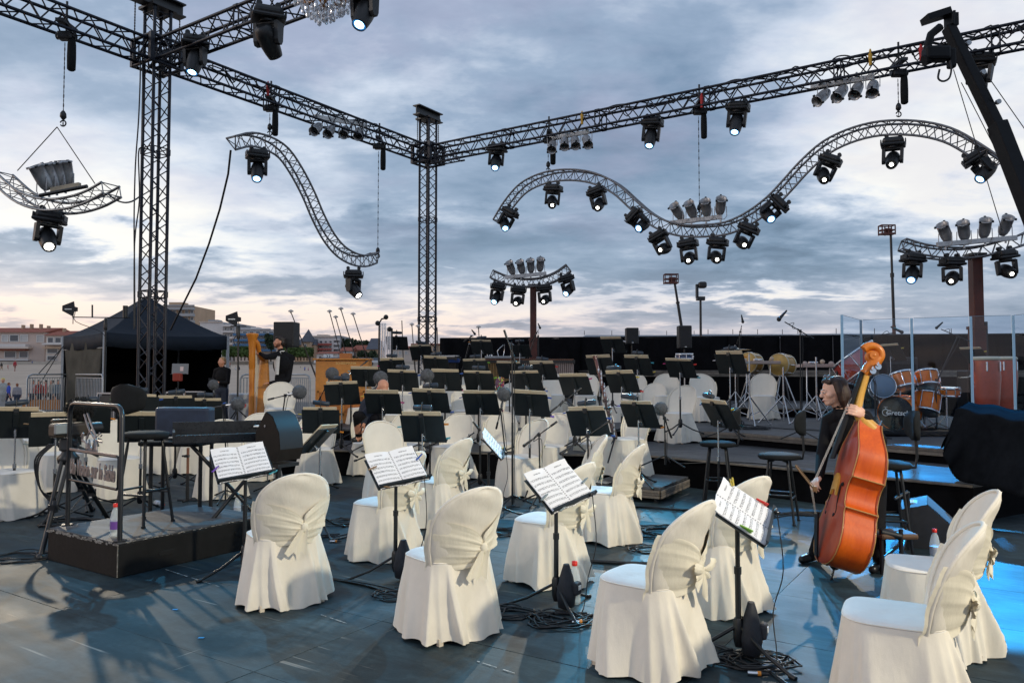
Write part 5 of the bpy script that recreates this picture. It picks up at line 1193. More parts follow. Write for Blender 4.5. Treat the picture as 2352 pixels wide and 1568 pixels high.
def front_stand(cu, cv, foot, azd, tilt, wlab, slab, pegs=(), w=1.0, roll=0.0, clips=2, bag=True, lamp=None):
    F = gz(*foot); d = F.y; az_ = -R(azd); P = at(cu, cv, d - .02)
    # the desk sits over its pole: keep the pole vertical at the foot
    P = Vector((F.x, F.y, 0)) + Vector((0, 0, at(cu, cv, d).z)); dx = at(cu, cv, d).x - F.x
    t = thing('score_stand', wlab, 'music stand', F, az_, 'black music stands with white scores facing us'); h = P.z
    Md = Matrix.Translation((dx * cos(az_), -.02, h)) @ Matrix.Rotation(R(-tilt), 4, 'X') @ Matrix.Rotation(R(roll), 4, 'Y')
    dk = put('desk', DK, t, M=Md @ Matrix.Scale(.88, 4)); put('desk_bracket', SPN, dk)
    m = MB(); m.cyl((0, .03, .16), (0, .03, h * .6), .0165, n=10); m.cyl((0, .03, h * .6 - .02), (0, .03, h * .6 + .02), .021, n=10); m.cyl((0, .03, h * .6), (0, .03, h - .08), .0135, n=10); m.tube([(0, .03, h - .10), tuple(Md @ Vector((0, .02, -.05)))], .012, 8); m.build('pole', BLACKM, t)
    hb = MB(); hb.lathe([(.02, .06), (.03, .10), (.03, .2), (.022, .22)], 10, Matrix.Translation((0, .03, 0))); hb.build('hub', BLACKM, t)
    for k in range(3): put('leg', LEG, t, M=Matrix.Translation((0, .03, 0)) @ Matrix.Rotation(.5 + k * 2 * pi / 3 + foot[0] * .01, 4, 'Z'))
    MW = Matrix.Translation(F) @ Matrix.Rotation(az_, 4, 'Z') @ Md
    s = put('printed_score', SHT, M=MW @ Matrix.Translation((0, -.016, .01)) @ Matrix.Diagonal((w, 1, 1, 1))); tag(s, slab, 'score', 'white printed scores facing us')
    for k, (c, px, pz, an) in enumerate(pegs): peg(c, c + ' peg, ' + ['first', 'second', 'third'][min(k, 2)] + ' of those on the ' + slab.split(' on ')[0], MW @ Matrix.Translation((px, -.03, pz)) @ Matrix.Rotation(an, 4, 'Y'))
    m = MB()
    for x in ((.15,) if clips == 2 else (0.0,)): m.rbox((x, -.05, -.150), (.045, .03, .022), .008); m.cyl((x, -.05, -.15), (x - .02, -.06, -.165), .006, n=6)
    o = m.build('desk_microphone', BLACKM, M=MW); tag(o, 'small black clip microphone on the ledge of the ' + slab.split(' on ')[0], 'microphone')
    m = MB(); p0 = MW @ Vector((.15 if clips == 2 else .1, -.05, -.16)); m.tube(catmull([p0, Vector((p0.x + .02, p0.y - .03, p0.z * .6)), Vector((p0.x - .03, p0.y, p0.z * .3)), Vector((F.x + .14, F.y - .12, .02)), Vector((F.x + .03, F.y - .03, .012))], 5), .0035, 5)
    tag(m.build('microphone_cable', CABLE), 'thin black cable hanging from the ' + slab.split(' on ')[0], 'cable')
    if bag:
        m = MB(); m.lathe([(.02, -.16), (.07, -.14), (.085, -.05), (.06, .05), (.025, .14)], 10, Matrix.Translation((.03, -.04, .17)) @ Matrix.Diagonal((1, .75, 1, 1))); m.rbox((.06, -.10, .15), (.09, .05, .09), .02)
        b = m.build('cable_pouch', BAG, M=Matrix.Translation(F) @ Matrix.Rotation(az_ + .4, 4, 'Z')); tag(b, 'black cable pouch strapped at the foot of the ' + slab.split(' on ')[0], 'pouch')
        m = MB(); m.rbox((.06, -.127, .16), (.035, .004, .03), .001); m.build('pouch_badge', WHITE, b)
    return t
front_stand(555, 1066, (562, 1318), -26, 46, 'black stand with an open white score at the podium corner', 'white printed score at the podium on a black stand', pegs=(('purple', -.21, -.02, -.7), ('teal', .2, -.15, -.3)), w=1.0, roll=-9)
front_stand(910, 1078, (911, 1332), -28, 46, 'black stand with an open white score between two covered chairs', 'second white printed score from the podium on a black stand', pegs=(('wood', -.20, .04, -.2), ('wood', -.17, -.15, .5), ('blue', .21, .06, -.6)), roll=-9)
front_stand(1281, 1120, (1284, 1402), -34, 46, 'black stand with an open white score in the centre before the bottle', 'third white printed score from the podium on a black stand', pegs=(('grey', -.2, -.03, -.3), ('grey', .21, -.03, -.3), ('grey', -.13, -.15, -.3)), roll=-14)
front_stand(1700, 1178, (1708, 1512), -44, 52, 'black stand with a steeply turned white score near the double bass', 'steeply turned white printed score on a black stand', pegs=(('green', -.2, -.02, 1.4), ('yellow', .2, .13, -.3), ('red', .2, -.07, 1.4)), roll=-27)
front_stand(1124, 1022, (1128, 1185), -80, 40, 'black stand with a small folded white score seen nearly edge on', 'small folded white score on a black stand', pegs=(('yellow', .17, -.13, .3),), clips=1, bag=False, roll=-14)
# ================================================================== CONDUCTOR'S PODIUM, RAIL, STOOL
PODM = mat('black_flight_ply', (.006, .006, .0065), .6, spec=.25, nscale=5, namt=.6); PODT = floor_mat('podium_top', (.065, .068, .074), 5.0, .2); CHIP = mat('chipped_edge', (.30, .28, .25), .8, nscale=40, namt=.6)
n0 = gz(269, 1328); EL = -D2; ER = D1
Mp = Matrix((ER, EL, UP)).transposed().to_4x4(); Mp.translation = n0
pod = thing('conductor_podium', 'black wooden conductor podium with chipped pale edges', 'podium', n0, math.atan2(ER.y, ER.x))
Lr, Ll, H = 1.42, 1.08, .27
m = MB(); m.rbox((Lr / 2, Ll / 2, H / 2 - .008), (Lr, Ll, H - .016), .006); m.build('box', PODM, pod)
m = MB(); m.rbox((Lr / 2, Ll / 2, H - .006), (Lr - .012, Ll - .012, .016), .004); m.build('podium_top', PODT, pod)
for x, z in ((.42, .12), (1.15, .16)):
    m = MB(); m.rbox((x, -.001, z), (.12, .006, .04), .002); m.cyl((x - .055, -.005, z), (x - .055, .004, z), .021, n=10); m.cyl((x + .055, -.005, z), (x + .055, .004, z), .021, n=10); m.build('hand_hole', mat('hole_black', (.002, .002, .002), .9), pod)
rnd = random.Random(5); m = MB()
for k in range(85):
    t = rnd.random() ** .8; s = rnd.uniform(.006, .05); m.box((-.001, t * Ll, H - .008 - rnd.uniform(0, .02)), (.003, s, rnd.uniform(.004, .016)))
for k in range(45):
    m.box((rnd.random() * Lr, -.001, H - rnd.uniform(.003, .012)), (rnd.uniform(.004, .03), .003, rnd.uniform(.002, .006)))
for k in range(60): m.box((-.001, -.001, rnd.uniform(.01, H)), (.006, .006, rnd.uniform(.004, .02)), Matrix.Rotation(.5, 3, 'Z'))
c_ = m.build('chipped_edge', CHIP, pod); c_['kind'] = 'stuff'
# guard rail with the festival sign
RAILM = mat('rail_black', (.014, .015, .018), .35, nscale=10, namt=.3, coat=.2)
fA, fB = gz(155, 1206, .27), gz(275, 1243, .27); dv = (fB - fA); wR = dv.length; xd = dv.normalized(); yd = UP.cross(xd); Mr = Matrix((xd, yd, UP)).transposed().to_4x4(); Mr.translation = fA
rl = thing('guard_rail', 'black tubular guard rail with a wrought sign on the podium', 'railing', fA, math.atan2(xd.y, xd.x))
hR = 1.06; rr = .09; pts = [(0, 0, 0), (0, 0, hR - rr)] + [(rr - rr * cos(a), 0, hR - rr + rr * sin(a)) for a in (R(30), R(60), R(90))] + [(wR - rr, 0, hR)] + [(wR - rr + rr * sin(a), 0, hR - rr + rr * cos(a)) for a in (R(30), R(60), R(90))] + [(wR, 0, 0)]
m = MB(); m.tube(pts, .0195, 10); m.cyl((0, 0, 0), (0, 0, .012), .05, n=12); m.cyl((wR, 0, 0), (wR, 0, .012), .05, n=12); m.build('frame', RAILM, rl)
SIGNM = mat('sign_steel', (.30, .26, .25), .45, .5, nscale=20, namt=.25)
z1, z0 = .655, .40; m = MB(); m.tube([(.03, 0, z1), (wR - .05, 0, z1 + .0), (wR - .05, 0, z0 + .02), (wR - .07, 0, z0), (.03, 0, z0)], .011, 6); m.build('sign_frame', RAILM, rl)
m = MB(); m.box((wR / 2, -.012, z1 + .012), (wR - .1, .012, .018)); m.build('sign_bar', SIGNM, rl)
tm = text_mesh('Un Violon sur le Sable', .115, .004, .22, bold=.0035); tm.materials.append(SIGNM)
xs_ = [v.co.x for v in tm.vertices]; sx = (wR - .14) / (max(xs_) - min(xs_))
put('sign_lettering', tm, rl, M=Matrix.Translation((wR / 2 - .01, -.014, z0 + .115)) @ Matrix.Rotation(R(90), 4, 'X') @ Matrix.Diagonal((sx, 1.55, 1, 1)))
m = MB(); ex = wR * .48; ez = z1 + .02     # drawn emblem above the sign: bow strokes, waves, scroll
m.tube(catmull([Vector((ex - .16, -.012, ez + .30)), Vector((ex - .06, -.012, ez + .18)), Vector((ex + .08, -.012, ez + .10)), Vector((ex + .2, -.012, ez + .085))], 5), .008, 5)
m.tube(catmull([Vector((ex - .10, -.012, ez + .31)), Vector((ex - .01, -.012, ez + .21)), Vector((ex + .09, -.012, ez + .12))], 5), .007, 5)
m.tube(catmull([Vector((ex - .09, -.012, ez + .10)), Vector((ex - .04, -.012, ez + .165)), Vector((ex + .03, -.012, ez + .16)), Vector((ex + .08, -.012, ez + .09)), Vector((ex + .10, -.012, ez))], 5), .008, 5)
m.tube(catmull([Vector((ex - .20, -.012, ez + .11)), Vector((ex - .17, -.012, ez + .14)), Vector((ex - .19, -.012, ez + .08)), Vector((ex - .12, -.012, ez + .07)), Vector((ex - .06, -.012, ez + .02))], 5), .010, 5)
for k in range(7): x = ex - .10 + k * .03; m.tube([(x, -.012, ez), (x + .012 * sin(k * 2), -.012, ez + .03 + .03 * (k % 3)), (x + .03, -.012, ez + .01)], .008, 5)
for k in range(5): a = k * 1.256; m.tube([(ex + .15 + .02 * cos(a), -.012, ez + .13 + .02 * sin(a)), (ex + .15 + .045 * cos(a + .5), -.012, ez + .13 + .03 * sin(a + .5))], .006, 5)
m.build('emblem', SIGNM, rl)

def bar_stool(label, P, azd, zseat=.80, back=True, hback=.43, scale=1.0, rseat=.21, tilt=0):
    t = thing('bar_stool', label, 'stool', P, -R(azd), 'tall black musician stools'); t.scale = (scale,) * 3
    m = MB(); m.lathe([(.02, 0), (rseat * .92, .004), (rseat, .025), (rseat * .97, .05), (rseat * .7, .064), (.02, .068)], 24, Matrix.Translation((0, 0, zseat - .055)) @ Matrix.Diagonal((1, .95, 1, 1))); m.build('seat', PADB, t)
    for k in range(4):
        a = pi / 4 + k * pi / 2; f = Vector((cos(a) * .235, sin(a) * .235, 0)); tp = Vector((cos(a) * .135, sin(a) * .135, zseat - .07)); m = MB(); m.tube([f, f.lerp(tp, .9), tp, tp * .5 + Vector((0, 0, (zseat - .06) * .5))], .0135, 7); m.cyl(f, f + UP * .02, .019, n=8); m.build('leg', BLACKM, t)
    m = MB(); zf = .27; c = [Vector((cos(pi / 4 + k * pi / 2), sin(pi / 4 + k * pi / 2), 0)) * (.235 - .1 * zf / zseat) + UP * zf for k in range(4)]
    for k in range(4): m.cyl(c[k] + UP * (.03 * (k % 2)), c[(k + 1) % 4] + UP * (.03 * (k % 2)), .0105, n=7)
    m.build('foot_ring', BLACKM, t)
    if back:
        m = MB(); m.tube([(0, -.12, zseat - .05), (0, -.235, zseat - .04), (0, -.25, zseat + .05), (0, -.235, zseat + hback - .12)], .013, 7); m.build('back_stem', BLACKM, t)
        rows = []
        for j in range(9):
            e = -1 + 2 * j / 8; w = .20 * (1 - abs(e) ** 3.2 * .98) ** .5 + .004; rows.append([Vector((w * cos(q), -.24 + .035 * sin(q) + .05 * (w * cos(q) / .2) ** 2, zseat + hback - .13 + .13 * e)) for q in [2 * pi * i / 20 for i in range(20)]])
        m = MB(); m.grid(rows, 9, 20, True, True); m.build('backrest', PADB, t)
    return t
bar_stool('tall black conductor stool with a padded oval backrest on the podium', gz(330, 1202, .27), 20, .80)
# extra: the low front chair of the conductor's side and electronic piano behind
KEYB = mat('instrument_black', (.012, .013, .016), .3, nscale=6, namt=.3, coat=.3); CASEB = mat('blue_black_case', (.014, .024, .05), .5, nscale=5, namt=.4)
P = at(425, 968, 7.9); t = thing('keyboard_case', 'upright blue black padded case behind the conductor stool', 'case', (P.x, P.y, 0), R(-6))
m = MB(); m.rbox((0, 0, P.z), (.58, .16, .30), .03); m.build('padded_back', CASEB, t); m = MB(); m.rbox((.06, -.22, P.z - .19), (.62, .42, .05), .02); m.build('bench_pad', PADB, t)
m = MB()
for x in (-.24, .28): m.cyl((x, -.2, 0), (x, -.2, P.z - .2), .02); m.cyl((x, .02, 0), (x, .02, P.z - .1), .02)
m.build('leg_frame', RUST if False else BLACKM, t)
# open-top electric keyboard tray on a stand
c = [gz(440, 1000, .92)]; dk_ = 7.3; P = at(540, 970, dk_); t = thing('stage_keyboard', 'wide black stage keyboard with a raised rear panel beside the podium', 'keyboard', (P.x, P.y, 0), R(24)); zt = .98
m = MB(); m.rbox((0, 0, zt), (1.08, .46, .05), .012); m.box((-.53, 0, zt + .045), (.02, .46, .08)); m.box((.53, 0, zt + .045), (.02, .46, .08)); m.box((0, .22, zt + .075), (1.08, .02, .15)); m.build('keyboard_case', KEYB, t)
m = MB(); m.box((0, .05, zt + .028), (1.02, .25, .012)); m.build('control_panel', mat('panel_grey', (.05, .065, .075), .5, nscale=30, namt=.3), t)
m = MB(); m.box((0, -.225, zt + .03), (1.06, .012, .05)); m.build('front_rim', KEYB, t)
for k in range(8): m = MB(); m.rbox((-.42 + k * .12, -.08, zt + .036), (.035, .09, .02), .004); m.build('fader', BLACKM, t)
for sx in (-1, 1):
    m = MB(); m.tube([(-.4 * sx, -.2, .02), (.4 * sx, .0, zt - .03)], .018, 7); m.tube([(.4 * sx, -.2, .02), (.4 * sx, .2, .02)], .018, 7); m.build('stand_leg', BLACKM, t)
tag(MB().rbox((0, 0, 0), (.14, .1, .012), .003).build('paper_note', WHITE, loc=at(603, 978, 7.3)), 'small white note lying on the stage keyboard panel', 'note')
# rounded monitor shell at its right
P = gz(650, 1120); P = at(640, 1002, 6.75); t = thing('stage_monitor', 'big black rounded monitor speaker turned away beside the first covered chairs', 'speaker', (P.x, P.y, 0), R(-30)); t.scale = (.80, .80, 1); zc = P.z
m = MB(); prof = [(-.17, -.20), (.15, -.20), (.20, -.10), (.18, .04), (.08, .18), (-.02, .22), (-.17, .04)]
m.prism([(p[0], p[1]) for p in prof], .34, Matrix.Translation((0, .17, zc)) @ Matrix.Rotation(R(90), 4, 'X')); m.build('cabinet', mat('monitor_brown_black', (.014, .011, .009), .6, spec=.2, nscale=6, namt=.3), t)
m = MB(); m.grid([[Vector((p[0] + .004, y, p[1] + zc + .004)) for y in (-.165, .165)] for p in prof[2:6]], 4, 2, True); m.build('grille', mat('grille_blue_grey', (.007, .009, .012), .5, nscale=40, namt=.2), t)
m = MB(); m.cyl((-.02, -.172, zc + .1), (-.02, -.18, zc + .1), .012); m.build('badge', CHROME, t)
m = MB(); m.box((0, 0, zc - .24), (.32, .3, .03)); m.cyl((0, 0, 0), (0, 0, zc - .24), .03); m.cyl((-.25, 0, .02), (.25, 0, .02), .02); m.cyl((0, -.25, .02), (0, .25, .02), .02); m.build('stand', BLACKM, t)
# brown clamp stand by the first score
P = gz(430, 1150); t = thing('clamp_stand', 'brown and black clamp pole by the stage keyboard', 'stand', P); m = MB(); m.cyl((0, 0, 0), (0, 0, .34), .022); m.build('lower_pole', BLACKM, t); m = MB(); m.cyl((0, 0, .34), (0, 0, .66), .018); m.build('upper_pole', mat('copper_brown', (.22, .10, .06), .4, .3), t); m = MB(); m.box((0, -.03, .56), (.05, .05, .03)); m.cyl((-.06, -.03, .56), (.02, -.03, .56), .012); m.cyl((-.12, 0, .01), (.12, 0, .01), .014); m.cyl((0, -.12, .01), (0, .12, .01), .014); m.build('clamp', BLACKM, t)

# ------------------------------------------------------------------ video camera on its tripod
P = gz(152, 1252); tp = thing('video_tripod', 'heavy black video tripod standing against the podium corner', 'tripod', P); hz = .78
for k, (u, v) in enumerate(((92, 1284), (252, 1196), (212, 1172))):
    f = gz(u, v) - P; top = Vector((0, 0, hz)) + f.normalized() * .07; m = MB(); mid = f.lerp(top, .5); sd = f.cross(UP).normalized() * .028
    m.tube([top + sd, mid + sd * .8], .018, 7); m.tube([top - sd, mid - sd * .8], .018, 7); m.tube([mid + (top - mid) * .15, f], .022, 8); m.box(mid, (.06, .06, .07)); m.ell(f + UP * .02, (.035, .035, .03), 10, 6); m.build('leg', BLACKM, tp)
m = MB(); m.lathe([(.03, hz - .04), (.085, hz - .02), (.095, hz + .03), (.06, hz + .07), (.05, hz + .10)], 14); m.build('bowl', BLACKM, tp)
m = MB(); m.rbox((0, 0, hz + .15), (.12, .13, .12), .02); m.tube([(.04, .04, hz + .14), (.16, .22, hz + .02)], .014, 7); m.cyl((-.09, 0, hz + .15), (.09, 0, hz + .15), .03); m.build('fluid_head', mat('head_grey', (.035, .036, .038), .5, nscale=10, namt=.2), tp)
m = MB(); c0 = Vector((0, 0, .28)); m.build
for (u, v) in ((92, 1284), (252, 1196), (212, 1172)):
    f = gz(u, v) - P; m.cyl(c0, f * .55 + UP * .30, .009, n=6)
m.build('spreader', BLACKM, tp)
vc = thing('video_camera', 'brown black video camera pointing at the orchestra from the tripod', 'camera', P + UP * (hz + .215), R(-30))
m = MB(); m.rbox((0, 0, .07), (.13, .32, .13), .025); m.rbox((0, -.05, .16), (.05, .22, .03), .01); m.cyl((0, -.14, .14), (0, -.14, .17), .012); m.build('body', mat('camera_body', (.045, .035, .026), .45, nscale=12, namt=.3), vc)
m = MB(); m.cyl((0, .15, .07), (0, .30, .07), .055, .06, n=16); m.build('lens_barrel', BLACK, vc); m = MB(); m.rbox((.09, -.12, .09), (.04, .12, .09), .008); m.build('side_screen', mat('screen_grey', (.25, .28, .29), .3), vc)
fm = MB(); rnd = random.Random(3)
fm.ell((0, 0, 0), (.11, .11, .095), 18, 12)
for k in range(900):
    d = Vector((rnd.gauss(0, 1), rnd.gauss(0, 1), rnd.gauss(0, 1))).normalized(); p = Vector((d.x * .105, d.y * .105, d.z * .09)); q = p + d * .035 + Vector((0, 0, -.02)); s = d.orthogonal() * .004; fm.add([p + s, p - s, q], [(0, 1, 2)])
P2 = at(185, 935, gz(152, 1252).y + .1); fz = tag(fm.build('windshield', mat('black_fur', (.008, .008, .008), .95), loc=P2), 'furry black microphone windshield above the video camera', 'windshield')
m = MB(); m.tube([P2 - UP * .06, P + UP * (hz + .38) + Vector((0, .1, 0))], .010, 6); m.tube([P2 + Vector((.05, -.02, .02)), P + UP * (hz + .1) + Vector((.22, .1, .02))], .014, 6); tag(m.build('windshield_boom', BLACKM), 'thin black boom carrying the furry windshield', 'boom')
m = MB()
for k in range(3):
    c = Vector((-.10 - .02 * k, -.06, hz + .16)); m.tube(catmull([P + c, P + c + Vector((-.12, -.02, -.15)), P + c + Vector((-.11 + .02 * k, 0, -.42)), P + c + Vector((.02, .1, -.62 + .05 * k))], 5), .008, 5)
tag(m.build('camera_cable', CABLE), 'black cables drooping from the video camera', 'cable')

# ================================================================== TENT, BARRIERS, RACKS ON THE SIDE DECK
TENTM = mat('tent_black_blue', (.017, .023, .033), .75, spec=.2, nscale=1.2, namt=.25, bump=.3, bscale=2.5); TENTT = bpy.data.materials.new('tent_side_translucent'); TENTT.use_nodes = True
pb = TENTT.node_tree.nodes['Principled BSDF']; T = NT(TENTT.node_tree); tcn = T.n('ShaderNodeTexCoord'); T.l(T.ramp(T.noise(tcn.outputs['Object'], 1.3, 4), [(.3, (.055, .052, .043)), (.7, (.13, .122, .10))]), pb.inputs['Base Color']); pb.inputs['Roughness'].default_value = .8; pb.inputs['Specular IOR Level'].default_value = .08
zg = .45; c0 = at(240, 800, 17.9); c0.z = zg; tf = Vector((.69, .724, 0)); tb = Vector((-.724, .69, 0)); wF = 3.0
tent = thing('black_tent', 'black pop-up canopy tent behind the front tower', 'tent', c0); ze, zp = 2.54 - zg, 3.60 - zg; zv = ze - .34
cen = (tf + tb) * (wF / 2)
def tp_(a, b, z): return tf * (a * wF) + tb * (b * wF) + UP * z
m = MB()
for (a0, b0), (a1, b1) in (((0, 0), (1, 0)), ((1, 0), (1, 1)), ((1, 1), (0, 1)), ((0, 1), (0, 0))):
    rows = []
    for i in range(11):
        t = i / 10; row = []
        for j in range(13):
            s = j / 12; a = a0 + (a1 - a0) * s; b = b0 + (b1 - b0) * s; a = a + (.5 - a) * t; b = b + (.5 - b) * t
            z = ze + (zp - ze) * (t ** 1.25) - .05 * sin(s * pi) * (1 - t) ; row.append(tp_(a, b, z))
        rows.append(row)
    m.grid(rows, 11, 13, True)
m.build('roof', TENTM, tent)
for (a0, b0), (a1, b1) in (((0, 0), (1, 0)), ((1, 0), (1, 1)), ((1, 1), (0, 1)), ((0, 1), (0, 0))):
    m = MB(); rows = []
    for z in (ze, ze - .17, zv):
        rows.append([tp_(a0 + (a1 - a0) * j / 16, b0 + (b1 - b0) * j / 16, z - .05 * sin(j / 16 * pi) + (.012 * sin(j * 1.9) if z == zv else 0)) for j in range(17)])
    m.grid(rows, 3, 17, True); o = m.build('valance', TENTM, tent); md = o.modifiers.new('s', 'SOLIDIFY'); md.thickness = .01
for a, b in ((0, 0), (1, 0), (1, 1), (0, 1)):
    m = MB(); p = tp_(a, b, 0); m.box(p + UP * (ze / 2), (.06, .06, ze)); m.build('leg', STEEL, tent)
# side walls: the translucent one towards the left, dark ones behind
def wall(a0, b0, a1, b1, mt, top=zv, gather=0.0):
    m = MB(); rows = []
    for i in range(15):
        z = top * (1 - i / 14); row = []
        for j in range(25):
            s = j / 24; sw = gather * sin(pi * (1 - z / top) * .5); e = .5 + (s - .5) * (1 - sw); p = tp_(a0 + (a1 - a0) * e, b0 + (b1 - b0) * e, z); n = (tf if a0 == a1 else tb)
            row.append(p + n * (.03 * sin(s * 17 + z * 2.5) * (1 - z / top) + .04 * gather * sin((s - .5) * 22 * (1 - abs(s - .5))) ))
        rows.append(row)
    m.grid(rows, 15, 25, True); o = m.build('side_wall', mt, tent); md = o.modifiers.new('s', 'SOLIDIFY'); md.thickness = .008
wall(0, 0.02, 0, .98, TENTT, zv + .3, .22); wall(0, 1, 1, 1, FABB, zv + .3); wall(1, .12, 1, 1, FABB, zv + .3)
m = MB(); m.tube([tp_(0, 1, zv + .1), tp_(-.25, 1.25, .0)], .012, 5); m.tube([tp_(0, .98, ze - .25), at(85, 862, 19.5) - c0], .012, 5); m.build('guy_rope', BLACKM, tent)
m = MB(); m.tube([tp_(0, 0.0, zv - .02), tp_(0, 1, zv - .02)], .012, 5); m.build('crossbar', STEEL, tent)

# crowd barriers
barm = MB(); barm.cyl((0, 0, .17), (0, 0, 1.02), .012, n=6); BARM = barm.mesh('bar', STEEL)
def barrier(label, A, B, n):
    A, B = Vector(A), Vector(B); d = (B - A); d.z = 0; L = d.length; t = thing('crowd_barrier', label, 'barrier', A, math.atan2(d.y, d.x), 'steel crowd barriers'); r = .12
    m = MB(); m.tube([(0, 0, .12), (0, 0, 1.10 - r), (r * .3, 0, 1.10 - r * .3), (r, 0, 1.10), (L - r, 0, 1.10), (L - r * .3, 0, 1.10 - r * .3), (L, 0, 1.10 - r), (L, 0, .12)], .021, 8); m.cyl((0, 0, .16), (L, 0, .16), .017); m.cyl((0, 0, 1.02), (L, 0, 1.02), .010); m.build('frame', STEEL, t)
    for k in range(n): put('bar', BARM, t, loc=(L * (k + 1) / (n + 1), 0, 0))
    for x in (.2, L - .2): m = MB(); m.box((x, 0, .08), (.04, .5, .03)); m.cyl((x, 0, .08), (x, 0, .16), .015); m.build('foot', STEEL, t)
    return t
def zg_at(u, v, d, z): p = at(u, v, d); p.z = z; return p
barrier('steel crowd barrier left of the tent, nearest the beach path', zg_at(62, 900, 19.0, .45), zg_at(163, 900, 20.0, .45), 17)
barrier('steel crowd barrier in front of the translucent tent side', zg_at(166, 900, 19.6, .45), zg_at(236, 900, 17.3, .45), 20)
barrier('steel crowd barrier behind the harp and the technician', zg_at(552, 890, 19.0, .45), zg_at(605, 890, 19.2, .45), 6)
barrier('steel crowd barrier right of the harp player', zg_at(660, 890, 18.4, .45), zg_at(712, 890, 18.2, .45), 11)
m = MB()
for k, s in ((0, .97), (1, .40)): pass
tag(MB().box((0, 0, 0), (1.7, .02, .5)).build('banner', mat('orange_banner', (.50, .20, .06), .8, nscale=2, namt=.3), loc=zg_at(115, 900, 24, .5)), 'orange and yellow banner strip beyond the crowd barrier', 'banner')

# flight racks, mixing gear, laptop
def rack(label, u, v, d, w, h, units, zb=.45, lid=True):
    P = at(u, v, d); t = thing('equipment_rack', label, 'rack', (P.x, P.y, zb), R(-20)); W_ = w; m = MB(); zc = h / 2
    for x in (-W_ / 2, W_ / 2):
        for y in (-.25, .25): m.box((x, y, zc), (.03, .03, h))
    for z in (.015, h - .015):
        m.box((0, -.25, z), (W_, .03, .03)); m.box((0, .25, z), (W_, .03, .03))
    m.build('rack_frame', CHRS, t); m = MB(); m.box((0, 0.03, zc), (W_ - .06, .44, h - .04)); m.build('case', BLACK, t)
    for k in range(units):
        m = MB(); z = h * (.1 + .82 * (k + .5) / units); m.rbox((0, -.215, z), (W_ - .07, .06, h * .70 / units), .006); m.build('rack_unit', mat('rack_unit_%d' % (k % 3), ((.03, .03, .032), (.10, .10, .105), (.02, .03, .05))[k % 3], .4, nscale=30, namt=.3), t)
        m = MB(); m.box((W_ * .3 - .1 * (k % 3), -.249, z), (.05, .006, .012)); m.build('indicator', mat('led_' + 'gyw'[k % 3], ((.1, .6, .2), (.6, .5, .1), (.6, .6, .6))[k % 3], .4, emit=.7), t)
rack('open equipment rack with shelves behind the barrier at the tent corner', 268, 885, 15.6, .44, .75, 4, .45)
rack('equipment rack with a laptop on it inside the tent', 425, 890, 15.0, .45, .78, 5, .45)
rack('low wide rack with pale cases under the tent', 380, 905, 14.6, .9, .42, 3, .45)
P = at(412, 848, 15.0); t = thing('laptop', 'open laptop glowing on top of the rack in the tent', 'laptop', (P.x, P.y, P.z - .10), R(15)); m = MB(); m.rbox((0, .1, .11), (.30, .012, .21), .004, Matrix.Rotation(R(-14), 3, 'X')); m.build('lid', mat('laptop_grey', (.22, .22, .23), .4, .4), t); m = MB(); m.box((.03, .088, .11), (.06, .006, .09), Matrix.Rotation(R(-14), 3, 'X')); m.build('sticker', mat('sticker_pale', (.65, .5, .5), .6), t); m = MB(); m.rbox((0, 0, .008), (.30, .2, .014), .004); m.build('keyboard_base', BLACK, t)
tag(MB().rbox((0, 0, 0), (.16, .12, .16), .02).build('toolbox', mat('toolbox_red', (.25, .03, .015), .5), loc=at(408, 866, 14.9)), 'small red box beside the laptop rack', 'box')
P = at(550, 890, 16.5); t = thing('flight_case_stack', 'silver padded case with a red sticker behind the technician', 'case', (P.x, P.y, .45), .3)
m = MB(); m.rbox((0, 0, .35), (.42, .4, .7), .03); m.build('case_body', mat('silver_case', (.45, .47, .5), .4, .3, nscale=4, namt=.2), t); m = MB(); m.cyl((.1, -.2, .45), (.1, -.21, .45), .05, n=14); m.build('round_sticker', mat('sticker_red', (.55, .03, .04), .5), t)

# antennas on poles
def antenna(label, u, v, d, arm, ubase, vtop, pod=True):
    P = at(ubase, vtop, d); t = thing('antenna_stand', label, 'antenna', (P.x, P.y, .45)); o = t.location; top = P.z - .45; m = MB(); m.cyl((0, 0, 0), (0, 0, top), .018); m.lathe([(.03, top - .22), (.035, top - .2), (.035, top), (.02, top + .02)], 8)
    for k in range(3): a = k * 2.1 + .5; m.tube([(0, 0, .45), (cos(a) * .45, sin(a) * .45, 0)], .012, 5)
    m.build('pole', BLACKM, t); a0, a1 = arm; m = MB(); m.cyl(at(a0[0], a0[1], d) - o, at(a1[0], a1[1], d) - o, .011, n=6); m.build('crossbar', BLACKM, t)
    q = at(u, v, d) - o; s = d / FPX; m = MB(); m.prism([(-17 * s, 8 * s), (-17 * s, -4 * s), (8 * s, -17 * s), (10 * s, -6 * s), (18 * s, -5 * s), (18 * s, 4 * s), (11 * s, 6 * s), (9 * s, 18 * s)], .02, Matrix.Translation(q) @ Matrix.Rotation(R(90), 4, 'X')); m.build('paddle', BLACK, t)
    if pod: m = MB(); m.box(q + Vector((-3 * s, -.023, 0)), (16 * s, .004, 2.4 * s)); m.build('white_mark', WHITE, t)
    m = MB(); m.cyl(q + Vector((8 * s, -.01, -.10)), q + Vector((8 * s, -.01, -.3)), .008); m.tube(catmull([q + Vector((12 * s, 0, -.05)), q + Vector((14 * s, 0, -.25)), Vector((-.1, 0, top - .25)), Vector((.03, 0, top - .45))], 4), .007, 5); m.build('antenna_cable', CABLE, t)
    return t
ta = antenna('paddle antenna on a wide crossbar left of the tent roof', 161, 710, 15.5, ((166, 728), (301, 730)), 243, 733)
o = ta.location
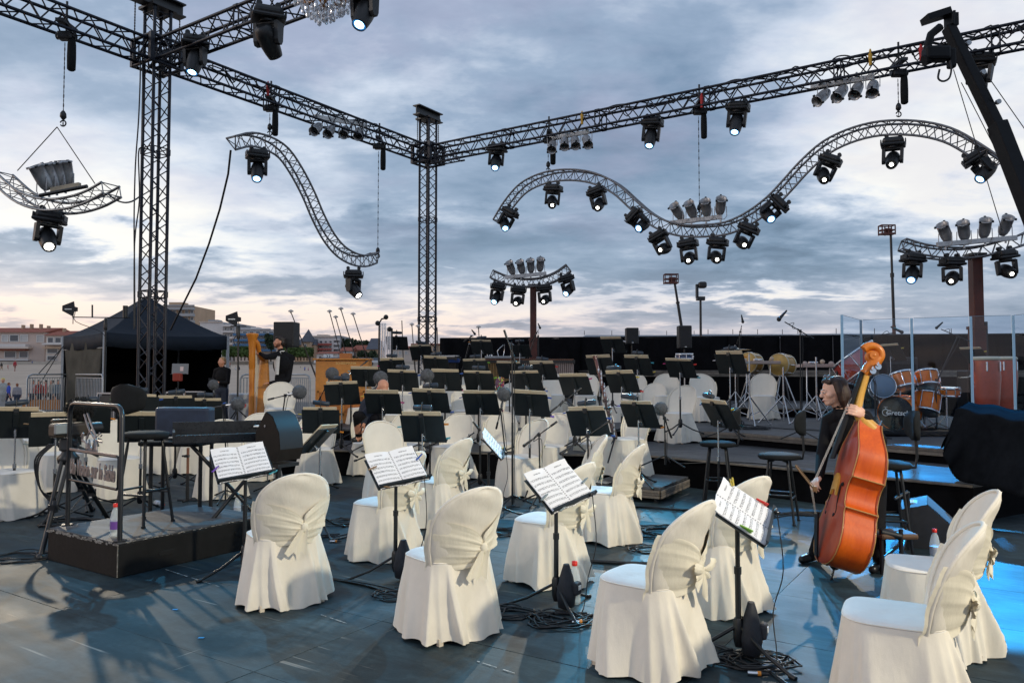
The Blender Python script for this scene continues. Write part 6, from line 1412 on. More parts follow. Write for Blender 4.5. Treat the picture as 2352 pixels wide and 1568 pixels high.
for u, v0, v1, w in ((212, 700, 728, 3.6), (288, 702, 729, 11)):
    a, b = at(u, v0, 15.5) - o, at(u, v1, 15.5) - o; m = MB(); m.cyl(b, a, w / FPX * 15.5 / 2, n=10); m.build('rod_antenna', BLACK, ta)
antenna('paddle antenna on a slim pole beside the harp top', 536, 733, 14.8, ((530, 749), (566, 749)), 548, 752)

# loudspeakers on poles
def speaker(label, u0, v0, u1, v1, d, zb, dep=.3, az_=0):
    a, b = at(u0, v1, d), at(u1, v0, d); c = (a + b) / 2; t = thing('loudspeaker', label, 'speaker', (c.x, c.y, zb), az_); w, h = b.x - a.x, b.z - a.z; zc = c.z - zb
    m = MB(); m.rbox((0, 0, zc), (w, dep, h), .02); m.build('cabinet', mat('speaker_black', (.014, .014, .015), .55, nscale=15, namt=.25), t); m = MB(); m.rbox((0, -dep / 2 - .004, zc + .01), (w - .05, .008, h - .09), .004); m.build('grille', mat('speaker_grille', (.02, .02, .022), .7, nscale=90, namt=.4), t)
    m = MB(); m.box((0, -dep / 2 - .01, zc - h / 2 + .035), (.05, .004, .018)); m.build('badge', WHITE, t)
    m = MB(); m.cyl((0, 0, 0), (0, 0, zc - h / 2), .02)
    for k in range(3): q = k * 2.09 + .4; m.tube([(0, 0, .4), (cos(q) * .4, sin(q) * .4, 0)], .014, 5)
    m.build('pole', BLACKM, t)
speaker('tall black loudspeaker behind the head of the harp player', 634, 740, 683, 797, 15.6, .45, .35, -.1)
speaker('small loudspeaker on the backdrop near the raised stand', 1437, 753, 1465, 790, 20.5, .8)
speaker('small loudspeaker below the distant boom lift', 1557, 748, 1586, 800, 19.0, .8)
# ================================================================== FIGURES
def figure(prims, mats, voxel, iters=4, name='body'):
    """prims: (material index, kind, data); one closed, continuous surface grown from overlapping shapes"""
    m = MB(); src = []
    for mi, kind, dta in prims:
        a = len(m.v)
        if kind == 'l':
            pts, rs = dta
            for (p, q), (r0, r1) in zip(zip(pts, pts[1:]), zip(rs, rs[1:])):
                m.cyl(p, q, r0, r1, n=14)
            for p, r in zip(pts, rs): m.ell(p, r, 14, 10)
        elif kind == 'e': c, r, M = dta; m.ell(c, r, 18, 12, M)
        src += [(i, mi) for i in range(a, len(m.v))]
    me = m.mesh(name, mats); kd = KDTree(len(src))
    for i, mi in src: kd.insert(Vector(m.v[i]), i)
    kd.balance(); mid = dict(src)
    o = bpy.data.objects.new('tmp', me); COL.objects.link(o); r = o.modifiers.new('r', 'REMESH'); r.mode = 'VOXEL'; r.voxel_size = voxel; r.use_smooth_shade = True
    s = o.modifiers.new('s', 'SMOOTH'); s.factor = .5; s.iterations = iters
    dg = bpy.context.evaluated_depsgraph_get(); nm = bpy.data.meshes.new_from_object(o.evaluated_get(dg)); bpy.data.objects.remove(o)
    nm.materials.clear(); nm.name = name
    for q in mats: nm.materials.append(q)
    nm.polygons.foreach_set('material_index', [mid[kd.find(p.center)[1]] for p in nm.polygons]); nm.polygons.foreach_set('use_smooth', [True] * len(nm.polygons))
    return nm
def rotM(front, up=UP):
    """columns: right, front, up"""
    f = Vector(front).normalized(); u = (Vector(up) - f * f.dot(Vector(up))).normalized(); r = f.cross(u); return Matrix((r, f, u)).transposed()
def head_prims(c, Mh, s, mi):
    """head of height ~ .23*s centred at c, facing local +Y"""
    P = lambda x, y, z: c + Mh @ Vector((x * s, y * s, z * s)); E = lambda x, y, z, r: (mi, 'e', (P(x, y, z), tuple(k * s for k in r), Mh))
    return [E(0, -.012, .028, (.074, .094, .088)), E(0, .018, -.035, (.058, .070, .075)), E(0, .055, -.085, (.030, .030, .026)), E(0, .078, .012, (.050, .02, .018)),
            (mi, 'l', ([P(0, .083, .012), P(0, .104, -.022)], [.010 * s, .016 * s])), E(0, .100, -.026, (.019, .014, .011)), E(0, .078, -.056, (.026, .018, .008)), E(0, .076, -.068, (.022, .018, .008)),
            E(.040, .048, -.020, (.028, .034, .028)), E(-.040, .048, -.020, (.028, .034, .028)), E(.077, -.012, -.008, (.010, .020, .030)), E(-.077, -.012, -.008, (.010, .020, .030))]
def face_bits(parent, c, Mh, s):
    P = lambda x, y, z: c + Mh @ Vector((x * s, y * s, z * s)); wm, dm, lm = mat('eye_white', (.75, .72, .7), .3), mat('eye_dark', (.02, .012, .01), .2), mat('lips', (.40, .13, .10), .5)
    for x in (-.031, .031):
        m = MB(); m.ell(P(x, .086, .004), (.0115 * s, .010 * s, .0052 * s), 10, 8, Mh); e = m.build('eye', wm, parent); m = MB(); m.ell(P(x, .0955, .004), (.006 * s, .003 * s, .006 * s), 8, 6, Mh); m.build('iris', dm, e)
        m = MB(); m.tube([P(x - .018, .090, .024), P(x, .097, .030), P(x + .018, .090, .026)], .0024 * s, 5); m.build('eyebrow', HAIRD, parent)
    m = MB(); m.ell(P(0, .092, -.062), (.022 * s, .008 * s, .006 * s), 10, 6, Mh); m.build('lips', lm, parent)
def hand(parent_prims, wrist, dirv, palm_n, mi, s=1.0, curl=.5, thumb=1):
    """palm and five fingers from the wrist along dirv; fingers curl towards palm_n"""
    d = Vector(dirv).normalized(); n = Vector(palm_n); n = (n - d * n.dot(d)).normalized(); x = d.cross(n)
    L = lambda a, b, c: Vector(wrist) + d * (a * s) + x * (b * s) + n * (c * s)
    parent_prims.append((mi, 'e', (L(.045, 0, .004), (.040 * s, .048 * s, .015 * s), Matrix((x, d, n)).transposed())))
    for k, (b, ln) in enumerate(((-.036, .074), (-.012, .084), (.013, .078), (.037, .062))):
        a0 = L(.085, b, 0); t1 = curl * .9; t2 = curl * 1.9; p1 = a0 + (d * cos(t1) + n * sin(t1)) * ln * .5 * s; p2 = p1 + (d * cos(t2) + n * sin(t2)) * ln * .5 * s
        parent_prims.append((mi, 'l', ([L(.055, b * .8, 0), a0, p1, p2], [.0098 * s, .0092 * s, .0082 * s, .0068 * s])))
    parent_prims.append((mi, 'l', ([L(.015, -.03 * thumb, .004), L(.045, -.052 * thumb, .022), L(.075, -.055 * thumb, .045)], [.014 * s, .0115 * s, .009 * s])))

# ------------------------------------------------------------------ double bass
F = gz(1909, 1331); top = at(2042, 806, F.y + .10); bz = (top - F).normalized(); SCB = (top - F).length / 1.84
nY = (Vector((1, -.13, 0)) - bz * bz.dot(Vector((1, -.13, 0)))).normalized(); nX = nY.cross(bz); Mb = Matrix((nX, nY, bz)).transposed().to_4x4(); Mb.translation = F - nY * .10; Mb = Mb @ Matrix.Scale(SCB, 4)
def varnish(name, a, b, c):
    m = bpy.data.materials.new(name); m.use_nodes = True; T = NT(m.node_tree); p = m.node_tree.nodes['Principled BSDF']; t = T.n('ShaderNodeTexCoord'); v = t.outputs['Object']
    g = T.noise(T.vm('MULTIPLY', v, (1, 1, .5)), 3.2, 4, .6, .4); f = T.noise(T.vm('MULTIPLY', v, (60, 60, 2.5)), 1.0, 3, .6)
    T.l(T.ramp(T.m('ADD', T.m('MULTIPLY', g, .75), T.m('MULTIPLY', f, .25)), [(.34, a), (.52, b), (.68, c)]), p.inputs['Base Color']); p.inputs['Roughness'].default_value = .45; p.inputs['Coat Weight'].default_value = .30; p.inputs['Coat Roughness'].default_value = .16; p.inputs['Specular IOR Level'].default_value = .35
    return m
RIBV = varnish('orange_varnish', (.50, .062, .003), (.66, .105, .004), (.80, .165, .008)); TABV = varnish('red_brown_varnish', (.26, .026, .006), (.36, .045, .010), (.46, .075, .016)); NECKV = varnish('honey_neck', (.55, .26, .04), (.68, .36, .06), (.78, .45, .10)); SCRV = varnish('amber_scroll', (.42, .10, .008), (.60, .17, .012), (.70, .26, .02))
EBONY = mat('ebony', (.006, .006, .008), .5, spec=.3)
db = thing('double_bass', 'glossy orange double bass held upright by the woman in black', 'double bass', (0, 0, 0)); db.matrix_basis = Mb
OUT = [(.10, .03), (.107, .10), (.125, .175), (.16, .245), (.22, .300), (.30, .332), (.38, .325), (.46, .290), (.52, .252), (.55, .250), (.565, .262), (.575, .235), (.60, .208), (.65, .188), (.70, .184), (.75, .194), (.785, .218), (.80, .240), (.815, .228), (.86, .232), (.92, .240), (.98, .236), (1.04, .205), (1.10, .150), (1.16, .092), (1.21, .055), (1.245, .045)]
def dep(z): return .225 if z < .85 else .225 - (z - .85) * .16
NXB = 15
def plate(front, over):
    rows = []
    for z, w in OUT:
        w2 = w + over; row = []
        for i in range(NXB):
            x = -1 + 2 * i / (NXB - 1); arch = .030 * (1 - x * x) ** 1.0 * min(1, w / .2) * (1 if .1 < z < 1.2 else .3); y = (-arch - .006) if front else dep(z) + .010 * (1 - x * x) + .004
            row.append(Vector((x * w2, y, z)))
        rows.append(row)
    return rows
m = MB(); m.grid(plate(True, .008), len(OUT), NXB, True); o = m.build('front_plate', TABV, db); md = o.modifiers.new('s', 'SOLIDIFY'); md.thickness = .012; md.offset = -1
m = MB(); m.grid(plate(False, .008), len(OUT), NXB, True); o = m.build('back_plate', TABV, db); md = o.modifiers.new('s', 'SOLIDIFY'); md.thickness = .010; md.offset = 1
for sd in (1, -1):
    seg = [[0, 10], [10, 17], [17, 26]]
    for a, b in seg:
        m = MB(); rows = []
        for k in range(a, b + 1):
            z, w = OUT[k]; rows.append([Vector((sd * w, dep(z) * j / 6, z)) for j in range(7)])
        m.grid(rows, b - a + 1, 7, True); m.build('rib', RIBV, db)
PURF = mat('pale_binding', (.42, .22, .06), .4)
for y0 in (0, 1):
    for sd in (1, -1):
        m = MB(); m.tube([Vector((sd * (w + .007), (dep(z) + .006) if y0 else -.006, z)) for z, w in OUT], .0040, 5); m.build('edge_binding', PURF, db)
for k in (10, 17):
    m = MB(); z, w = OUT[k]; m.tube([(w + .004, 0, z), (w + .004, dep(z), z)], .006, 5); m.build('corner_seam', PURF, db)
HOLE = mat('sound_hole_black', (.004, .003, .003), .9)
for sd in (1, -1):
    m = MB(); c = [(.085, .475), (.105, .49), (.112, .52), (.10, .56), (.088, .62), (.080, .68), (.085, .72), (.105, .735), (.115, .72)]
    m.tube(catmull([Vector((sd * (x + .02), -.034 + .03 * ((x + .02) / .22) ** 2, z)) for x, z in c], 5), .0085, 6); m.ell((sd * .105, -.032, .483), (.016, .006, .016)); m.ell((sd * .128, -.026, .722), (.014, .006, .014)); m.build('sound_hole', HOLE, db)
m = MB(); m.prism([(-.075, 0), (-.06, 0), (-.045, .04), (.045, .04), (.06, 0), (.075, 0), (.07, .07), (.055, .15), (.02, .172), (-.02, .172), (-.055, .15), (-.07, .07)], .016, Matrix.Translation((0, -.032, .632)) @ Matrix(((1, 0, 0), (0, 0, -1), (0, 1, 0))).transposed().to_4x4().inverted() ); m.build('bridge', NECKV, db)
m = MB(); m.add([(-.035, -.055, .14), (.035, -.055, .14), (.05, -.13, .46), (-.05, -.13, .46), (-.03, -.04, .14), (.03, -.04, .14), (.045, -.115, .46), (-.045, -.115, .46)], [(0, 1, 2, 3), (7, 6, 5, 4), (0, 4, 5, 1), (1, 5, 6, 2), (2, 6, 7, 3), (3, 7, 4, 0)]); m.build('tailpiece', EBONY, db)
m = MB(); m.tube([(0, -.05, .15), (0, -.02, .11), (0, .05, .10)], .008, 6); m.build('tail_gut', EBONY, db)
# neck, fingerboard, strings, head
m = MB(); m.prism([(-.044, 0), (.044, 0), (.040, .01), (.02, .02), (-.02, .02), (-.040, .01)], 1); m = MB(); rows = []
for z, w, y in ((.90, .048, -.115), (1.2, .040, -.092), (1.62, .026, -.058)): rows.append([Vector((w * cos(a), y - .018 * sin(a) , z)) for a in [pi * i / 8 for i in range(9)]] + [Vector((-w, y + .012, z)), Vector((w, y + .012, z))])
m.grid(rows, 3, 11, True, True); m.add(rows[0], [tuple(range(11))]); m.build('fingerboard', EBONY, db)
m = MB(); m.tube([(0, .12, 1.20), (0, .04, 1.25), (0, -.025, 1.32), (0, -.028, 1.45), (0, -.022, 1.62)], [.062, .055, .036, .031, .027], 14); m.build('neck', NECKV, db)
m = MB(); m.tube([(0, -.04, 1.61), (0, -.015, 1.66), (0, .02, 1.73), (0, .035, 1.77)], [.036, .050, .048, .042], 10); m.build('pegbox', SCRV, db)
m = MB(); pts, rs = [], []
for i in range(46):
    a = i / 45 * 4.3 * pi / 1.7; r = .085 * (1 - i / 45 * .80); pts.append(Vector((0, -.010 - r * cos(a + .4) , 1.77 + r * sin(a + .4)))); rs.append(.034 - .016 * i / 45)
m.tube(pts, rs, 10); m.cyl((-.044, -.010, 1.77), (.044, -.010, 1.77), .034, n=14); m.ell((.036, -.010, 1.77), (.012, .02, .02)); m.build('scroll', SCRV, db)
for k in range(4):
    sd = 1 if k % 2 == 0 else -1; z = 1.655 + .022 * k; y = -.012 + .015 * k; m = MB(); m.cyl((0, y, z), (sd * .075, y, z), .007, n=8); m.cyl((sd * .040, y + .02, z - .01), (sd * .048, y + .02, z - .01), .024, n=14); m.rbox((sd * .085, y, z), (.022, .012, .034), .004); m.build('tuning_peg', CHROME, db)
STR = mat('string_steel', (.62, .60, .55), .3, .9)
for k in range(4):
    x = -.03 + .02 * k; m = MB(); m.tube([(x * .6, -.055, 1.62), (x, -.206, .632), (x * .8, -.13, .45)], .0014, 4); m.build('string', STR, db)
m = MB(); m.cyl((0, .10, 0), (0, .10, .11), .008, n=8); m.ell((0, .10, .008), .012, 8, 6); m.lathe([(.012, .08), (.03, .09), (.034, .105)], 12, Matrix.Translation((0, .10, 0))); m.build('end_pin', BLACKM, db)
# plucked bow lying in the hand
HB = lambda u, v, y: at(u, v, y)
bow = MB(); bow.tube([HB(1826, 1068, 6.0), HB(1875, 1130, 5.95)], .007, 6); bow.tube([HB(1829, 1066, 6.0), HB(1878, 1127, 5.95)], .0025, 4); bow.rbox(HB(1871, 1122, 5.95), (.03, .02, .04), .004)
tag(bow.build('bass_bow', mat('bow_wood', (.16, .08, .03), .4)), 'short dark bow held low beside the double bass strings', 'bow')

# ------------------------------------------------------------------ the woman with the bass
yb = F.y + .40
hc = at(1914, 899, yb - .02); hf = Vector((-.98, .02, -.14)); Mh = rotM(hf); sk, cl, sh = 0, 1, 2
J = dict(pel=at(1990, 1110, yb + .10), wst=at(1972, 1055, yb + .06), ch=at(1950, 985, yb), nk=at(1929, 940, yb + .01), shL=at(1984, 958, yb - .10), shR=at(1905, 965, yb + .14))
pr = []
pr += [(cl, 'e', (J['ch'], (.155, .115, .19), rotM((-.8, -.6, 0)))), (cl, 'e', (J['wst'], (.135, .105, .18), rotM((-.8, -.6, 0)))), (cl, 'e', (J['pel'], (.165, .13, .15), rotM((-.8, -.6, 0)))),
       (cl, 'l', ([J['shR'], J['nk'] - UP * .05, J['shL']], [.065, .075, .065])), (cl, 'l', ([J['ch'] + UP * .1, J['nk'] + UP * .0], [.075, .056])), (sk, 'l', ([J['nk'] + UP * .01, hc - UP * .05], [.05, .047]))]
pr += head_prims(hc, Mh, 1.0, sk)
# left arm: up to the fingerboard
el = at(2022, 1012, yb - .22); wr = at(1985, 953, yb - .36)
pr += [(cl, 'l', ([J['shL'], el, wr.lerp(el, .1)], [.066, .052, .034]))]; hand(pr, wr, at(1961, 941, yb - .36) - wr, Vector((-.2, .9, -.1)), sk, 1.02, .75, 1)
# right arm: down to the strings
elr = at(1888, 1050, yb + .02); wrr = at(1882, 1095, yb - .22)
pr += [(cl, 'l', ([J['shR'], elr, wrr.lerp(elr, .12)], [.064, .050, .036]))]; hand(pr, wrr, at(1862, 1118, yb - .30) - wrr, Vector((.5, .1, -.6)), sk, 1.0, .9, 1)
kL, kR = at(2012, 1190, yb + .02), at(1905, 1185, yb + .05); fL, fR = gz(2020, 1310), gz(1872, 1290)
pr += [(cl, 'l', ([J['pel'] + Vector((.06, 0, -.02)), kL, fL + UP * .09], [.105, .075, .05])), (cl, 'l', ([J['pel'] + Vector((-.08, 0, -.02)), kR, fR + UP * .09], [.105, .075, .05])),
       (sh, 'l', ([fL + Vector((.02, .02, .05)), fL + Vector((-.10, -.10, .035))], [.045, .034])), (sh, 'l', ([fR + Vector((.03, .03, .055)), fR + Vector((-.13, -.06, .035))], [.045, .034]))]
SKINW = mat('pale_skin', (.74, .43, .31), .5, nscale=15, namt=.08)
woman = thing('person', 'woman in black turtleneck playing the orange double bass, sunglasses on her hair', 'person', (0, 0, 0))
put('body', figure(pr, [SKINW, SUIT, mat('shoe_black', (.01, .01, .011), .35)], .0062, 3), woman); face_bits(woman, hc, Mh, 1.0)
m = MB(); P_ = lambda x, y, z: hc + Mh @ Vector((x, y, z))
hp = [(0, 'e', (P_(0, -.038, .045), (.085, .090, .084), Mh)), (0, 'e', (P_(0, -.070, -.03), (.090, .062, .115), Mh)), (0, 'l', ([P_(.062, -.015, .07), P_(.082, -.020, .0), P_(.076, -.030, -.07), P_(.060, -.040, -.125)], [.030, .032, .030, .020])), (0, 'l', ([P_(-.062, -.015, .07), P_(-.082, -.020, .0), P_(-.076, -.030, -.07), P_(-.060, -.040, -.125)], [.030, .032, .030, .020])), (0, 'l', ([P_(-.05, .045, .085), P_(0, .055, .10), P_(.05, .045, .085)], [.022, .02, .022]))]
put('hair', figure(hp, [mat('brown_hair', (.030, .011, .006), .5, nscale=40, namt=.7, bump=1.0, bscale=150)], .008, 2, 'hair'), woman)
m = MB()
for x in (-.036, .036): m.ell(P_(x, .035, .128), (.030, .012, .020), 12, 8, Mh @ Matrix.Rotation(.5, 3, 'X'))
m.tube([P_(-.07, .01, .12), P_(-.088, -.06, .09)], .004, 5); m.tube([P_(.07, .01, .12), P_(.088, -.06, .09)], .004, 5); m.build('sunglasses', mat('sunglass_grey', (.10, .11, .14), .15, .3), woman)
m = MB(); m.lathe([(.0085, -.004), (.010, 0), (.0085, .004)], 12, lookM(at(1961, 941, yb - .36) - wr).to_3x3().to_4x4()); m.build('ring', CHROME, woman, loc=wr.lerp(at(1961, 941, yb - .36), .75))

# stools round the bass
bar_stool('tall black bar stool with a padded back between two score stands', gz(1650, 1158), -70, .755, True, .42, 1.0, .23)
bar_stool('black padded bar stool with its backrest up, left of the double bass', gz(1792, 1198), -62, .725, True, .47, 1.0, .235)
bar_stool('black bar stool behind the bass player with a curved backrest', gz(2040, 1268), -75, .80, True, .46, 1.0, .22)
P = gz(2050, 1318); t = thing('bass_stand', 'black double bass stand frame right of the bass', 'stand', P)
for (u, v) in ((2026, 1318), (2071, 1320), (2088, 1262)):
    f = gz(u, v) - P; m = MB(); m.cyl(f, f + UP * (.52 if v < 1300 else .36), .017, n=8); m.build('upright', BLACKM, t)
m = MB(); a, b, c = [gz(*q) - P for q in ((2026, 1318), (2071, 1320), (2088, 1262))]
m.cyl(a + UP * .12, c + UP * .12, .016); m.cyl(b + UP * .12, a + UP * .12, .016); m.cyl(b + UP * .10, b + Vector((.22, -.05, .08)), .02); m.cyl(a + UP * .33, b + UP * .30, .03); m.cyl(b + UP * .18, c + UP * .2, .014); m.build('cross_tube', BLACKM, t)
m = MB(); m.rbox((.05, .08, .30), (.30, .24, .05), .02); m.build('brown_pad', mat('brown_pad', (.10, .055, .03), .7, nscale=8, namt=.4), t); m = MB(); m.cyl(c + UP * .52, c + Vector((-.13, -.02, .46)), .016); m.build('arm_rest', LAMPB, t)

# ------------------------------------------------------------------ harp and harp player
yh = 15.0; hb_ = at(575, 985, yh); zf = .45
harp = thing('concert_harp', 'tall golden wood concert harp held by the man in tails', 'harp', (hb_.x, yh, zf)); o = harp.location.copy(); HW = varnish('harp_wood', (.42, .12, .012), (.58, .20, .02), (.70, .30, .04))
pt = at(573, 766, yh) - o; pb_ = at(577, 975, yh) - o; L = (pt - pb_).length; m = MB()
m.lathe([(.11, 0), (.11, .06), (.075, .10), (.055, .2), (.052, L * .45), (.058, L * .60), (.056, L * .62), (.062, L * .625), (.060, L * .80), (.075, L * .90), (.095, L * .955), (.118, L * .985), (.118, L), (.05, L + .01)], 16, Matrix.Translation(pb_)); m.build('column', HW, harp)
m = MB(); m.tube(catmull([at(583, 778, yh) - o, at(592, 790, yh + .05) - o, at(596, 812, yh + .15) - o, at(602, 824, yh + .3) - o, at(607, 822, yh + .45) - o], 5), [.045] * 21, 10); m.build('neck', HW, harp)
m = MB(); a, b = at(607, 818, yh + .45) - o, at(600, 972, yh + .12) - o; rows = []
for k in range(9): t = k / 8; p = a.lerp(b, t); w = .085 + .115 * t; rows.append([p + Vector((w * cos(q), .5 * w * sin(q) , 0)) for q in [2 * pi * i / 14 for i in range(14)]])
m.grid(rows, 9, 14, True, True); m.add(rows[0], [tuple(range(14))]); m.build('soundbox', ORANGEW, harp)
m = MB(); m.rbox(at(590, 978, yh + .1) - o, (.42, .42, .10), .03); m.build('pedestal', HW, harp); sm = mat('gut_string', (.70, .62, .50), .5)
for k in range(18):
    t = k / 17; q = at(584 + 14 * t, 784 + 40 * t, yh + .3 * t) - o; r = b.lerp(a, t * .92 + .02) + Vector((-.08, -.05, 0)); m = MB(); m.cyl(q, r, .004, n=4, caps=False); m.build('string', sm, harp)
ym = 15.3; hc = at(642, 786, ym); hf = Vector((-.97, -.2, .05)); Mh = rotM(hf); J = dict(pel=at(648, 905, ym + .05), wst=at(648, 870, ym + .03), ch=at(647, 838, ym), nk=at(647, 808, ym), sR=at(625, 818, ym - .16), sL=at(668, 822, ym + .14))
pr = [(1, 'e', (J['ch'], (.20, .125, .21), rotM((-.42, -.91, 0)))), (1, 'e', (J['wst'], (.165, .115, .2), rotM((-.42, -.91, 0)))), (1, 'e', (J['pel'], (.17, .125, .17), rotM((-.42, -.91, 0)))), (1, 'l', ([J['sR'], J['nk'] - UP * .05, J['sL']], [.07, .085, .075])), (0, 'l', ([J['nk'] - UP * .04, hc - UP * .05], [.058, .054]))]
pr += head_prims(hc, Mh, 1.05, 0)
e1 = at(612, 820, ym - .35); w1 = at(598, 812, ym - .2); pr.append((1, 'l', ([J['sR'], e1, w1], [.068, .052, .036]))); hand(pr, w1, Vector((-.7, .1, .1)), Vector((0, .3, -1)), 0, 1.0, .5)
e2 = at(662, 872, ym - .1); w2 = at(622, 879, ym - .32); pr.append((1, 'l', ([J['sL'], e2, w2], [.072, .055, .037]))); hand(pr, w2, Vector((-1, -.1, 0)), Vector((0, .2, -1)), 0, 1.02, .5)
for dx in (-9, 10):
    k = at(648 + dx, 945, ym - .02); f = at(648 + dx * 1.2, 985, ym); f.z = zf + .09; pr.append((1, 'l', ([J['pel'] + Vector((dx * .008, 0, -.05)), k, f], [.105, .075, .055]))); pr.append((2, 'l', ([f - UP * .04, f + Vector((-.14, -.03, -.055))], [.045, .035])))
man = thing('person', 'bearded man in black tails and white bow tie playing the harp', 'person', (0, 0, 0)); put('body', figure(pr, [SKIN, SUIT, BLACK], .014, 3), man); face_bits(man, hc, Mh, 1.05)
P_ = lambda x, y, z: hc + Mh @ Vector((x * 1.05, y * 1.05, z * 1.05))
put('hair', figure([(0, 'e', (P_(0, -.03, .055), (.083, .094, .078), Mh)), (0, 'e', (P_(0, -.06, .0), (.08, .06, .085), Mh)), (0, 'e', (P_(0, .04, .085), (.065, .05, .028), Mh))], [HAIRD], .012, 2, 'hair'), man)
put('beard', figure([(0, 'e', (P_(0, .048, -.082), (.042, .040, .034), Mh)), (0, 'e', (P_(.05, .01, -.055), (.018, .045, .04), Mh)), (0, 'e', (P_(-.05, .01, -.055), (.018, .045, .04), Mh))], [mat('auburn_beard', (.12, .04, .02), .7, nscale=60, namt=.4)], .010, 2, 'beard'), man)
Mc = rotM((-.42, -.91, 0)).to_4x4(); m = MB(); m.grid([[J['ch'] + Mc.to_3x3() @ Vector((x * (1 - .55 * t), .150 + .014 * (1 - (x / .09) ** 2) - .02 * abs(t), .17 - .36 * t)) for x in (-.09, -.045, 0, .045, .09)] for t in [i / 6 for i in range(7)]], 7, 5, True); m.build('shirt_front', SHIRT, man)
m = MB(); m.lathe([(.062, 0), (.060, .045)], 14, Matrix.Translation(J['nk'] - UP * .02)); m.build('collar', SHIRT, man)
bt = J['nk'] + Vector((-.42, -.91, 0)).normalized() * .085 - UP * .01; X_ = Mc.to_3x3() @ Vector((1, 0, 0)); m = MB()
for s in (-1, 1): m.add([bt + UP * .008, bt - UP * .008, bt + X_ * (s * .06) - UP * .03, bt + X_ * (s * .06) + UP * .03], [(0, 1, 2, 3)])
m.ell(bt, .012, 8, 6); m.build('bow_tie', SHIRT, man)

# ------------------------------------------------------------------ other people
def simple_person(label, u, vh, vf, d, zfoot, top, legs, hairm, face=(0, -1, 0), voxel=.02, pose='stand', group=None, arms=None, skinm=SKIN):
    p = at(u, vf, d); zf_ = zfoot if zfoot is not None else p.z; H = at(u, vh, d).z - zf_; f = Vector(face).normalized(); r = f.cross(UP); s = H / 1.72
    b = Vector((p.x, d, zf_)); A = lambda x, y, z: r * (x * s) + f * (y * s) + UP * (z * s); hc = A(0, .02, 1.60); Mh = rotM(f)
    pr = [(1, 'e', (A(0, 0, 1.25), (.18 * s, .115 * s, .21 * s), Mh)), (1, 'e', (A(0, 0, 1.05), (.15 * s, .11 * s, .2 * s), Mh)), (2, 'e', (A(0, 0, .92), (.165 * s, .12 * s, .13 * s), Mh)), (1, 'l', ([A(-.16, 0, 1.40), A(0, 0, 1.44), A(.16, 0, 1.40)], [.06 * s, .07 * s, .06 * s])), (0, 'l', ([A(0, 0, 1.44), A(0, .01, 1.54)], [.05 * s, .048 * s]))]
    pr += head_prims(hc, Mh, s, 0)
    st = .05 if pose == 'stand' else .22
    for sd in (-1, 1): pr += [(2, 'l', ([A(.085 * sd, 0, .90), A(.09 * sd, .03 + st * sd * .5, .48), A(.095 * sd, st * sd - .03, .08)], [.09 * s, .065 * s, .045 * s])), (2, 'l', ([A(.095 * sd, st * sd - .03, .05), A(.10 * sd, st * sd + .11, .035)], [.042 * s, .033 * s]))]
    for sd in (-1, 1):
        if arms == 'phone': w = A(.05 * sd, .30, 1.12); el_ = A(.22 * sd, .06, 1.10)
        else: w = A(.23 * sd, .06 - st * sd * .5, .86); el_ = A(.23 * sd, -.03, 1.12)
        pr += [(1, 'l', ([A(.19 * sd, 0, 1.40), el_, w], [.055 * s, .046 * s, .034 * s])), (0, 'l', ([w, w + (A(0, .06, 0) if arms else A(0, .02, -.08))], [.034 * s, .024 * s]))]
    t = thing('person', label, 'person', b, 0, group); put('body', figure(pr, [skinm, top, legs], voxel, 2), t)
    put('hair', figure([(0, 'e', (hc + Mh @ (Vector((0, -.028, .05)) * s), (.083 * s, .092 * s, .078 * s), Mh)), (0, 'e', (hc + Mh @ (Vector((0, -.055, 0)) * s), (.08 * s, .055 * s, .08 * s), Mh))], [hairm], voxel * .8, 1, 'hair'), t)
    return t
cm = lambda n, c: mat('clothes_' + n, c, .85, nscale=6, namt=.2)
t = simple_person('blond technician in a black sweatshirt looking at a phone by the tent', 509, 820, 960, 15.9, .45, SUIT, DENIM, mat('blond_hair', (.34, .20, .09), .7, nscale=40, namt=.4), (-.35, -1, 0), .014, arms='phone')
m = MB(); m.rbox((-.10, -.33, 1.0), (.10, .02, .06), .004); m.build('phone', BLACK, t)
# helper crouching among the stands
yq = 11.0; c = at(858, 935, yq); zf = .4; pr = []; B = lambda u, v, dy=0: at(u, v, yq + dy)
pr = [(1, 'l', ([B(846, 960), B(850, 935), B(866, 908)], [.16, .15, .12])), (1, 'l', ([B(868, 905, -.05), B(842, 945, -.15), B(838, 972, -.2)], [.06, .05, .04])), (1, 'l', ([B(872, 908, .1), B(884, 940, .0), B(872, 960, -.15)], [.06, .05, .04])), (2, 'l', ([B(848, 962), B(822, 955, -.25), B(824, 1000, -.1)], [.10, .075, .05])), (2, 'l', ([B(852, 964), B(868, 962, -.3), B(860, 1002, -.1)], [.10, .075, .05])), (0, 'l', ([B(824, 990, -.1), B(824, 1004, -.1)], [.05, .045])), (3, 'l', ([B(826, 1008, -.08), B(812, 1010, -.14)], [.045, .035])), (3, 'l', ([B(860, 1006, -.08), B(848, 1010, -.14)], [.045, .035])), (0, 'l', ([B(868, 904), B(874, 896, -.05)], [.05, .05]))]
hc = B(880, 890, -.06); Mh = rotM((.55, -.75, -.5)); pr += head_prims(hc, Mh, 1.0, 0); hand(pr, B(838, 972, -.2), Vector((0, -.3, -1)), Vector((-1, 0, 0)), 0, .95, .4); hand(pr, B(872, 960, -.15), Vector((0, -.4, -1)), Vector((1, 0, 0)), 0, .95, .4)
t = thing('person', 'bald helper in dark clothes crouching among the black stands', 'person', (0, 0, 0)); put('body', figure(pr, [SKIN, mat('navy_cloth', (.014, .020, .035), .85), SUIT, BLACK], .012, 2), t)
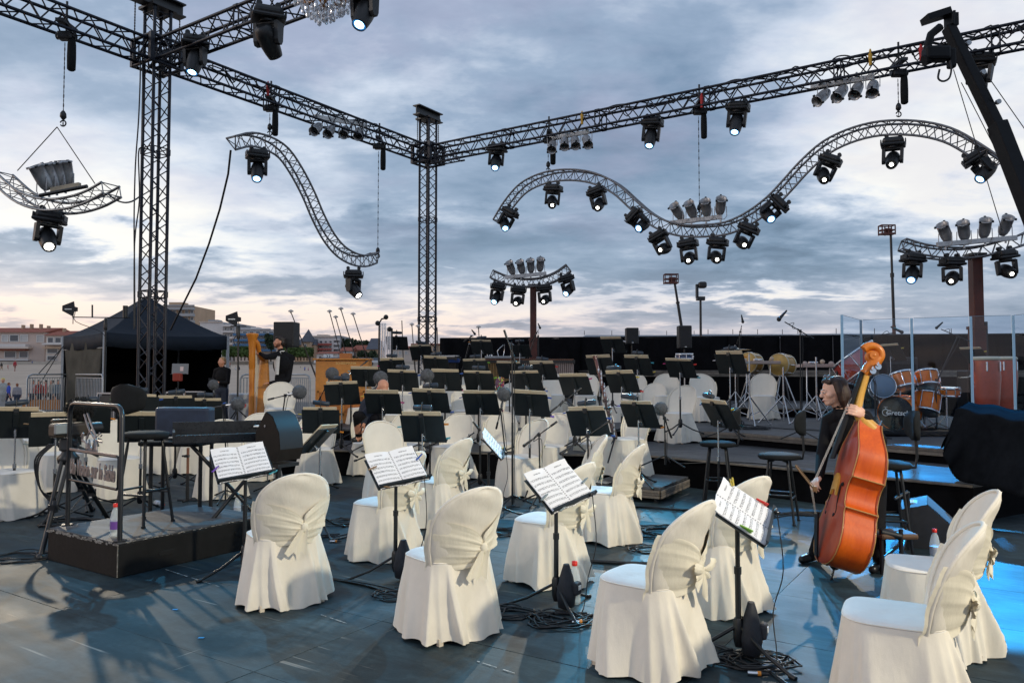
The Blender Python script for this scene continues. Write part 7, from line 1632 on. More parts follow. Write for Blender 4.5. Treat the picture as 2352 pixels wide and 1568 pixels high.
# beach walkers and spectators behind the barrier
simple_person('small boy in a bright blue sweater outside the barrier', 19, 878, 935, 40, None, cm('blue', (.02, .06, .40)), DENIM, mat('ginger_hair', (.25, .09, .04), .7), (.6, .8, 0), .03, 'walk')
simple_person('person in a striped grey top and dark trousers outside the barrier', 38, 880, 942, 42, None, cm('grey_stripe', (.30, .28, .30)), cm('navy', (.03, .04, .07)), mat('ginger_hair', (.25, .09, .04), .7), (-.6, .8, 0), .03)
simple_person('person in pale grey with a yellow cap at the left edge', 5, 868, 948, 42, None, cm('pale', (.42, .42, .40)), cm('palegrey', (.34, .34, .33)), mat('yellow_cap', (.65, .55, .05), .6), (.5, -.8, 0), .03)
for k, (lab, u, vh, vf, c1, c2) in enumerate((('far beach walker in a black top and sand shorts', 3, 832, 853, (.03, .03, .03), (.4, .28, .18)), ('far small child in a red top on the beach', 18, 836, 850, (.5, .05, .06), (.3, .1, .1)), ('far beach walker in red carrying a pale bag', 34, 827, 853, (.42, .04, .05), (.3, .12, .1)), ('far beach walker sitting near the house wall', 74, 828, 838, (.08, .12, .3), (.1, .1, .15)),
     ('far beach walker in red between tent and harp', 528, 831, 848, (.25, .08, .08), (.1, .08, .08)), ('pair partner in white on the sand left of the harp', 541, 841, 856, (.6, .6, .6), (.5, .5, .5)), ('dark clothed walker on the sand left of the harp', 549, 840, 856, (.04, .04, .06), (.04, .04, .06)), ('far walker in blue on the sand right of the harp player', 700, 841, 858, (.06, .12, .4), (.08, .08, .12)), ('far walker in a red and white top on the sand', 708, 843, 858, (.5, .2, .22), (.1, .1, .2)), ('far dog walker bending on the sand behind the harp player', 690, 840, 847, (.06, .04, .04), (.06, .05, .05)))):
    simple_person(lab, u, vh, vf, min(120, 1.7 * FPX / max(14, vf - vh)), None, cm('w%d' % k, c1), cm('l%d' % k, c2), HAIRD, (sin(k), cos(k), 0), .05, 'walk', 'people far off on the beach')
for k, (u, c1) in enumerate(((75, (.5, .45, .42)), (88, (.42, .05, .04)), (104, (.35, .06, .05)), (118, (.30, .28, .25)), (132, (.12, .16, .2)))):
    simple_person(['spectator in a pale shirt behind the barrier bars', 'spectator in a red top behind the barrier bars', 'second red spectator behind the barrier bars', 'spectator in grey behind the barrier bars', 'spectator in slate blue behind the barrier bars'][k], u, 872, 945, 36, None, cm('s%d' % k, c1), DENIM, HAIRD, (sin(k * 2), -.6, 0), .035, 'stand', 'spectators behind the crowd barrier')
# ================================================================== PERCUSSION, CELESTA, BELLS
def legs_x(m, w, d, h, r=.016):
    for s in (-1, 1): m.tube([(s * w, -d, 0), (s * w * .9, d, h)], r, 6); m.tube([(s * w, d, 0), (s * w * .9, -d, h)], r, 6)
# celesta
P = at(783, 905, 15.2); yC = 15.2; a, b = at(724, 900, yC), at(846, 826, yC); t = thing('celesta', 'honey coloured wooden celesta cabinet with a recessed front', 'celesta', ((a.x + b.x) / 2, yC, .6)); w, h = b.x - a.x, b.z - .6
m = MB(); m.rbox((0, .2, h / 2), (w, .4, h), .01); m.build('cabinet', ORANGEW, t); m = MB(); m.rbox((0, .16, h + .01), (w + .06, .5, .03), .008); m.build('lid', ORANGEW, t)
m = MB(); m.rbox((.05 * w, .12, h + .075), (w * .21, .2, .11), .01); m.build('music_rest', mat('dark_honey', (.36, .12, .02), .4), t)
for x0, x1 in ((-.44, -.02), (.04, .42)):
    m = MB(); z0, z1 = .18, .62; xa, xb = x0 * w, x1 * w
    for c, d in (((xa, z0), (xb, z0)), ((xa, z1), (xb, z1)), ((xa, z0), (xa, z1)), ((xb, z0), (xb, z1))): m.box(((c[0] + d[0]) / 2, -.01, (c[1] + d[1]) / 2), (abs(d[0] - c[0]) + .03, .025, abs(d[1] - c[1]) + .03))
    m.build('panel_moulding', ORANGEW, t); m = MB(); m.box(((xa + xb) / 2, -.002, (z0 + z1) / 2), (xb - xa - .02, .01, z1 - z0 - .02)); m.build('panel', mat('dark_honey', (.36, .12, .02), .4), t)
tm = text_mesh('SCHIEDMAYER', .062, .002, bold=.001); tm.materials.append(mat('gold_letter', (.75, .5, .18), .4)); put('lettering', tm, t, M=Matrix.Translation((.08, -.004, h - .07)) @ Matrix.Rotation(R(90), 4, 'X'))
m = MB(); m.box((w * .42, .1, .0), (.03, .1, .02)); 
# tubular bells
yB = 16.6; a, b = at(872, 838, yB), at(899, 742, yB); t = thing('tubular_bells', 'set of chrome tubular bells hanging in a frame', 'tubular bells', ((a.x + b.x) / 2, yB, .8)); h = b.z - .8; w = b.x - a.x
for k in range(9):
    m = MB(); x = -w / 2 + w * (k + .5) / 9; zt = h - (.0 if k < 5 else .10); m.cyl((x, .03 * (k % 2), h * .34), (x, .03 * (k % 2), zt), w * .042, n=8); m.build('tube_bell', CHROME, t)
m = MB(); m.tube([(-w * .6, 0, 0), (-w * .56, 0, h * 1.0), (-w * .35, 0, h * 1.05), (w * .1, 0, h * 1.06)], .018, 7); m.tube([(w * .58, 0, 0), (w * .56, 0, h * .94)], .018, 7); m.box((0, .02, h * .2), (w * 1.1, .25, .05)); m.box((0, .02, .04), (w * 1.2, .5, .05)); m.build('frame', BLACKM, t)
for x, z in ((-w * .7, h * 1.0), (w * .02, h * 1.07), (w * .35, h * .93)): m = MB(); m.ell((x, 0, z), .055, 10, 8); m.build('damper_ball', BLACK, t)
# mallet instruments
def mallet(label, u0, u1, vt, vb, d, fz, barc, pipec, n, name='marimba', depth=.7):
    a, b = at(u0, vt, d), at(u1, vt, d); t = thing(name, label, name, ((a.x + b.x) / 2, d, fz), R(-5)); h = a.z - fz; w = b.x - a.x
    m = MB()
    for y in (-depth / 2, depth / 2): m.box((0, y, h - .05), (w, .03, .05))
    for x in (-w / 2, w / 2): m.box((x, 0, h - .05), (.05, depth, .09)); m.box((x * .95, 0, h * .45), (.04, .05, h * .9)); m.box((x * .95, 0, .05), (.06, depth * .8, .06))
    m.box((0, 0, .25), (w * .9, .04, .05)); m.build('frame', BLACKM, t)
    pm = cached('pipe' + label, lambda: MB().cyl((0, 0, 0), (0, 0, h * .55), w / n * .40, n=8).mesh('resonator_pipe', pipec)); bw = w / n
    bm_ = cached('bar' + label, lambda: MB().rbox((0, 0, 0), (bw * .86, depth * .45, .022), .004).mesh('tone_bar', barc))
    for k in range(n):
        x = -w / 2 + bw * (k + .5); q = put('tone_bar', bm_, t, loc=(x, -depth * .22, h - .012)); q.scale = (1, 1.15 - .5 * k / n, 1); q = put('tone_bar', bm_, t, loc=(x, depth * .22, h + .012)); q.scale = (1, 1.0 - .4 * k / n, 1)
        L = .55 + .45 * (1 - k / n); q = put('resonator_pipe', pm, t, loc=(x, -depth * .3, h - .06 - h * .55 * L)); q.scale = (1, 1, L)
    return t
ROSE = mat('rosewood', (.16, .065, .03), .4, nscale=8, namt=.3); PIPEP = mat('pinkish_tube_metal', (.40, .33, .31), .35, .8); PIPED = mat('dark_tube_metal', (.05, .045, .04), .35, .7)
mallet('xylophone with brown bars and dark pipes at the end of the backdrop', 1108, 1204, 826, 870, 18.3, .8, ROSE, mat('bronze_tube', (.34, .22, .10), .35, .8), 26, 'xylophone')
mallet('long marimba with pale pink resonator pipes in the centre back', 1200, 1318, 826, 870, 18.0, .8, ROSE, PIPEP, 28)
mallet('vibraphone with silver bars left of the xylophone', 990, 1052, 818, 850, 18.2, .8, mat('silver_bar', (.5, .5, .5), .3, .9), PIPED, 20, 'vibraphone')
tag(MB().rbox((0, 0, 0), (.40, .3, .10), .03).build('blue_cloth', mat('blue_cloth', (.02, .05, .18), .9), loc=at(1036, 828, 18.0)), 'folded blue cloth lying on the vibraphone', 'cloth')
# rack of loose metal rods and tubes on the percussion riser
rnd = random.Random(12); t = thing('rod_rack', 'tangle of silver stand rods on a rail by the red column', 'rods', at(1160, 818, 19.2)); o = t.location
m = MB(); m.box((0, 0, -.02), (1.0, .25, .05)); m.build('shelf', STEEL, t)
for k in range(9):
    x = rnd.uniform(-.45, .4); m = MB(); m.tube(catmull([Vector((x, 0, 0)), Vector((x + rnd.uniform(-.1, .1), .02, .14)), Vector((x + rnd.uniform(-.3, .2), 0, .28 + rnd.random() * .1))], 5), .009, 5); m.build('rod', CHROME, t)
# big red concert bass drum tilted in its frame
def drum(t, c, axis, r, L, shellm, headm, rim=CHROME, lugs=8, n=28, shell='shell'):
    M = lookM(axis, UP, c); m = MB(); m.lathe([(r, -L / 2), (r, L / 2)], n, M, caps=False); o = m.build(shell, shellm, t)
    for z, nm in ((L / 2, 'drum_head'), (-L / 2, 'drum_head')): m = MB(); m.lathe([(.001, z * 1.02), (r * .97, z * 1.02), (r * 1.0, z * .98)], n, M); m.build(nm, headm, t)
    for z in (L / 2 - .01, -L / 2 + .01): m = MB(); m.lathe([(r, z - .02), (r * 1.045, z - .02), (r * 1.045, z + .02), (r, z + .02), (r, z - .02)], n, M, caps=False); m.build('hoop', rim, t)
    lg = MB(); lg.rbox((r * 1.03, 0, 0), (.03, .022, L * .34), .006); lm = lg.mesh('lug', CHROME)
    for k in range(lugs): put('lug', lm, t, M=M @ Matrix.Rotation(2 * pi * k / lugs, 4, 'Z'))
    rd = MB()
    for k in range(lugs): a = 2 * pi * k / lugs; rd.cyl(M @ Vector((cos(a) * r * 1.05, sin(a) * r * 1.05, -L / 2)), M @ Vector((cos(a) * r * 1.05, sin(a) * r * 1.05, L / 2)), .005, n=5)
    q = rd.build('tension_rods', CHROME, t); q['kind'] = 'stuff'
REDSH = mat('dark_red_lacquer', (.42, .035, .02), .35, nscale=4, namt=.25, coat=.5); ORSH = varnish('orange_drum_lacquer', (.62, .12, .005), (.78, .18, .008), (.85, .25, .015)); HEADW = mat('drum_skin', (.70, .66, .55), .6, nscale=4, namt=.1); HEADB = mat('black_drum_head', (.008, .009, .011), .5, spec=.3); HEADBL = mat('blue_grey_drum_head', (.12, .19, .27), .4)
P = at(1972, 833, 15.4); t = thing('concert_bass_drum', 'large dark red concert bass drum tilted in its frame', 'drum', (P.x, P.y, .6)); c = P - t.location
drum(t, c, Vector((-.52, .30, .80)), .46, .40, REDSH, REDSH, CHROME, 10)
m = MB(); m.tube([(-.5, 0, 0), (-.42, 0, c.z), (-.3, 0, c.z + .1)], .02, 7); m.tube([(.5, 0, 0), (.42, 0, c.z), (.3, 0, c.z)], .02, 7); m.cyl((-.5, 0, .1), (.5, 0, .1), .018); m.build('cradle', BLACKM, t)
# yellow temple drums and tables
def ydrum(label, u, v, d, r, L, fz):
    P = at(u, v, d); t = thing('yellow_drum', label, 'drum', (P.x, P.y, fz)); c = P - t.location; drum(t, c, Vector((-.75, -.66, .05)), r, L, mat('olive_gold_shell', (.36, .20, .035), .35, nscale=5, namt=.3), mat('gold_drum_skin', (.52, .34, .10), .5, nscale=3, namt=.3), mat('pale_rim', (.55, .50, .36), .5), 8)
    m = MB()
    for s in (-1, 1): m.tube([(s * .25, -.2, 0), (s * .05, .0, c.z - r)], .016, 6); m.tube([(s * .25, .2, 0), (s * .05, .0, c.z - r)], .016, 6)
    m.build('stand', CHRS, t)
ydrum('first yellow drum half hidden behind the large black stand', 1725, 834, 18.2, .24, .3, .8); ydrum('second yellow drum with a pale rim between the two percussion tables', 1797, 838, 18.0, .25, .36, .8)
def ptable(label, u0, u1, v, d, fz, items):
    a, b = at(u0, v, d), at(u1, v, d); t = thing('percussion_table', label, 'table', ((a.x + b.x) / 2, d, fz), R(-4)); h = a.z - fz; w = b.x - a.x; m = MB(); m.rbox((0, 0, h - .035), (w, .5, .07), .01); m.build('table_top', mat('pale_table', (.42, .34, .31), .7, nscale=6, namt=.15), t)
    for s in (-1, 1): m = MB(); m.tube([(s * w * .3, 0, h - .07), (s * w * .3, 0, .35), (s * w * .3 - .3, -.15, 0)], .016, 6); m.tube([(s * w * .3, 0, .35), (s * w * .3 + .3, -.15, 0)], .014, 6); m.tube([(s * w * .3, 0, .6), (s * w * .3 + .2, -.1, .2)], .011, 6); m.build('folding_leg', CHRS, t)
    for k in range(items):
        x = -w * .35 + w * .7 * k / max(1, items - 1); q = Vector((t.location.x + x, d, fz + h)); m = MB()
        if k % 3 == 0: m.lathe([(.05, 0), (.06, .02), (.035, .05), (.01, .06)], 12)
        elif k % 3 == 1: m.cyl((-.1, 0, .03), (.1, .05, .03), .025, n=10); m.cyl((.0, -.05, .03), (.05, .1, .03), .015)
        else: m.ell((0, 0, .05), .05, 12, 8)
        o = m.build(['wood_block', 'shaker', 'round_bell'][k % 3], [mat('pale_table', (.42, .34, .31), .7), CHROME, mat('pale_wood2', (.5, .4, .3), .6)][k % 3], loc=q); tag(o, ['small domed wood block', 'small silver shaker', 'small round bell'][k % 3] + ' number %s' % 'abcdef'[k] + ' on the ' + label if False else ['domed wood block', 'silver shaker', 'pale round bell'][k % 3] + (' last' if k >= 3 else '') + ' on the ' + label, 'percussion', 'hand percussion on the tables')
ptable('pale percussion table between the two yellow drums', 1697, 1786, 829, 17.6, .8, 3); ptable('pale percussion table left of the red bass drum', 1836, 1922, 836, 16.2, .6, 4)
def cymbal(label, u, v, d, r, fz, tilt=0):
    P = at(u, v, d); t = thing('cymbal_stand', label, 'cymbal', (P.x, P.y, fz)); h = P.z - fz; m = MB(); m.lathe([(r, 0), (r * .6, .012), (r * .25, .02), (r * .2, .045), (.01, .055)], 28, Matrix.Translation((0, 0, h)) @ Matrix.Rotation(tilt, 4, 'Y')); m.lathe([(.01, .05), (r * .2, .04), (r * .25, .016), (r * .6, .008), (r, -.003)], 28, Matrix.Translation((0, 0, h)) @ Matrix.Rotation(tilt, 4, 'Y')); m.build('cymbal', mat('cymbal_bronze', (.55, .50, .42), .22, 1.0), t)
    m = MB(); m.cyl((0, 0, .1), (0, 0, h + .1), .011, n=8); m.build('rod', CHROME, t)
    for k in range(3): a = k * 2.09 + .3; m = MB(); m.tube([(0, 0, .38), (cos(a) * .3, sin(a) * .3, 0)], .010, 6); m.build('leg', CHROME, t)
cymbal('thin cymbal above the large close music stand', 1688, 803, 17.0, .35, .8); cymbal('silver hi-hat cymbals beside the clear screen post', 2235, 867, 13.3, .24, .6)
P = at(1572, 819, 16.5); t = thing('snare_drum', 'blue snare drum on a stand behind the red pegged stand', 'drum', (P.x, P.y, .8)); c = P - t.location; drum(t, c, Vector((0, 0, 1)), .18, .12, mat('blue_shell', (.03, .06, .14), .3), HEADW, CHROME, 8, 20); m = MB(); m.cyl((0, 0, 0), (0, 0, c.z - .08), .014); m.build('stand', CHROME, t)
# bundle of chrome stands with bracing
for lab, u, v, d, hh, fz in (('chrome double braced stand with white cable below the close stand', 1722, 950, 14.6, 1.35, .6), ('chrome braced stand beside the riser chair', 1800, 948, 15.2, 1.1, .6), ('chrome tripod stand left of the woman with the bass', 1876, 940, 15.0, 1.3, .6)):
    P = at(u, v, d); t = thing('chrome_stand', lab, 'stand', (P.x, P.y, fz)); m = MB(); m.cyl((0, 0, .06), (0, 0, hh), .018, n=8); m.build('column', CHRS, t)
    for k in range(3):
        a = k * 2.09 + 2.6; m = MB(); m.tube([(0, 0, .55), (cos(a) * .5, sin(a) * .35, .01)], .013, 6); m.tube([(0, 0, .18), (cos(a) * .28, sin(a) * .2, .27)], .009, 5); m.cyl((cos(a) * .48, sin(a) * .34, .02), (cos(a) * .52, sin(a) * .36, 0), .022, n=8); m.build('leg', CHRS, t)

# ================================================================== DRUM KIT BEHIND THE CLEAR SCREEN
yD = 13.4; fz = .6
def dthing(name, label, u, v, d=yD): P = at(u, v, d); t = thing(name, label, 'drum', (P.x, P.y, fz), 0, 'orange drum kit'); return t, P - t.location
t, c = dthing('kick_drum', 'orange bass drum of the kit with a lettered black front head', 2066, 930); r = .285; c.z = r + .02
ax = Vector((-.66, -.75, 0)); drum(t, c, ax, r, .50, ORSH, HEADB, ORSH, 10)
M = lookM(ax, UP, c + ax.normalized() * .262); tm = text_mesh('Gretsch', .115, .001, .15, bold=.002); tm.materials.append(WHITE); put('lettering', tm, t, M=M @ Matrix.Translation((.035, .0, .003)))
m = MB(); m.tube([(cos(a) * .055 - .15, sin(a) * .055 + .005, .004) for a in [R(40 + k * 20) for k in range(16)]], .006, 5); m.tube([(-.15, .06, .004), (-.15, .10, .004)], .004, 4); m.tube([(-.18, .10, .004), (-.12, .10, .004)], .004, 4); m.tube([(-.15, -.005, .004), (-.10, -.005, .004)], .006, 5); q = m.build('emblem', WHITE, t, M=M)
for s in (-1, 1): m = MB(); m.cyl(c + Vector((s * r * .95, 0, -.05)), c + Vector((s * (r + .14), -.1, -r)), .010); m.build('spur', CHROME, t)
for nm, lab, u, v, r, L, ax in (('tom_drum', 'orange tom on the left over the bass drum', 2074, 874, .195, .27, (-.12, .34, .93)), ('tom_drum', 'orange tom on the right over the bass drum', 2130, 871, .19, .26, (.08, .36, .93)), ('snare_drum', 'orange snare drum of the kit under the clear post', 2181, 900, .165, .15, (0, -.06, 1)), ('floor_tom', 'orange floor tom half hidden behind the bass drum', 2128, 926, .22, .34, (.30, .25, .9)), ('floor_tom', 'blue grey drum standing left of the orange toms', 2026, 890, .2, .3, (-.3, -.9, .2))):
    t, c = dthing(nm, lab, u, v); drum(t, c, Vector(ax), r, L, ORSH if 'blue' not in lab else mat('slate_shell', (.03, .045, .06), .35), HEADBL, CHROME, 8, 24); m = MB(); m.cyl((0, .1, 0), c + Vector((0, .1, 0)), .014, n=8)
    for k in range(3): a = k * 2.09; m.tube([(0, .1, .25), (cos(a) * .25, .1 + sin(a) * .25, 0)], .010, 5)
    m.build('mount', CHROME, t)
for lab, u, v, d in (('tall red conga nearest the clear screen', 2266, 868, 13.0), ('tall red conga behind the near conga', 2304, 864, 13.8)):
    P = at(u, v, d); t = thing('conga', lab, 'drum', (P.x, P.y, fz)); h = at(u, 820, d).z - fz; r = 27 / FPX * d
    m = MB(); m.lathe([(r * .72, .12), (r * .95, h * .45), (r * 1.08, h * .72), (r, h - .01)], 22); m.build('shell', mat('conga_red', (.42, .045, .014), .35, nscale=5, namt=.25, coat=.4), t); m = MB(); m.lathe([(r * 1.0, h - .03), (r * 1.03, h), (r * .9, h + .01), (.001, h + .012)], 22); m.build('drum_head', HEADW, t); m = MB(); m.lathe([(r * 1.03, h - .05), (r * 1.08, h - .05), (r * 1.08, h - .01), (r * 1.03, h - .01)], 22, caps=False); m.lathe([(r * .74, .12), (r * .8, .12), (r * .8, .16), (r * .74, .16)], 22, caps=False); m.build('hoop', mat('pale_rim', (.55, .50, .36), .5), t)
    for k in range(6): a = k * pi / 3; m = MB(); m.rbox((cos(a) * r * 1.12, sin(a) * r * 1.12, h - .16), (.025, .025, .16), .006); m.build('lug', CHROME, t)
    m = MB()
    for k in range(3): a = k * 2.09 + .5; m.tube([(cos(a) * r * .7, sin(a) * r * .7, .3), (cos(a) * r * 1.3, sin(a) * r * 1.3, 0)], .012, 5)
    m.build('stand', CHROME, t)
P = at(2000, 905, 13.9); t = thing('drum_carpet', 'dark carpet block under the drum kit', 'platform', (at(2070, 980, 12.9).x, 12.95, .6)); m = MB(); m.rbox((0, 0, .02), (1.9, 1.9, .04), .01); m.build('carpet', FABB, t)
P = at(2100, 856, 13.9); t = thing('drum_throne', 'round black drum stool behind the toms', 'stool', (P.x, P.y + .4, .6)); m = MB(); m.lathe([(.02, .5), (.2, .5), (.21, .54), (.18, .58), (.01, .59)], 20); m.build('seat', PADB, t); m = MB(); m.cyl((0, 0, .1), (0, 0, .5), .02)
for k in range(3): a = k * 2.09; m.tube([(0, 0, .3), (cos(a) * .25, sin(a) * .25, 0)], .012, 5)
m.build('stand', CHROME, t)
# desks with cream scores behind the screen
for k, (u, v, d, lab) in enumerate(((2048, 812, 14.2, 'behind the clear screen above the scroll'), (2240, 818, 14.0, 'behind the clear screen above the red congas'))): music_stand(u, v, d, .6, 178, lab, tilt=38, lamp=0, pegs=(('yellow', 1, .1),))
# dark amplifier and seats behind
for lab, u0, v0, u1, v1, d in (('black amplifier case behind the orange toms', 2040, 820, 2110, 862, 14.6), ('black case between the congas and the hi-hat', 2225, 850, 2262, 880, 13.6)):
    a, b = at(u0, v1, d), at(u1, v0, d); c = (a + b) / 2; t = thing('amplifier_case', lab, 'case', (c.x, d + .2, .6)); h = b.z - .6; m = MB(); m.rbox((0, 0, h / 2), (b.x - a.x, .35, h), .02); m.build('case_body', BLACK, t); m = MB(); m.rbox((0, -.18, h * .55), ((b.x - a.x) * .85, .015, h * .7), .005); m.build('grille', PADB, t)
# clear screen
ACR = bpy.data.materials.new('clear_acrylic'); ACR.use_nodes = True; nt = ACR.node_tree; nt.nodes.clear(); T = NT(nt)
tr = T.n('ShaderNodeBsdfTransparent'); tr.inputs[0].default_value = (.74, .85, .95, 1); gl = T.n('ShaderNodeBsdfGlossy'); gl.inputs['Roughness'].default_value = .03; gl.inputs[0].default_value = (.9, .95, 1, 1); lw = T.n('ShaderNodeLayerWeight'); lw.inputs[0].default_value = .35
mx = T.n('ShaderNodeMixShader'); T.l(T.m('ADD', T.m('MULTIPLY', lw.outputs['Fresnel'], .45), .016, clamp=True), mx.inputs[0]); T.l(tr.outputs[0], mx.inputs[1]); T.l(gl.outputs[0], mx.inputs[2]); ou = T.n('ShaderNodeOutputMaterial'); T.l(mx.outputs[0], ou.inputs[0])
EDGEM = mat('acrylic_edge', (.28, .42, .55), .12, spec=.9, trans=.5); CL = mat('clear_hinge', (.40, .64, .82), .15, .0)
sx = [(1938, 11.2), (1982, 12.3), (2099, 11.9), (2236, 11.5), (2334, 11.3), (2420, 10.6)]; labs = ['narrow folded pane', 'first wide pane', 'second wide pane', 'third pane', 'last pane at the picture edge']
scr = thing('drum_screen', 'tall clear acrylic drum screen of hinged panes before the drum kit', 'screen', (at(2150, 1000, 11.8).x, 11.8, .6)); o = scr.location; HT = 1.84
for k in range(5):
    a = at(sx[k][0], 1000, sx[k][1]); b = at(sx[k + 1][0], 1000, sx[k + 1][1]); a.z = b.z = .6; a, b = a - o, b - o; d = (b - a); n = Vector((-d.y, d.x, 0)).normalized() * .004; e = d.normalized() * .03
    m = MB(); m.add([a + e, b - e, b - e + UP * HT, a + e + UP * HT], [(0, 1, 2, 3)]); m.build('pane', ACR, scr)
    m = MB(); m.tube([a + e + UP * HT, b - e + UP * HT], .004, 4); m.build('pane_edge', EDGEM, scr)
    m = MB(); m.box(a + UP * (HT / 2), (.034, .018, HT)); m.build('hinge_post', CL if k != 1 else EDGEM, scr)
# microphones over the kit
def mic_boom(label, foot, fz, elbow, tip, dE, dT, body=.16, r=.022, col=None, ball=None):
    P = Vector((at(*foot, dE).x, dE, fz)); t = thing('microphone_stand', label, 'microphone stand', P, 0, 'boom microphone stands'); e = at(*elbow, dE) - P; tp = at(*tip, dT) - P
    m = MB(); m.cyl((0, 0, .02), (0, 0, e.z * .55), .013, n=8); m.cyl((0, 0, e.z * .5), e, .0095, n=8); m.cyl(e - UP * .02, e + UP * .02, .022, n=8)
    m.build('pole', BLACKM, t)
    for k in range(3): a = k * 2.09 + foot[0]; m = MB(); m.tube([(0, 0, .14), (cos(a) * .32, sin(a) * .32, .012)], .010, 6); m.build('leg', BLACKM, t)
    d = (tp - e).normalized(); m = MB(); m.cyl(e - d * .28, tp - d * body * .6, .008, n=7); m.cyl(e - d * .30, e - d * .2, .014, n=7); m.build('boom_arm', BLACKM, t)
    if ball:
        m = MB(); rnd = random.Random(int(tip[0])); m.ell(tp, (ball, ball, ball), 18, 12)
        for _ in range(260):
            v = Vector((rnd.gauss(0, 1), rnd.gauss(0, 1), rnd.gauss(0, 1))).normalized(); p = tp + v * ball * .96; s = v.orthogonal().normalized() * .005; m.add([p + s, p - s, p + v * .016 + Vector((0, 0, -.006))], [(0, 1, 2)])
        m.build('foam_windshield', FOAM, t); m = MB(); m.cyl(tp - d * (ball + .10), tp - d * ball * .7, .016, n=8); m.build('microphone', CHRS, t)
    else:
        dd = d if tip[1] >= elbow[1] else Vector((d.x, d.y, -abs(d.z) - .4)).normalized(); m = MB(); m.cyl(tp - dd * body, tp, .012, r * .8, n=10); m.ell(tp + dd * .01, (r, r, r), 10, 8); m.build('microphone', BLACK, t)
    m = MB(); m.tube(catmull([tp - d * body, tp - d * (body + .08) + Vector((.03, 0, .05)), e.lerp(tp, .4) + Vector((0, -.02, -.03)), e + Vector((.03, 0, -.06)), Vector((.025, 0, e.z * .5)), Vector((.02, .01, .05))], 5), .0045, 5); m.build('microphone_lead', CABLE, t); return t
mic_boom('boom stand holding a big microphone high against the sky', (1840, 960), .6, (1838, 760), (1790, 732), 11.5, 11.3, .2, .035)
mic_boom('slim microphone stand against the dark backdrop near the mast', (1695, 900), .8, (1700, 762), (1706, 738), 17.5, 17.4, .16, .035)
mic_boom('boom microphone crossing the sky at the clear screen', (2010, 905), .6, (1978, 775), (2070, 762), 12.6, 12.5, .18, .03)
mic_boom('second boom microphone behind the clear screen', (2150, 905), .6, (2200, 772), (2152, 752), 13.2, 13.1, .15, .025)
mic_boom('hooked microphone stand at the end of the backdrop', (1060, 870), .8, (1082, 772), (1090, 766), 17.2, 17.1, .14, .03)
mic_boom('tall slim stand with a hooked microphone by the red column', (1402 - 200, 870), .8, (1232, 765), (1240, 752), 18.2, 18.1, .12, .03)
for k, (lab, f, fzv, e, tp, dE, dT, bl) in enumerate((('grey round microphone left of the harp before the technician', (492, 990), .45, (492, 910), (490, 883), 13.0, 12.9, .085), ('round grey microphone beside the black stage keyboard', (520, 1000), .0, (512, 932), (546, 927), 9.6, 9.5, .085), ('fuzzy green grey microphone pointing at the harp player', (640, 1030), .0, (655, 908), (688, 900), 10.4, 10.3, .095),
      ('big round blue grey microphone before the celesta', (752, 960), .4, (748, 888), (763, 858), 12.4, 12.3, .105), ('smaller round microphone right beside the celesta front', (806, 900), .4, (815, 850), (793, 866), 13.4, 13.3, .075), ('large round microphone on a boom over the second row', (850, 960), .4, (858, 900), (874, 868), 11.8, 11.7, .11), ('round grey microphone on the long crossing boom', (962, 1010), .4, (962, 920), (981, 862), 11.4, 11.3, .10),
      ('fuzzy dark microphone beside the beaded bag and slim pole', (1160, 990), .0, (1150, 940), (1158, 905), 10.2, 10.1, .095), ('fuzzy microphone on a tripod at the riser chair', (1528, 1042), .4, (1526, 960), (1518, 938), 9.9, 9.85, .085))):
    mic_boom(lab, f, fzv, e, tp, dE, dT, ball=bl)
for k, (lab, f, fzv, e, tp, dE, dT) in enumerate((('black boom pole slanting across the middle chairs', (1075, 1130), .0, (1066, 1010), (1100, 985), 9.6, 9.6), ('tall slim black microphone pole in the middle of the stands', (1177, 1150), .0, (1176, 812), (1182, 830), 9.2, 9.2), ('black boom stand beside the third white score', (1352, 1160), .0, (1350, 1000), (1290, 1040), 8.6, 8.5), ('black boom stand behind the lamp of the third score', (1240, 1120), 0, (1238, 998), (1205, 1022), 9.4, 9.3), ('boom stand slanting over the bassoon', (1382, 1000), .4, (1300, 918), (1265, 945), 11.0, 10.9))):
    mic_boom(lab, f, fzv, e, tp, dE, dT, .12, .02)
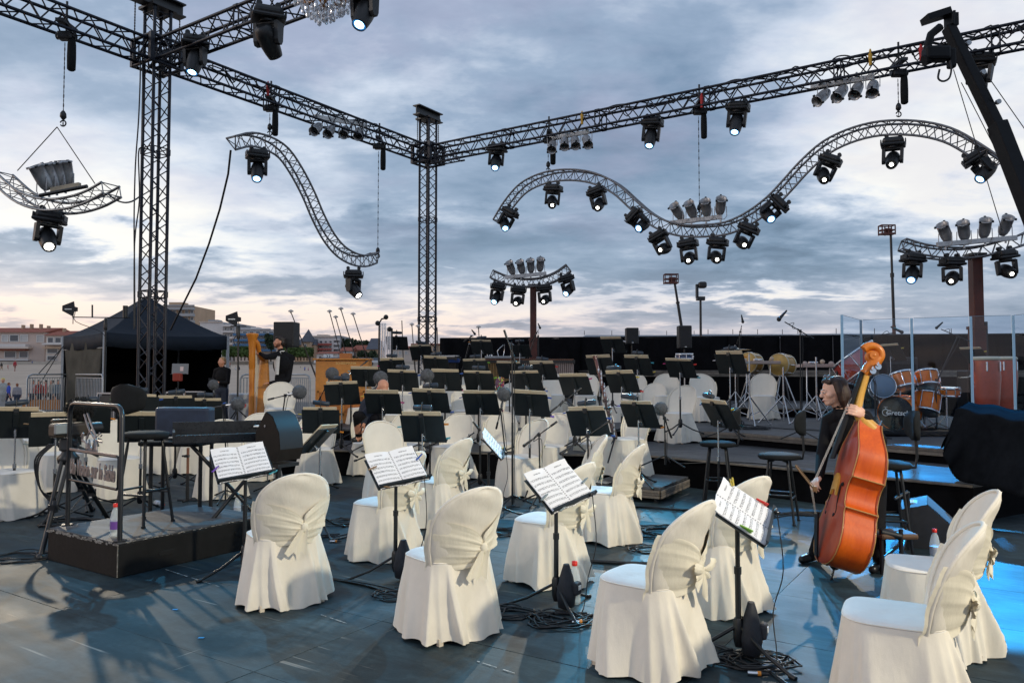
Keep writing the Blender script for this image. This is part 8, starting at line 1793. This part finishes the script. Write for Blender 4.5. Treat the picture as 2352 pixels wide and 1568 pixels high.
# overhead microphones on long leaning poles
for k, (lab, a, b, d) in enumerate((('leaning overhead microphone pole behind the loudspeaker', (668, 716), (720, 850), 16.5), ('leaning overhead pole left of the tallest pole', (757, 716), (790, 842), 17.5), ('shorter leaning pole beside the tallest pole', (771, 729), (803, 842), 17.8), ('tallest leaning overhead microphone pole above the celesta', (783, 710), (826, 850), 17.0), ('leaning overhead pole nearest the tubular bells', (811, 722), (848, 840), 17.2), ('short leaning pole left of the rear corner tower', (946, 746), (952, 830), 18.0), ('short overhead pole with a pale cap beside the tower', (960, 750), (972, 830), 18.4), ('plain upright pole beside the raised stand', (923, 736), (927, 850), 17.4), ('plain upright pole right of the rear corner tower', (1004, 752), (1007, 840), 17.8), ('thin pole with a pale cap above the raised backdrop stand', (1099, 752), (1102, 800), 17.6))):
    p, q = at(*a, d), at(*b, d - .2); fz_ = .8; q2 = q + (q - p) * ((q.z - fz_) / max(.1, (p.z - q.z))); t = thing('microphone_pole', lab, 'pole', q2, 0, 'tall overhead microphone poles'); m = MB(); m.cyl((0, 0, 0), (p - q2) * .55, .018, n=7); m.cyl((p - q2) * .5, p - q2, .011, n=7); m.build('pole', mat('pole_brown_black', (.03, .018, .014), .45), t)
    m = MB()
    for j in range(3): an = j * 2.09; m.tube([(0, 0, .2), (cos(an) * .3, sin(an) * .3, 0)], .010, 5)
    m.build('foot', BLACKM, t)
    if 'plain' not in lab: m = MB(); m.lathe([(.055, .0), (.06, .02), (.02, .045), (.005, .05)], 10, Matrix.Translation(p - q2)); m.cyl(p - q2 - UP * .03, p - q2 + UP * .01, .02, n=8); m.build('cap', mat('pale_cap', (.62, .58, .55), .6), t)

# bassoon on its stand, small wind instruments
yq = 10.4; p0, p1 = at(1413, 1006, yq), at(1366, 818, yq + .3); t = thing('bassoon', 'long dark red bassoon with silver keys standing among the desks', 'bassoon', p0); dv = p1 - p0; m = MB(); m.cyl((0, 0, 0), dv * .46, .034, .030, n=12); m.cyl(dv * .44, dv * .47, .045, n=12); m.build('boot_joint', mat('bassoon_dark', (.035, .012, .010), .25, coat=.5), t)
m = MB(); m.cyl(dv * .46, dv * .95, .026, .022, n=12); m.cyl(dv * .95, dv, .024, .034, n=12); m.build('long_joint', mat('bassoon_red', (.085, .018, .014), .25, coat=.5), t)
for k in range(16): m = MB(); c = dv * (.05 + .052 * k) + Vector((.012 * (k % 3), -.036, 0)); m.rbox(c, (.022, .012, .035), .004); m.cyl(c + Vector((0, 0, -.04)), c + Vector((0, 0, .05)), .004, n=5); m.build('key', CHROME, t)
m = MB(); m.rbox(dv * .36 + Vector((-.03, -.02, 0)), (.16, .06, .03), .006); m.build('hand_rest', BLACK, t); m = MB()
for j in range(3): an = j * 2.09; m.tube([(0, 0, .02), (cos(an) * .25, sin(an) * .25, .4 - p0.z + .01)], .012, 5)
m.build('stand', BLACKM, t)
p0, p1 = at(1398, 935, 10.8), at(1440, 850, 10.9)
yq = 11.6; c = at(1148, 882, yq); t = thing('beaded_bag', 'small colourful beaded bag hanging beside a stand', 'bag', c); rnd = random.Random(2); m = MB(); m.ell((0, 0, 0), (.07, .05, .11), 12, 10); m.build('bag_body', mat('bag_cloth', (.12, .06, .10), .8, nscale=30, namt=.6), t)
for k, cc in enumerate(((.5, .2, .05), (.1, .3, .4), (.5, .5, .1), (.4, .05, .15), (.1, .35, .12))): 
    m = MB()
    for _ in range(9): m.ell((rnd.uniform(-.06, .06), -.05, rnd.uniform(-.1, .1)), .011, 6, 5)
    q = m.build('beads', mat('bead_%d' % k, cc, .3), t); q['kind'] = 'stuff'
P = gz(1600, 990, .4); t = thing('storage_box', 'blue plastic box under the half hidden riser chair', 'box', P); m = MB(); m.box((0, 0, .14), (.34, .3, .28), taper=1.12); m.build('tub', mat('blue_plastic', (.03, .07, .13), .5), t); m = MB(); m.rbox((0, 0, .285), (.40, .36, .02), .006); m.build('rim', mat('blue_plastic', (.03, .07, .13), .5), t)
P = gz(1668, 1000, .4); t = thing('round_case', 'round black padded case behind the edge on stand', 'case', P); m = MB(); m.ell((0, 0, .24), (.30, .16, .26), 20, 12); m.build('case_body', PADB, t); m = MB(); m.tube([(.2, -.1, .35), (.3, -.14, .25), (.22, -.1, .12)], .012, 6); m.build('handle', BLACK, t)
tag(MB().rbox((0, 0, 0), (.11, .08, .10), .01).build('stage_box', BLACK, loc=gz(1392, 1178) + UP * .05), 'small black connector box beside the deck platform', 'box')

# ================================================================== RIGHT SIDE: COVERED DESK, WEDGE
yK = 8.4; corner = at(2196, 938, yK + .1); t = thing('covered_keyboard', 'large instrument under a black plastic cover at the right edge', 'covered instrument', (corner.x, corner.y, 0)); o = t.location
COVM = mat('black_vinyl_cover', (.010, .0115, .014), .7, spec=0, nscale=2.2, namt=.4, bump=.25, bscale=9); A_ = corner - o; Bq = at(2420, 985, yK - 1.0) - o; Cq = at(2226, 922, yK + .9) - o; Dq = at(2470, 960, yK + .1) - o
rows = []; NU, NV = 41, 15
def lerp3(p, q, s): return p.lerp(q, s)
hem = catmull([at(2164, 1032, yK + .15) - o, at(2168, 1052, yK + .05) - o, at(2196, 1098, yK - .05) - o, at(2240, 1112, yK - .3) - o, at(2290, 1122, yK - .6) - o, at(2360, 1146, yK - .9) - o, at(2440, 1160, yK - 1.1) - o], 7)
for i in range(NU):
    s = i / (NU - 1); tp0 = A_.lerp(Bq, s); bk = Cq.lerp(Dq, s); hm = hem[min(len(hem) - 1, int(s * (len(hem) - 1)))]; row = []
    for j in range(5): e = 1 - j / 4; row.append(tp0.lerp(bk, e) + UP * (.012 * sin(s * 19 + e * 3) - .02 * sin(e * pi)))
    for j in range(1, NV):
        e = j / (NV - 1); p = tp0.lerp(hm, e); ff = 1 - 2 * abs(((s * 5.2 + .35 * e) % 1) - .5); f = (ff ** 2) * .07 * e + (1 - abs(sin(s * 47 + e * 4))) * .018 * e; row.append(p + Vector((-.3 * f, -f, 0)))
    rows.append(row)
m = MB(); m.grid(rows, NU, len(rows[0]), True); q = m.build('vinyl_cover', COVM, t); md = q.modifiers.new('s', 'SOLIDIFY'); md.thickness = .006
rows = []
for i in range(9):      # end drape at the left
    e = i / 8; rows.append([(Cq.lerp(A_, e)).lerp((at(2180, 1010, yK + .95) - o).lerp(hem[0], e), j / 6) + Vector((-.03 * sin(j + e * 9), 0, 0)) * (j / 6) for j in range(7)])
m = MB(); m.grid(rows, 9, 7, True); m.build('cover_end', COVM, t)
m = MB()
for (u, v) in ((2216, 1180), (2246, 1172), (2420, 1240)):
    f = gz(u, v) - o; m.box(f + UP * .4, (.07, .07, .8))
m.box(gz(2232, 1176) - o + UP * .02, (.5, .12, .04)); m.build('stand_leg', BLACKM, t)
P = gz(2145, 1247); t = thing('monitor_wedge', 'black wedge monitor speaker on the blue floor right of the bass', 'speaker', P, R(-28)); prof = [(-.20, 0), (.22, 0), (.27, .16), (.10, .40), (-.20, .28)]; prof = [(-.27, 0), (.25, 0), (.27, .10), (-.05, .40), (-.27, .34)]
m = MB(); m.prism([(p[0], p[1]) for p in prof], .60, Matrix.Rotation(R(90), 4, 'X') @ Matrix.Translation((0, 0, -.30))); m.build('cabinet', mat('wedge_black', (.014, .015, .018), .5, nscale=12, namt=.3), t)
m = MB(); n_ = Vector((.30, 0, .32)).normalized(); m.grid([[Vector((p[0], y, p[1])) + n_ * .006 for y in (-.28, .28)] for p in (prof[2], prof[3])], 2, 2, False); m.build('grille', mat('wedge_grille', (.06, .065, .07), .55, nscale=80, namt=.4), t)
m = MB(); m.rbox((-.16, 0, .372), (.12, .2, .012), .003); m.build('connector_plate', mat('plate_grey', (.2, .22, .24), .4), t)
for k in range(4): m = MB(); m.cyl((-.19 + .02 * (k % 2), -.06 + .04 * k, .376), (-.19 + .02 * (k % 2), -.06 + .04 * k, .384), .010, n=8); m.build('socket', WHITE, t)

# ================================================================== SMALL THINGS ON THE FLOOR
WATER = bpy.data.materials.new('clear_bottle_plastic'); WATER.use_nodes = True; pb = WATER.node_tree.nodes['Principled BSDF']; pb.inputs['Base Color'].default_value = (.80, .88, .90, 1); pb.inputs['Roughness'].default_value = .08; pb.inputs['Alpha'].default_value = .38; pb.inputs['IOR'].default_value = 1.3
CAPR = mat('red_cap', (.70, .02, .01), .4); LABELP = mat('bottle_label', (.45, .50, .58), .5, nscale=60, namt=.4)
def bottle(label, P, lab=LABELP, lying=False, s=1.0, cap=CAPR):
    t = thing('water_bottle', label, 'bottle', P, random.uniform(0, 3), 'plastic water bottles'); t.scale = (s,) * 3
    if lying: t.rotation_euler = (R(90), 0, .8); t.location = P + UP * .034
    m = MB(); m.lathe([(.028, 0), (.033, .006), (.033, .03), (.031, .035), (.033, .04), (.033, .13), (.030, .15), (.022, .185), (.013, .20), (.013, .212)], 16); m.build('bottle_body', WATER, t); m = MB(); m.lathe([(.0335, .055), (.0335, .11)], 16); m.build('label', lab, t); m = MB(); m.lathe([(.015, .208), (.016, .212), (.016, .232), (.001, .234)], 14); m.build('cap', cap, t)
bottle('red capped water bottle at the hem of the centre covered chair', gz(1320, 1385), s=1.25); bottle('red capped water bottle with a violet label on the podium', gz(264, 1232, .27), mat('violet_label', (.16, .06, .32), .5), s=1.15); bottle('red capped water bottle behind the first white score', gz(545, 1190), s=1.15); bottle('water bottle on the blue floor beside the wedge monitor', gz(2148, 1290), s=1.2); bottle('water bottle lying on its side at the back of the podium', gz(358, 1160, .0), lying=True); bottle('small water bottle beside the lone front chair', gz(812, 1075, .0), mat('blue_label', (.03, .10, .4), .5), cap=mat('blue_cap', (.03, .08, .4), .4))
rnd = random.Random(21)
def coil(label, u, v, n, r, z=0.0, thick=.006):
    c = gz(u, v, z); m = MB()
    for k in range(n):
        ph = rnd.uniform(0, 6.28); pts = []; rr_ = r * rnd.uniform(.6, 1.1); ox, oy = rnd.uniform(-.3, .3) * r, rnd.uniform(-.3, .3) * r
        for i in range(15): a = ph + i / 14 * 2 * pi * rnd.uniform(.85, 1.05); q = rr_ * (1 + .18 * sin(3 * a + k)); pts.append(Vector((c.x + ox + cos(a) * q * 1.3, c.y + oy + sin(a) * q * .9, z + thick + .010 * (k % 4) * rnd.uniform(.2, 1))))
        m.tube(catmull(pts, 2), thick, 5)
    tag(m.build('cable_coil', CABLE), label, 'cable')
def run(label, px, n=1, thick=.007, z=0.0, col=CABLE, spread=.03):
    m = MB()
    for k in range(n):
        pts = [gz(u, v, z) + Vector((rnd.uniform(-1, 1) * spread, rnd.uniform(-1, 1) * spread, thick + .006 * k)) for u, v in px]; m.tube(catmull(pts, 6), thick, 5)
    tag(m.build('floor_cable', col), label, 'cable')
coil('coil of black cable by the tripod foot at the podium', 55, 1280, 4, .22); coil('small black cable coil near the second score stand foot', 905, 1368, 4, .12); coil('big tangle of black cable under the third score stand', 1300, 1425, 9, .17); coil('tangle of dark cable beside the deck platform', 1540, 1225, 11, .32); coil('cable tangle at the foot of the turned score stand', 1740, 1520, 9, .15)
coil('cable tangle between the first and second covered chairs', 800, 1200, 6, .22); coil('loops of cable beside the first score stand pole', 610, 1165, 6, .20); coil('cable coil behind the podium at the tripod', 180, 1200, 6, .25); coil('cable loops below the profile chair', 1490, 1262, 6, .16); coil('loose cable loops beyond the middle front chair', 1160, 1225, 6, .20); coil('cable coil left of the third covered chair', 1180, 1410, 4, .14); coil('dark cable heap on the riser by the chrome stands', 1730, 985, 7, .22, .6)
run('bundle of black cables running between the front covered chairs', [(745, 1330), (840, 1345), (930, 1368), (1060, 1385), (1190, 1405), (1300, 1425)], 3); run('black cables crossing under the stands toward the deck platform', [(770, 1240), (870, 1215), (990, 1190), (1080, 1180), (1190, 1165)], 4, spread=.06); run('long black cable from the deck platform to the bass', [(1330, 1180), (1450, 1165), (1560, 1175), (1650, 1172), (1740, 1178), (1850, 1185), (1980, 1190)], 4, spread=.08)
run('black cables behind the double bass toward the wedge', [(1620, 1200), (1720, 1195), (1830, 1178), (1960, 1180), (2080, 1175)], 3, spread=.07); run('flat black cable duct right of the centre chair', [(1345, 1290), (1430, 1294), (1505, 1300)], 1, .016); run('black cable curling past the turned score stand to the picture bottom', [(1600, 1470), (1690, 1500), (1760, 1540), (1840, 1600)], 2); run('black cable across the floor right of the podium', [(580, 1235), (640, 1225), (720, 1235), (770, 1230)], 3, spread=.05)
run('black cable on the riser near the lone chair', [(1700, 975), (1800, 985), (1890, 990), (2050, 1008)], 2, z=.6); run('thin black cable on the riser at the bar stools', [(1560, 1065), (1700, 1062), (1840, 1075)], 1, z=.4)
for lab, P, c in (('black connector with an orange ring on the cable tangle', gz(1330, 1432), 'orange'), ('black connector with an orange ring at the picture bottom', gz(1740, 1552), 'orange'), ('orange tipped cable plug behind the second chair', gz(770, 1246), 'orange')):
    t = thing('cable_connector', lab, 'connector', P + UP * .015, rnd.uniform(-.4, .4)); m = MB(); m.cyl((-.05, 0, 0), (.0, 0, 0), .012, n=10); m.build('shell', CHROME, t); m = MB(); m.cyl((0, 0, 0), (.018, 0, 0), .0125, n=10); m.build('ring', mat('peg_orange', PEGC['orange'], .45), t); m = MB(); m.cyl((.018, 0, 0), (.06, 0, 0), .011, .006, n=10); m.build('boot', CABLE, t)
TAPEB = mat('blue_tape', (.02, .22, .55), .5)
for lab, u, v, a in (('upper scrap of blue tape on the floor before the podium', 402, 1400, .4), ('lower scrap of blue tape on the floor before the podium', 462, 1465, .6)):
    tag(MB().box((0, 0, 0), (.034, .02, .001)).build('tape_mark', TAPEB, loc=gz(u, v) + UP * .004), lab, 'tape')
TAPEW = mat('worn_white_line', (.34, .36, .36), .8, nscale=30, namt=.5)
for k, (lab, a, b) in enumerate((('worn white scratch line right of the podium', (380, 1308), (505, 1348)), ('short worn white line right of the first covered chair', (737, 1412), (797, 1432)), ('worn pale seam line below the middle front chair', (1096, 1519), (1190, 1549)))):
    p, q = gz(*a), gz(*b); d = q - p; n = Vector((-d.y, d.x, 0)).normalized() * .004; m = MB(); N = 14
    for i in range(N):
        if rnd.random() < .2: continue
        w = rnd.uniform(.4, 1.3); m.add([p + d * (i / N) - n * w, p + d * ((i + .9) / N) - n * w, p + d * ((i + .9) / N) + n * w, p + d * (i / N) + n * w], [(0, 1, 2, 3)])
    o = m.build('floor_scratch', TAPEW, loc=(0, 0, .0045)); tag(o, lab, 'floor mark')
P = gz(2240, 1350); 
# ================================================================== LIGHT FROM THE LIT MOVING HEADS
def beam(k, target, e, c, size, blend=.3): lit(MHS[k][1], target, e, c, size, blend)
beam('sm', gz(250, 1420), 850, (1, .86, .66), 17, .15)         # warm back light that throws the tripod's shadow towards us
beam('wl', gz(2275, 1290), 7500, CYAN, 14, .06)               # cyan pool on the floor at the right
beam('qa', gz(2100, 1085, .4), 1500, CYAN, 13, .06)
beam('wi', gz(1900, 1270), 1000, (.05, .36, .9), 19, .2)
beam('wd', gz(1300, 1500), 1750, (.06, .44, .76), 34, .6)
beam('r3', gz(1000, 1480), 2000, (.06, .44, .76), 36, .6)
beam('r2', gz(700, 1400), 1700, (.06, .44, .76), 36, .6)
beam('l1', gz(700, 1250), 1100, (.08, .44, .76), 40, .7)
beam('wc', gz(1180, 1250), 1500, (1, .92, .78), 20, .4)
beam('wj', gz(1500, 1350), 1500, (1, .92, .78), 20, .4)
beam('qb', at(2130, 900, 13.6), 1100, (1, .80, .58), 30, .5)
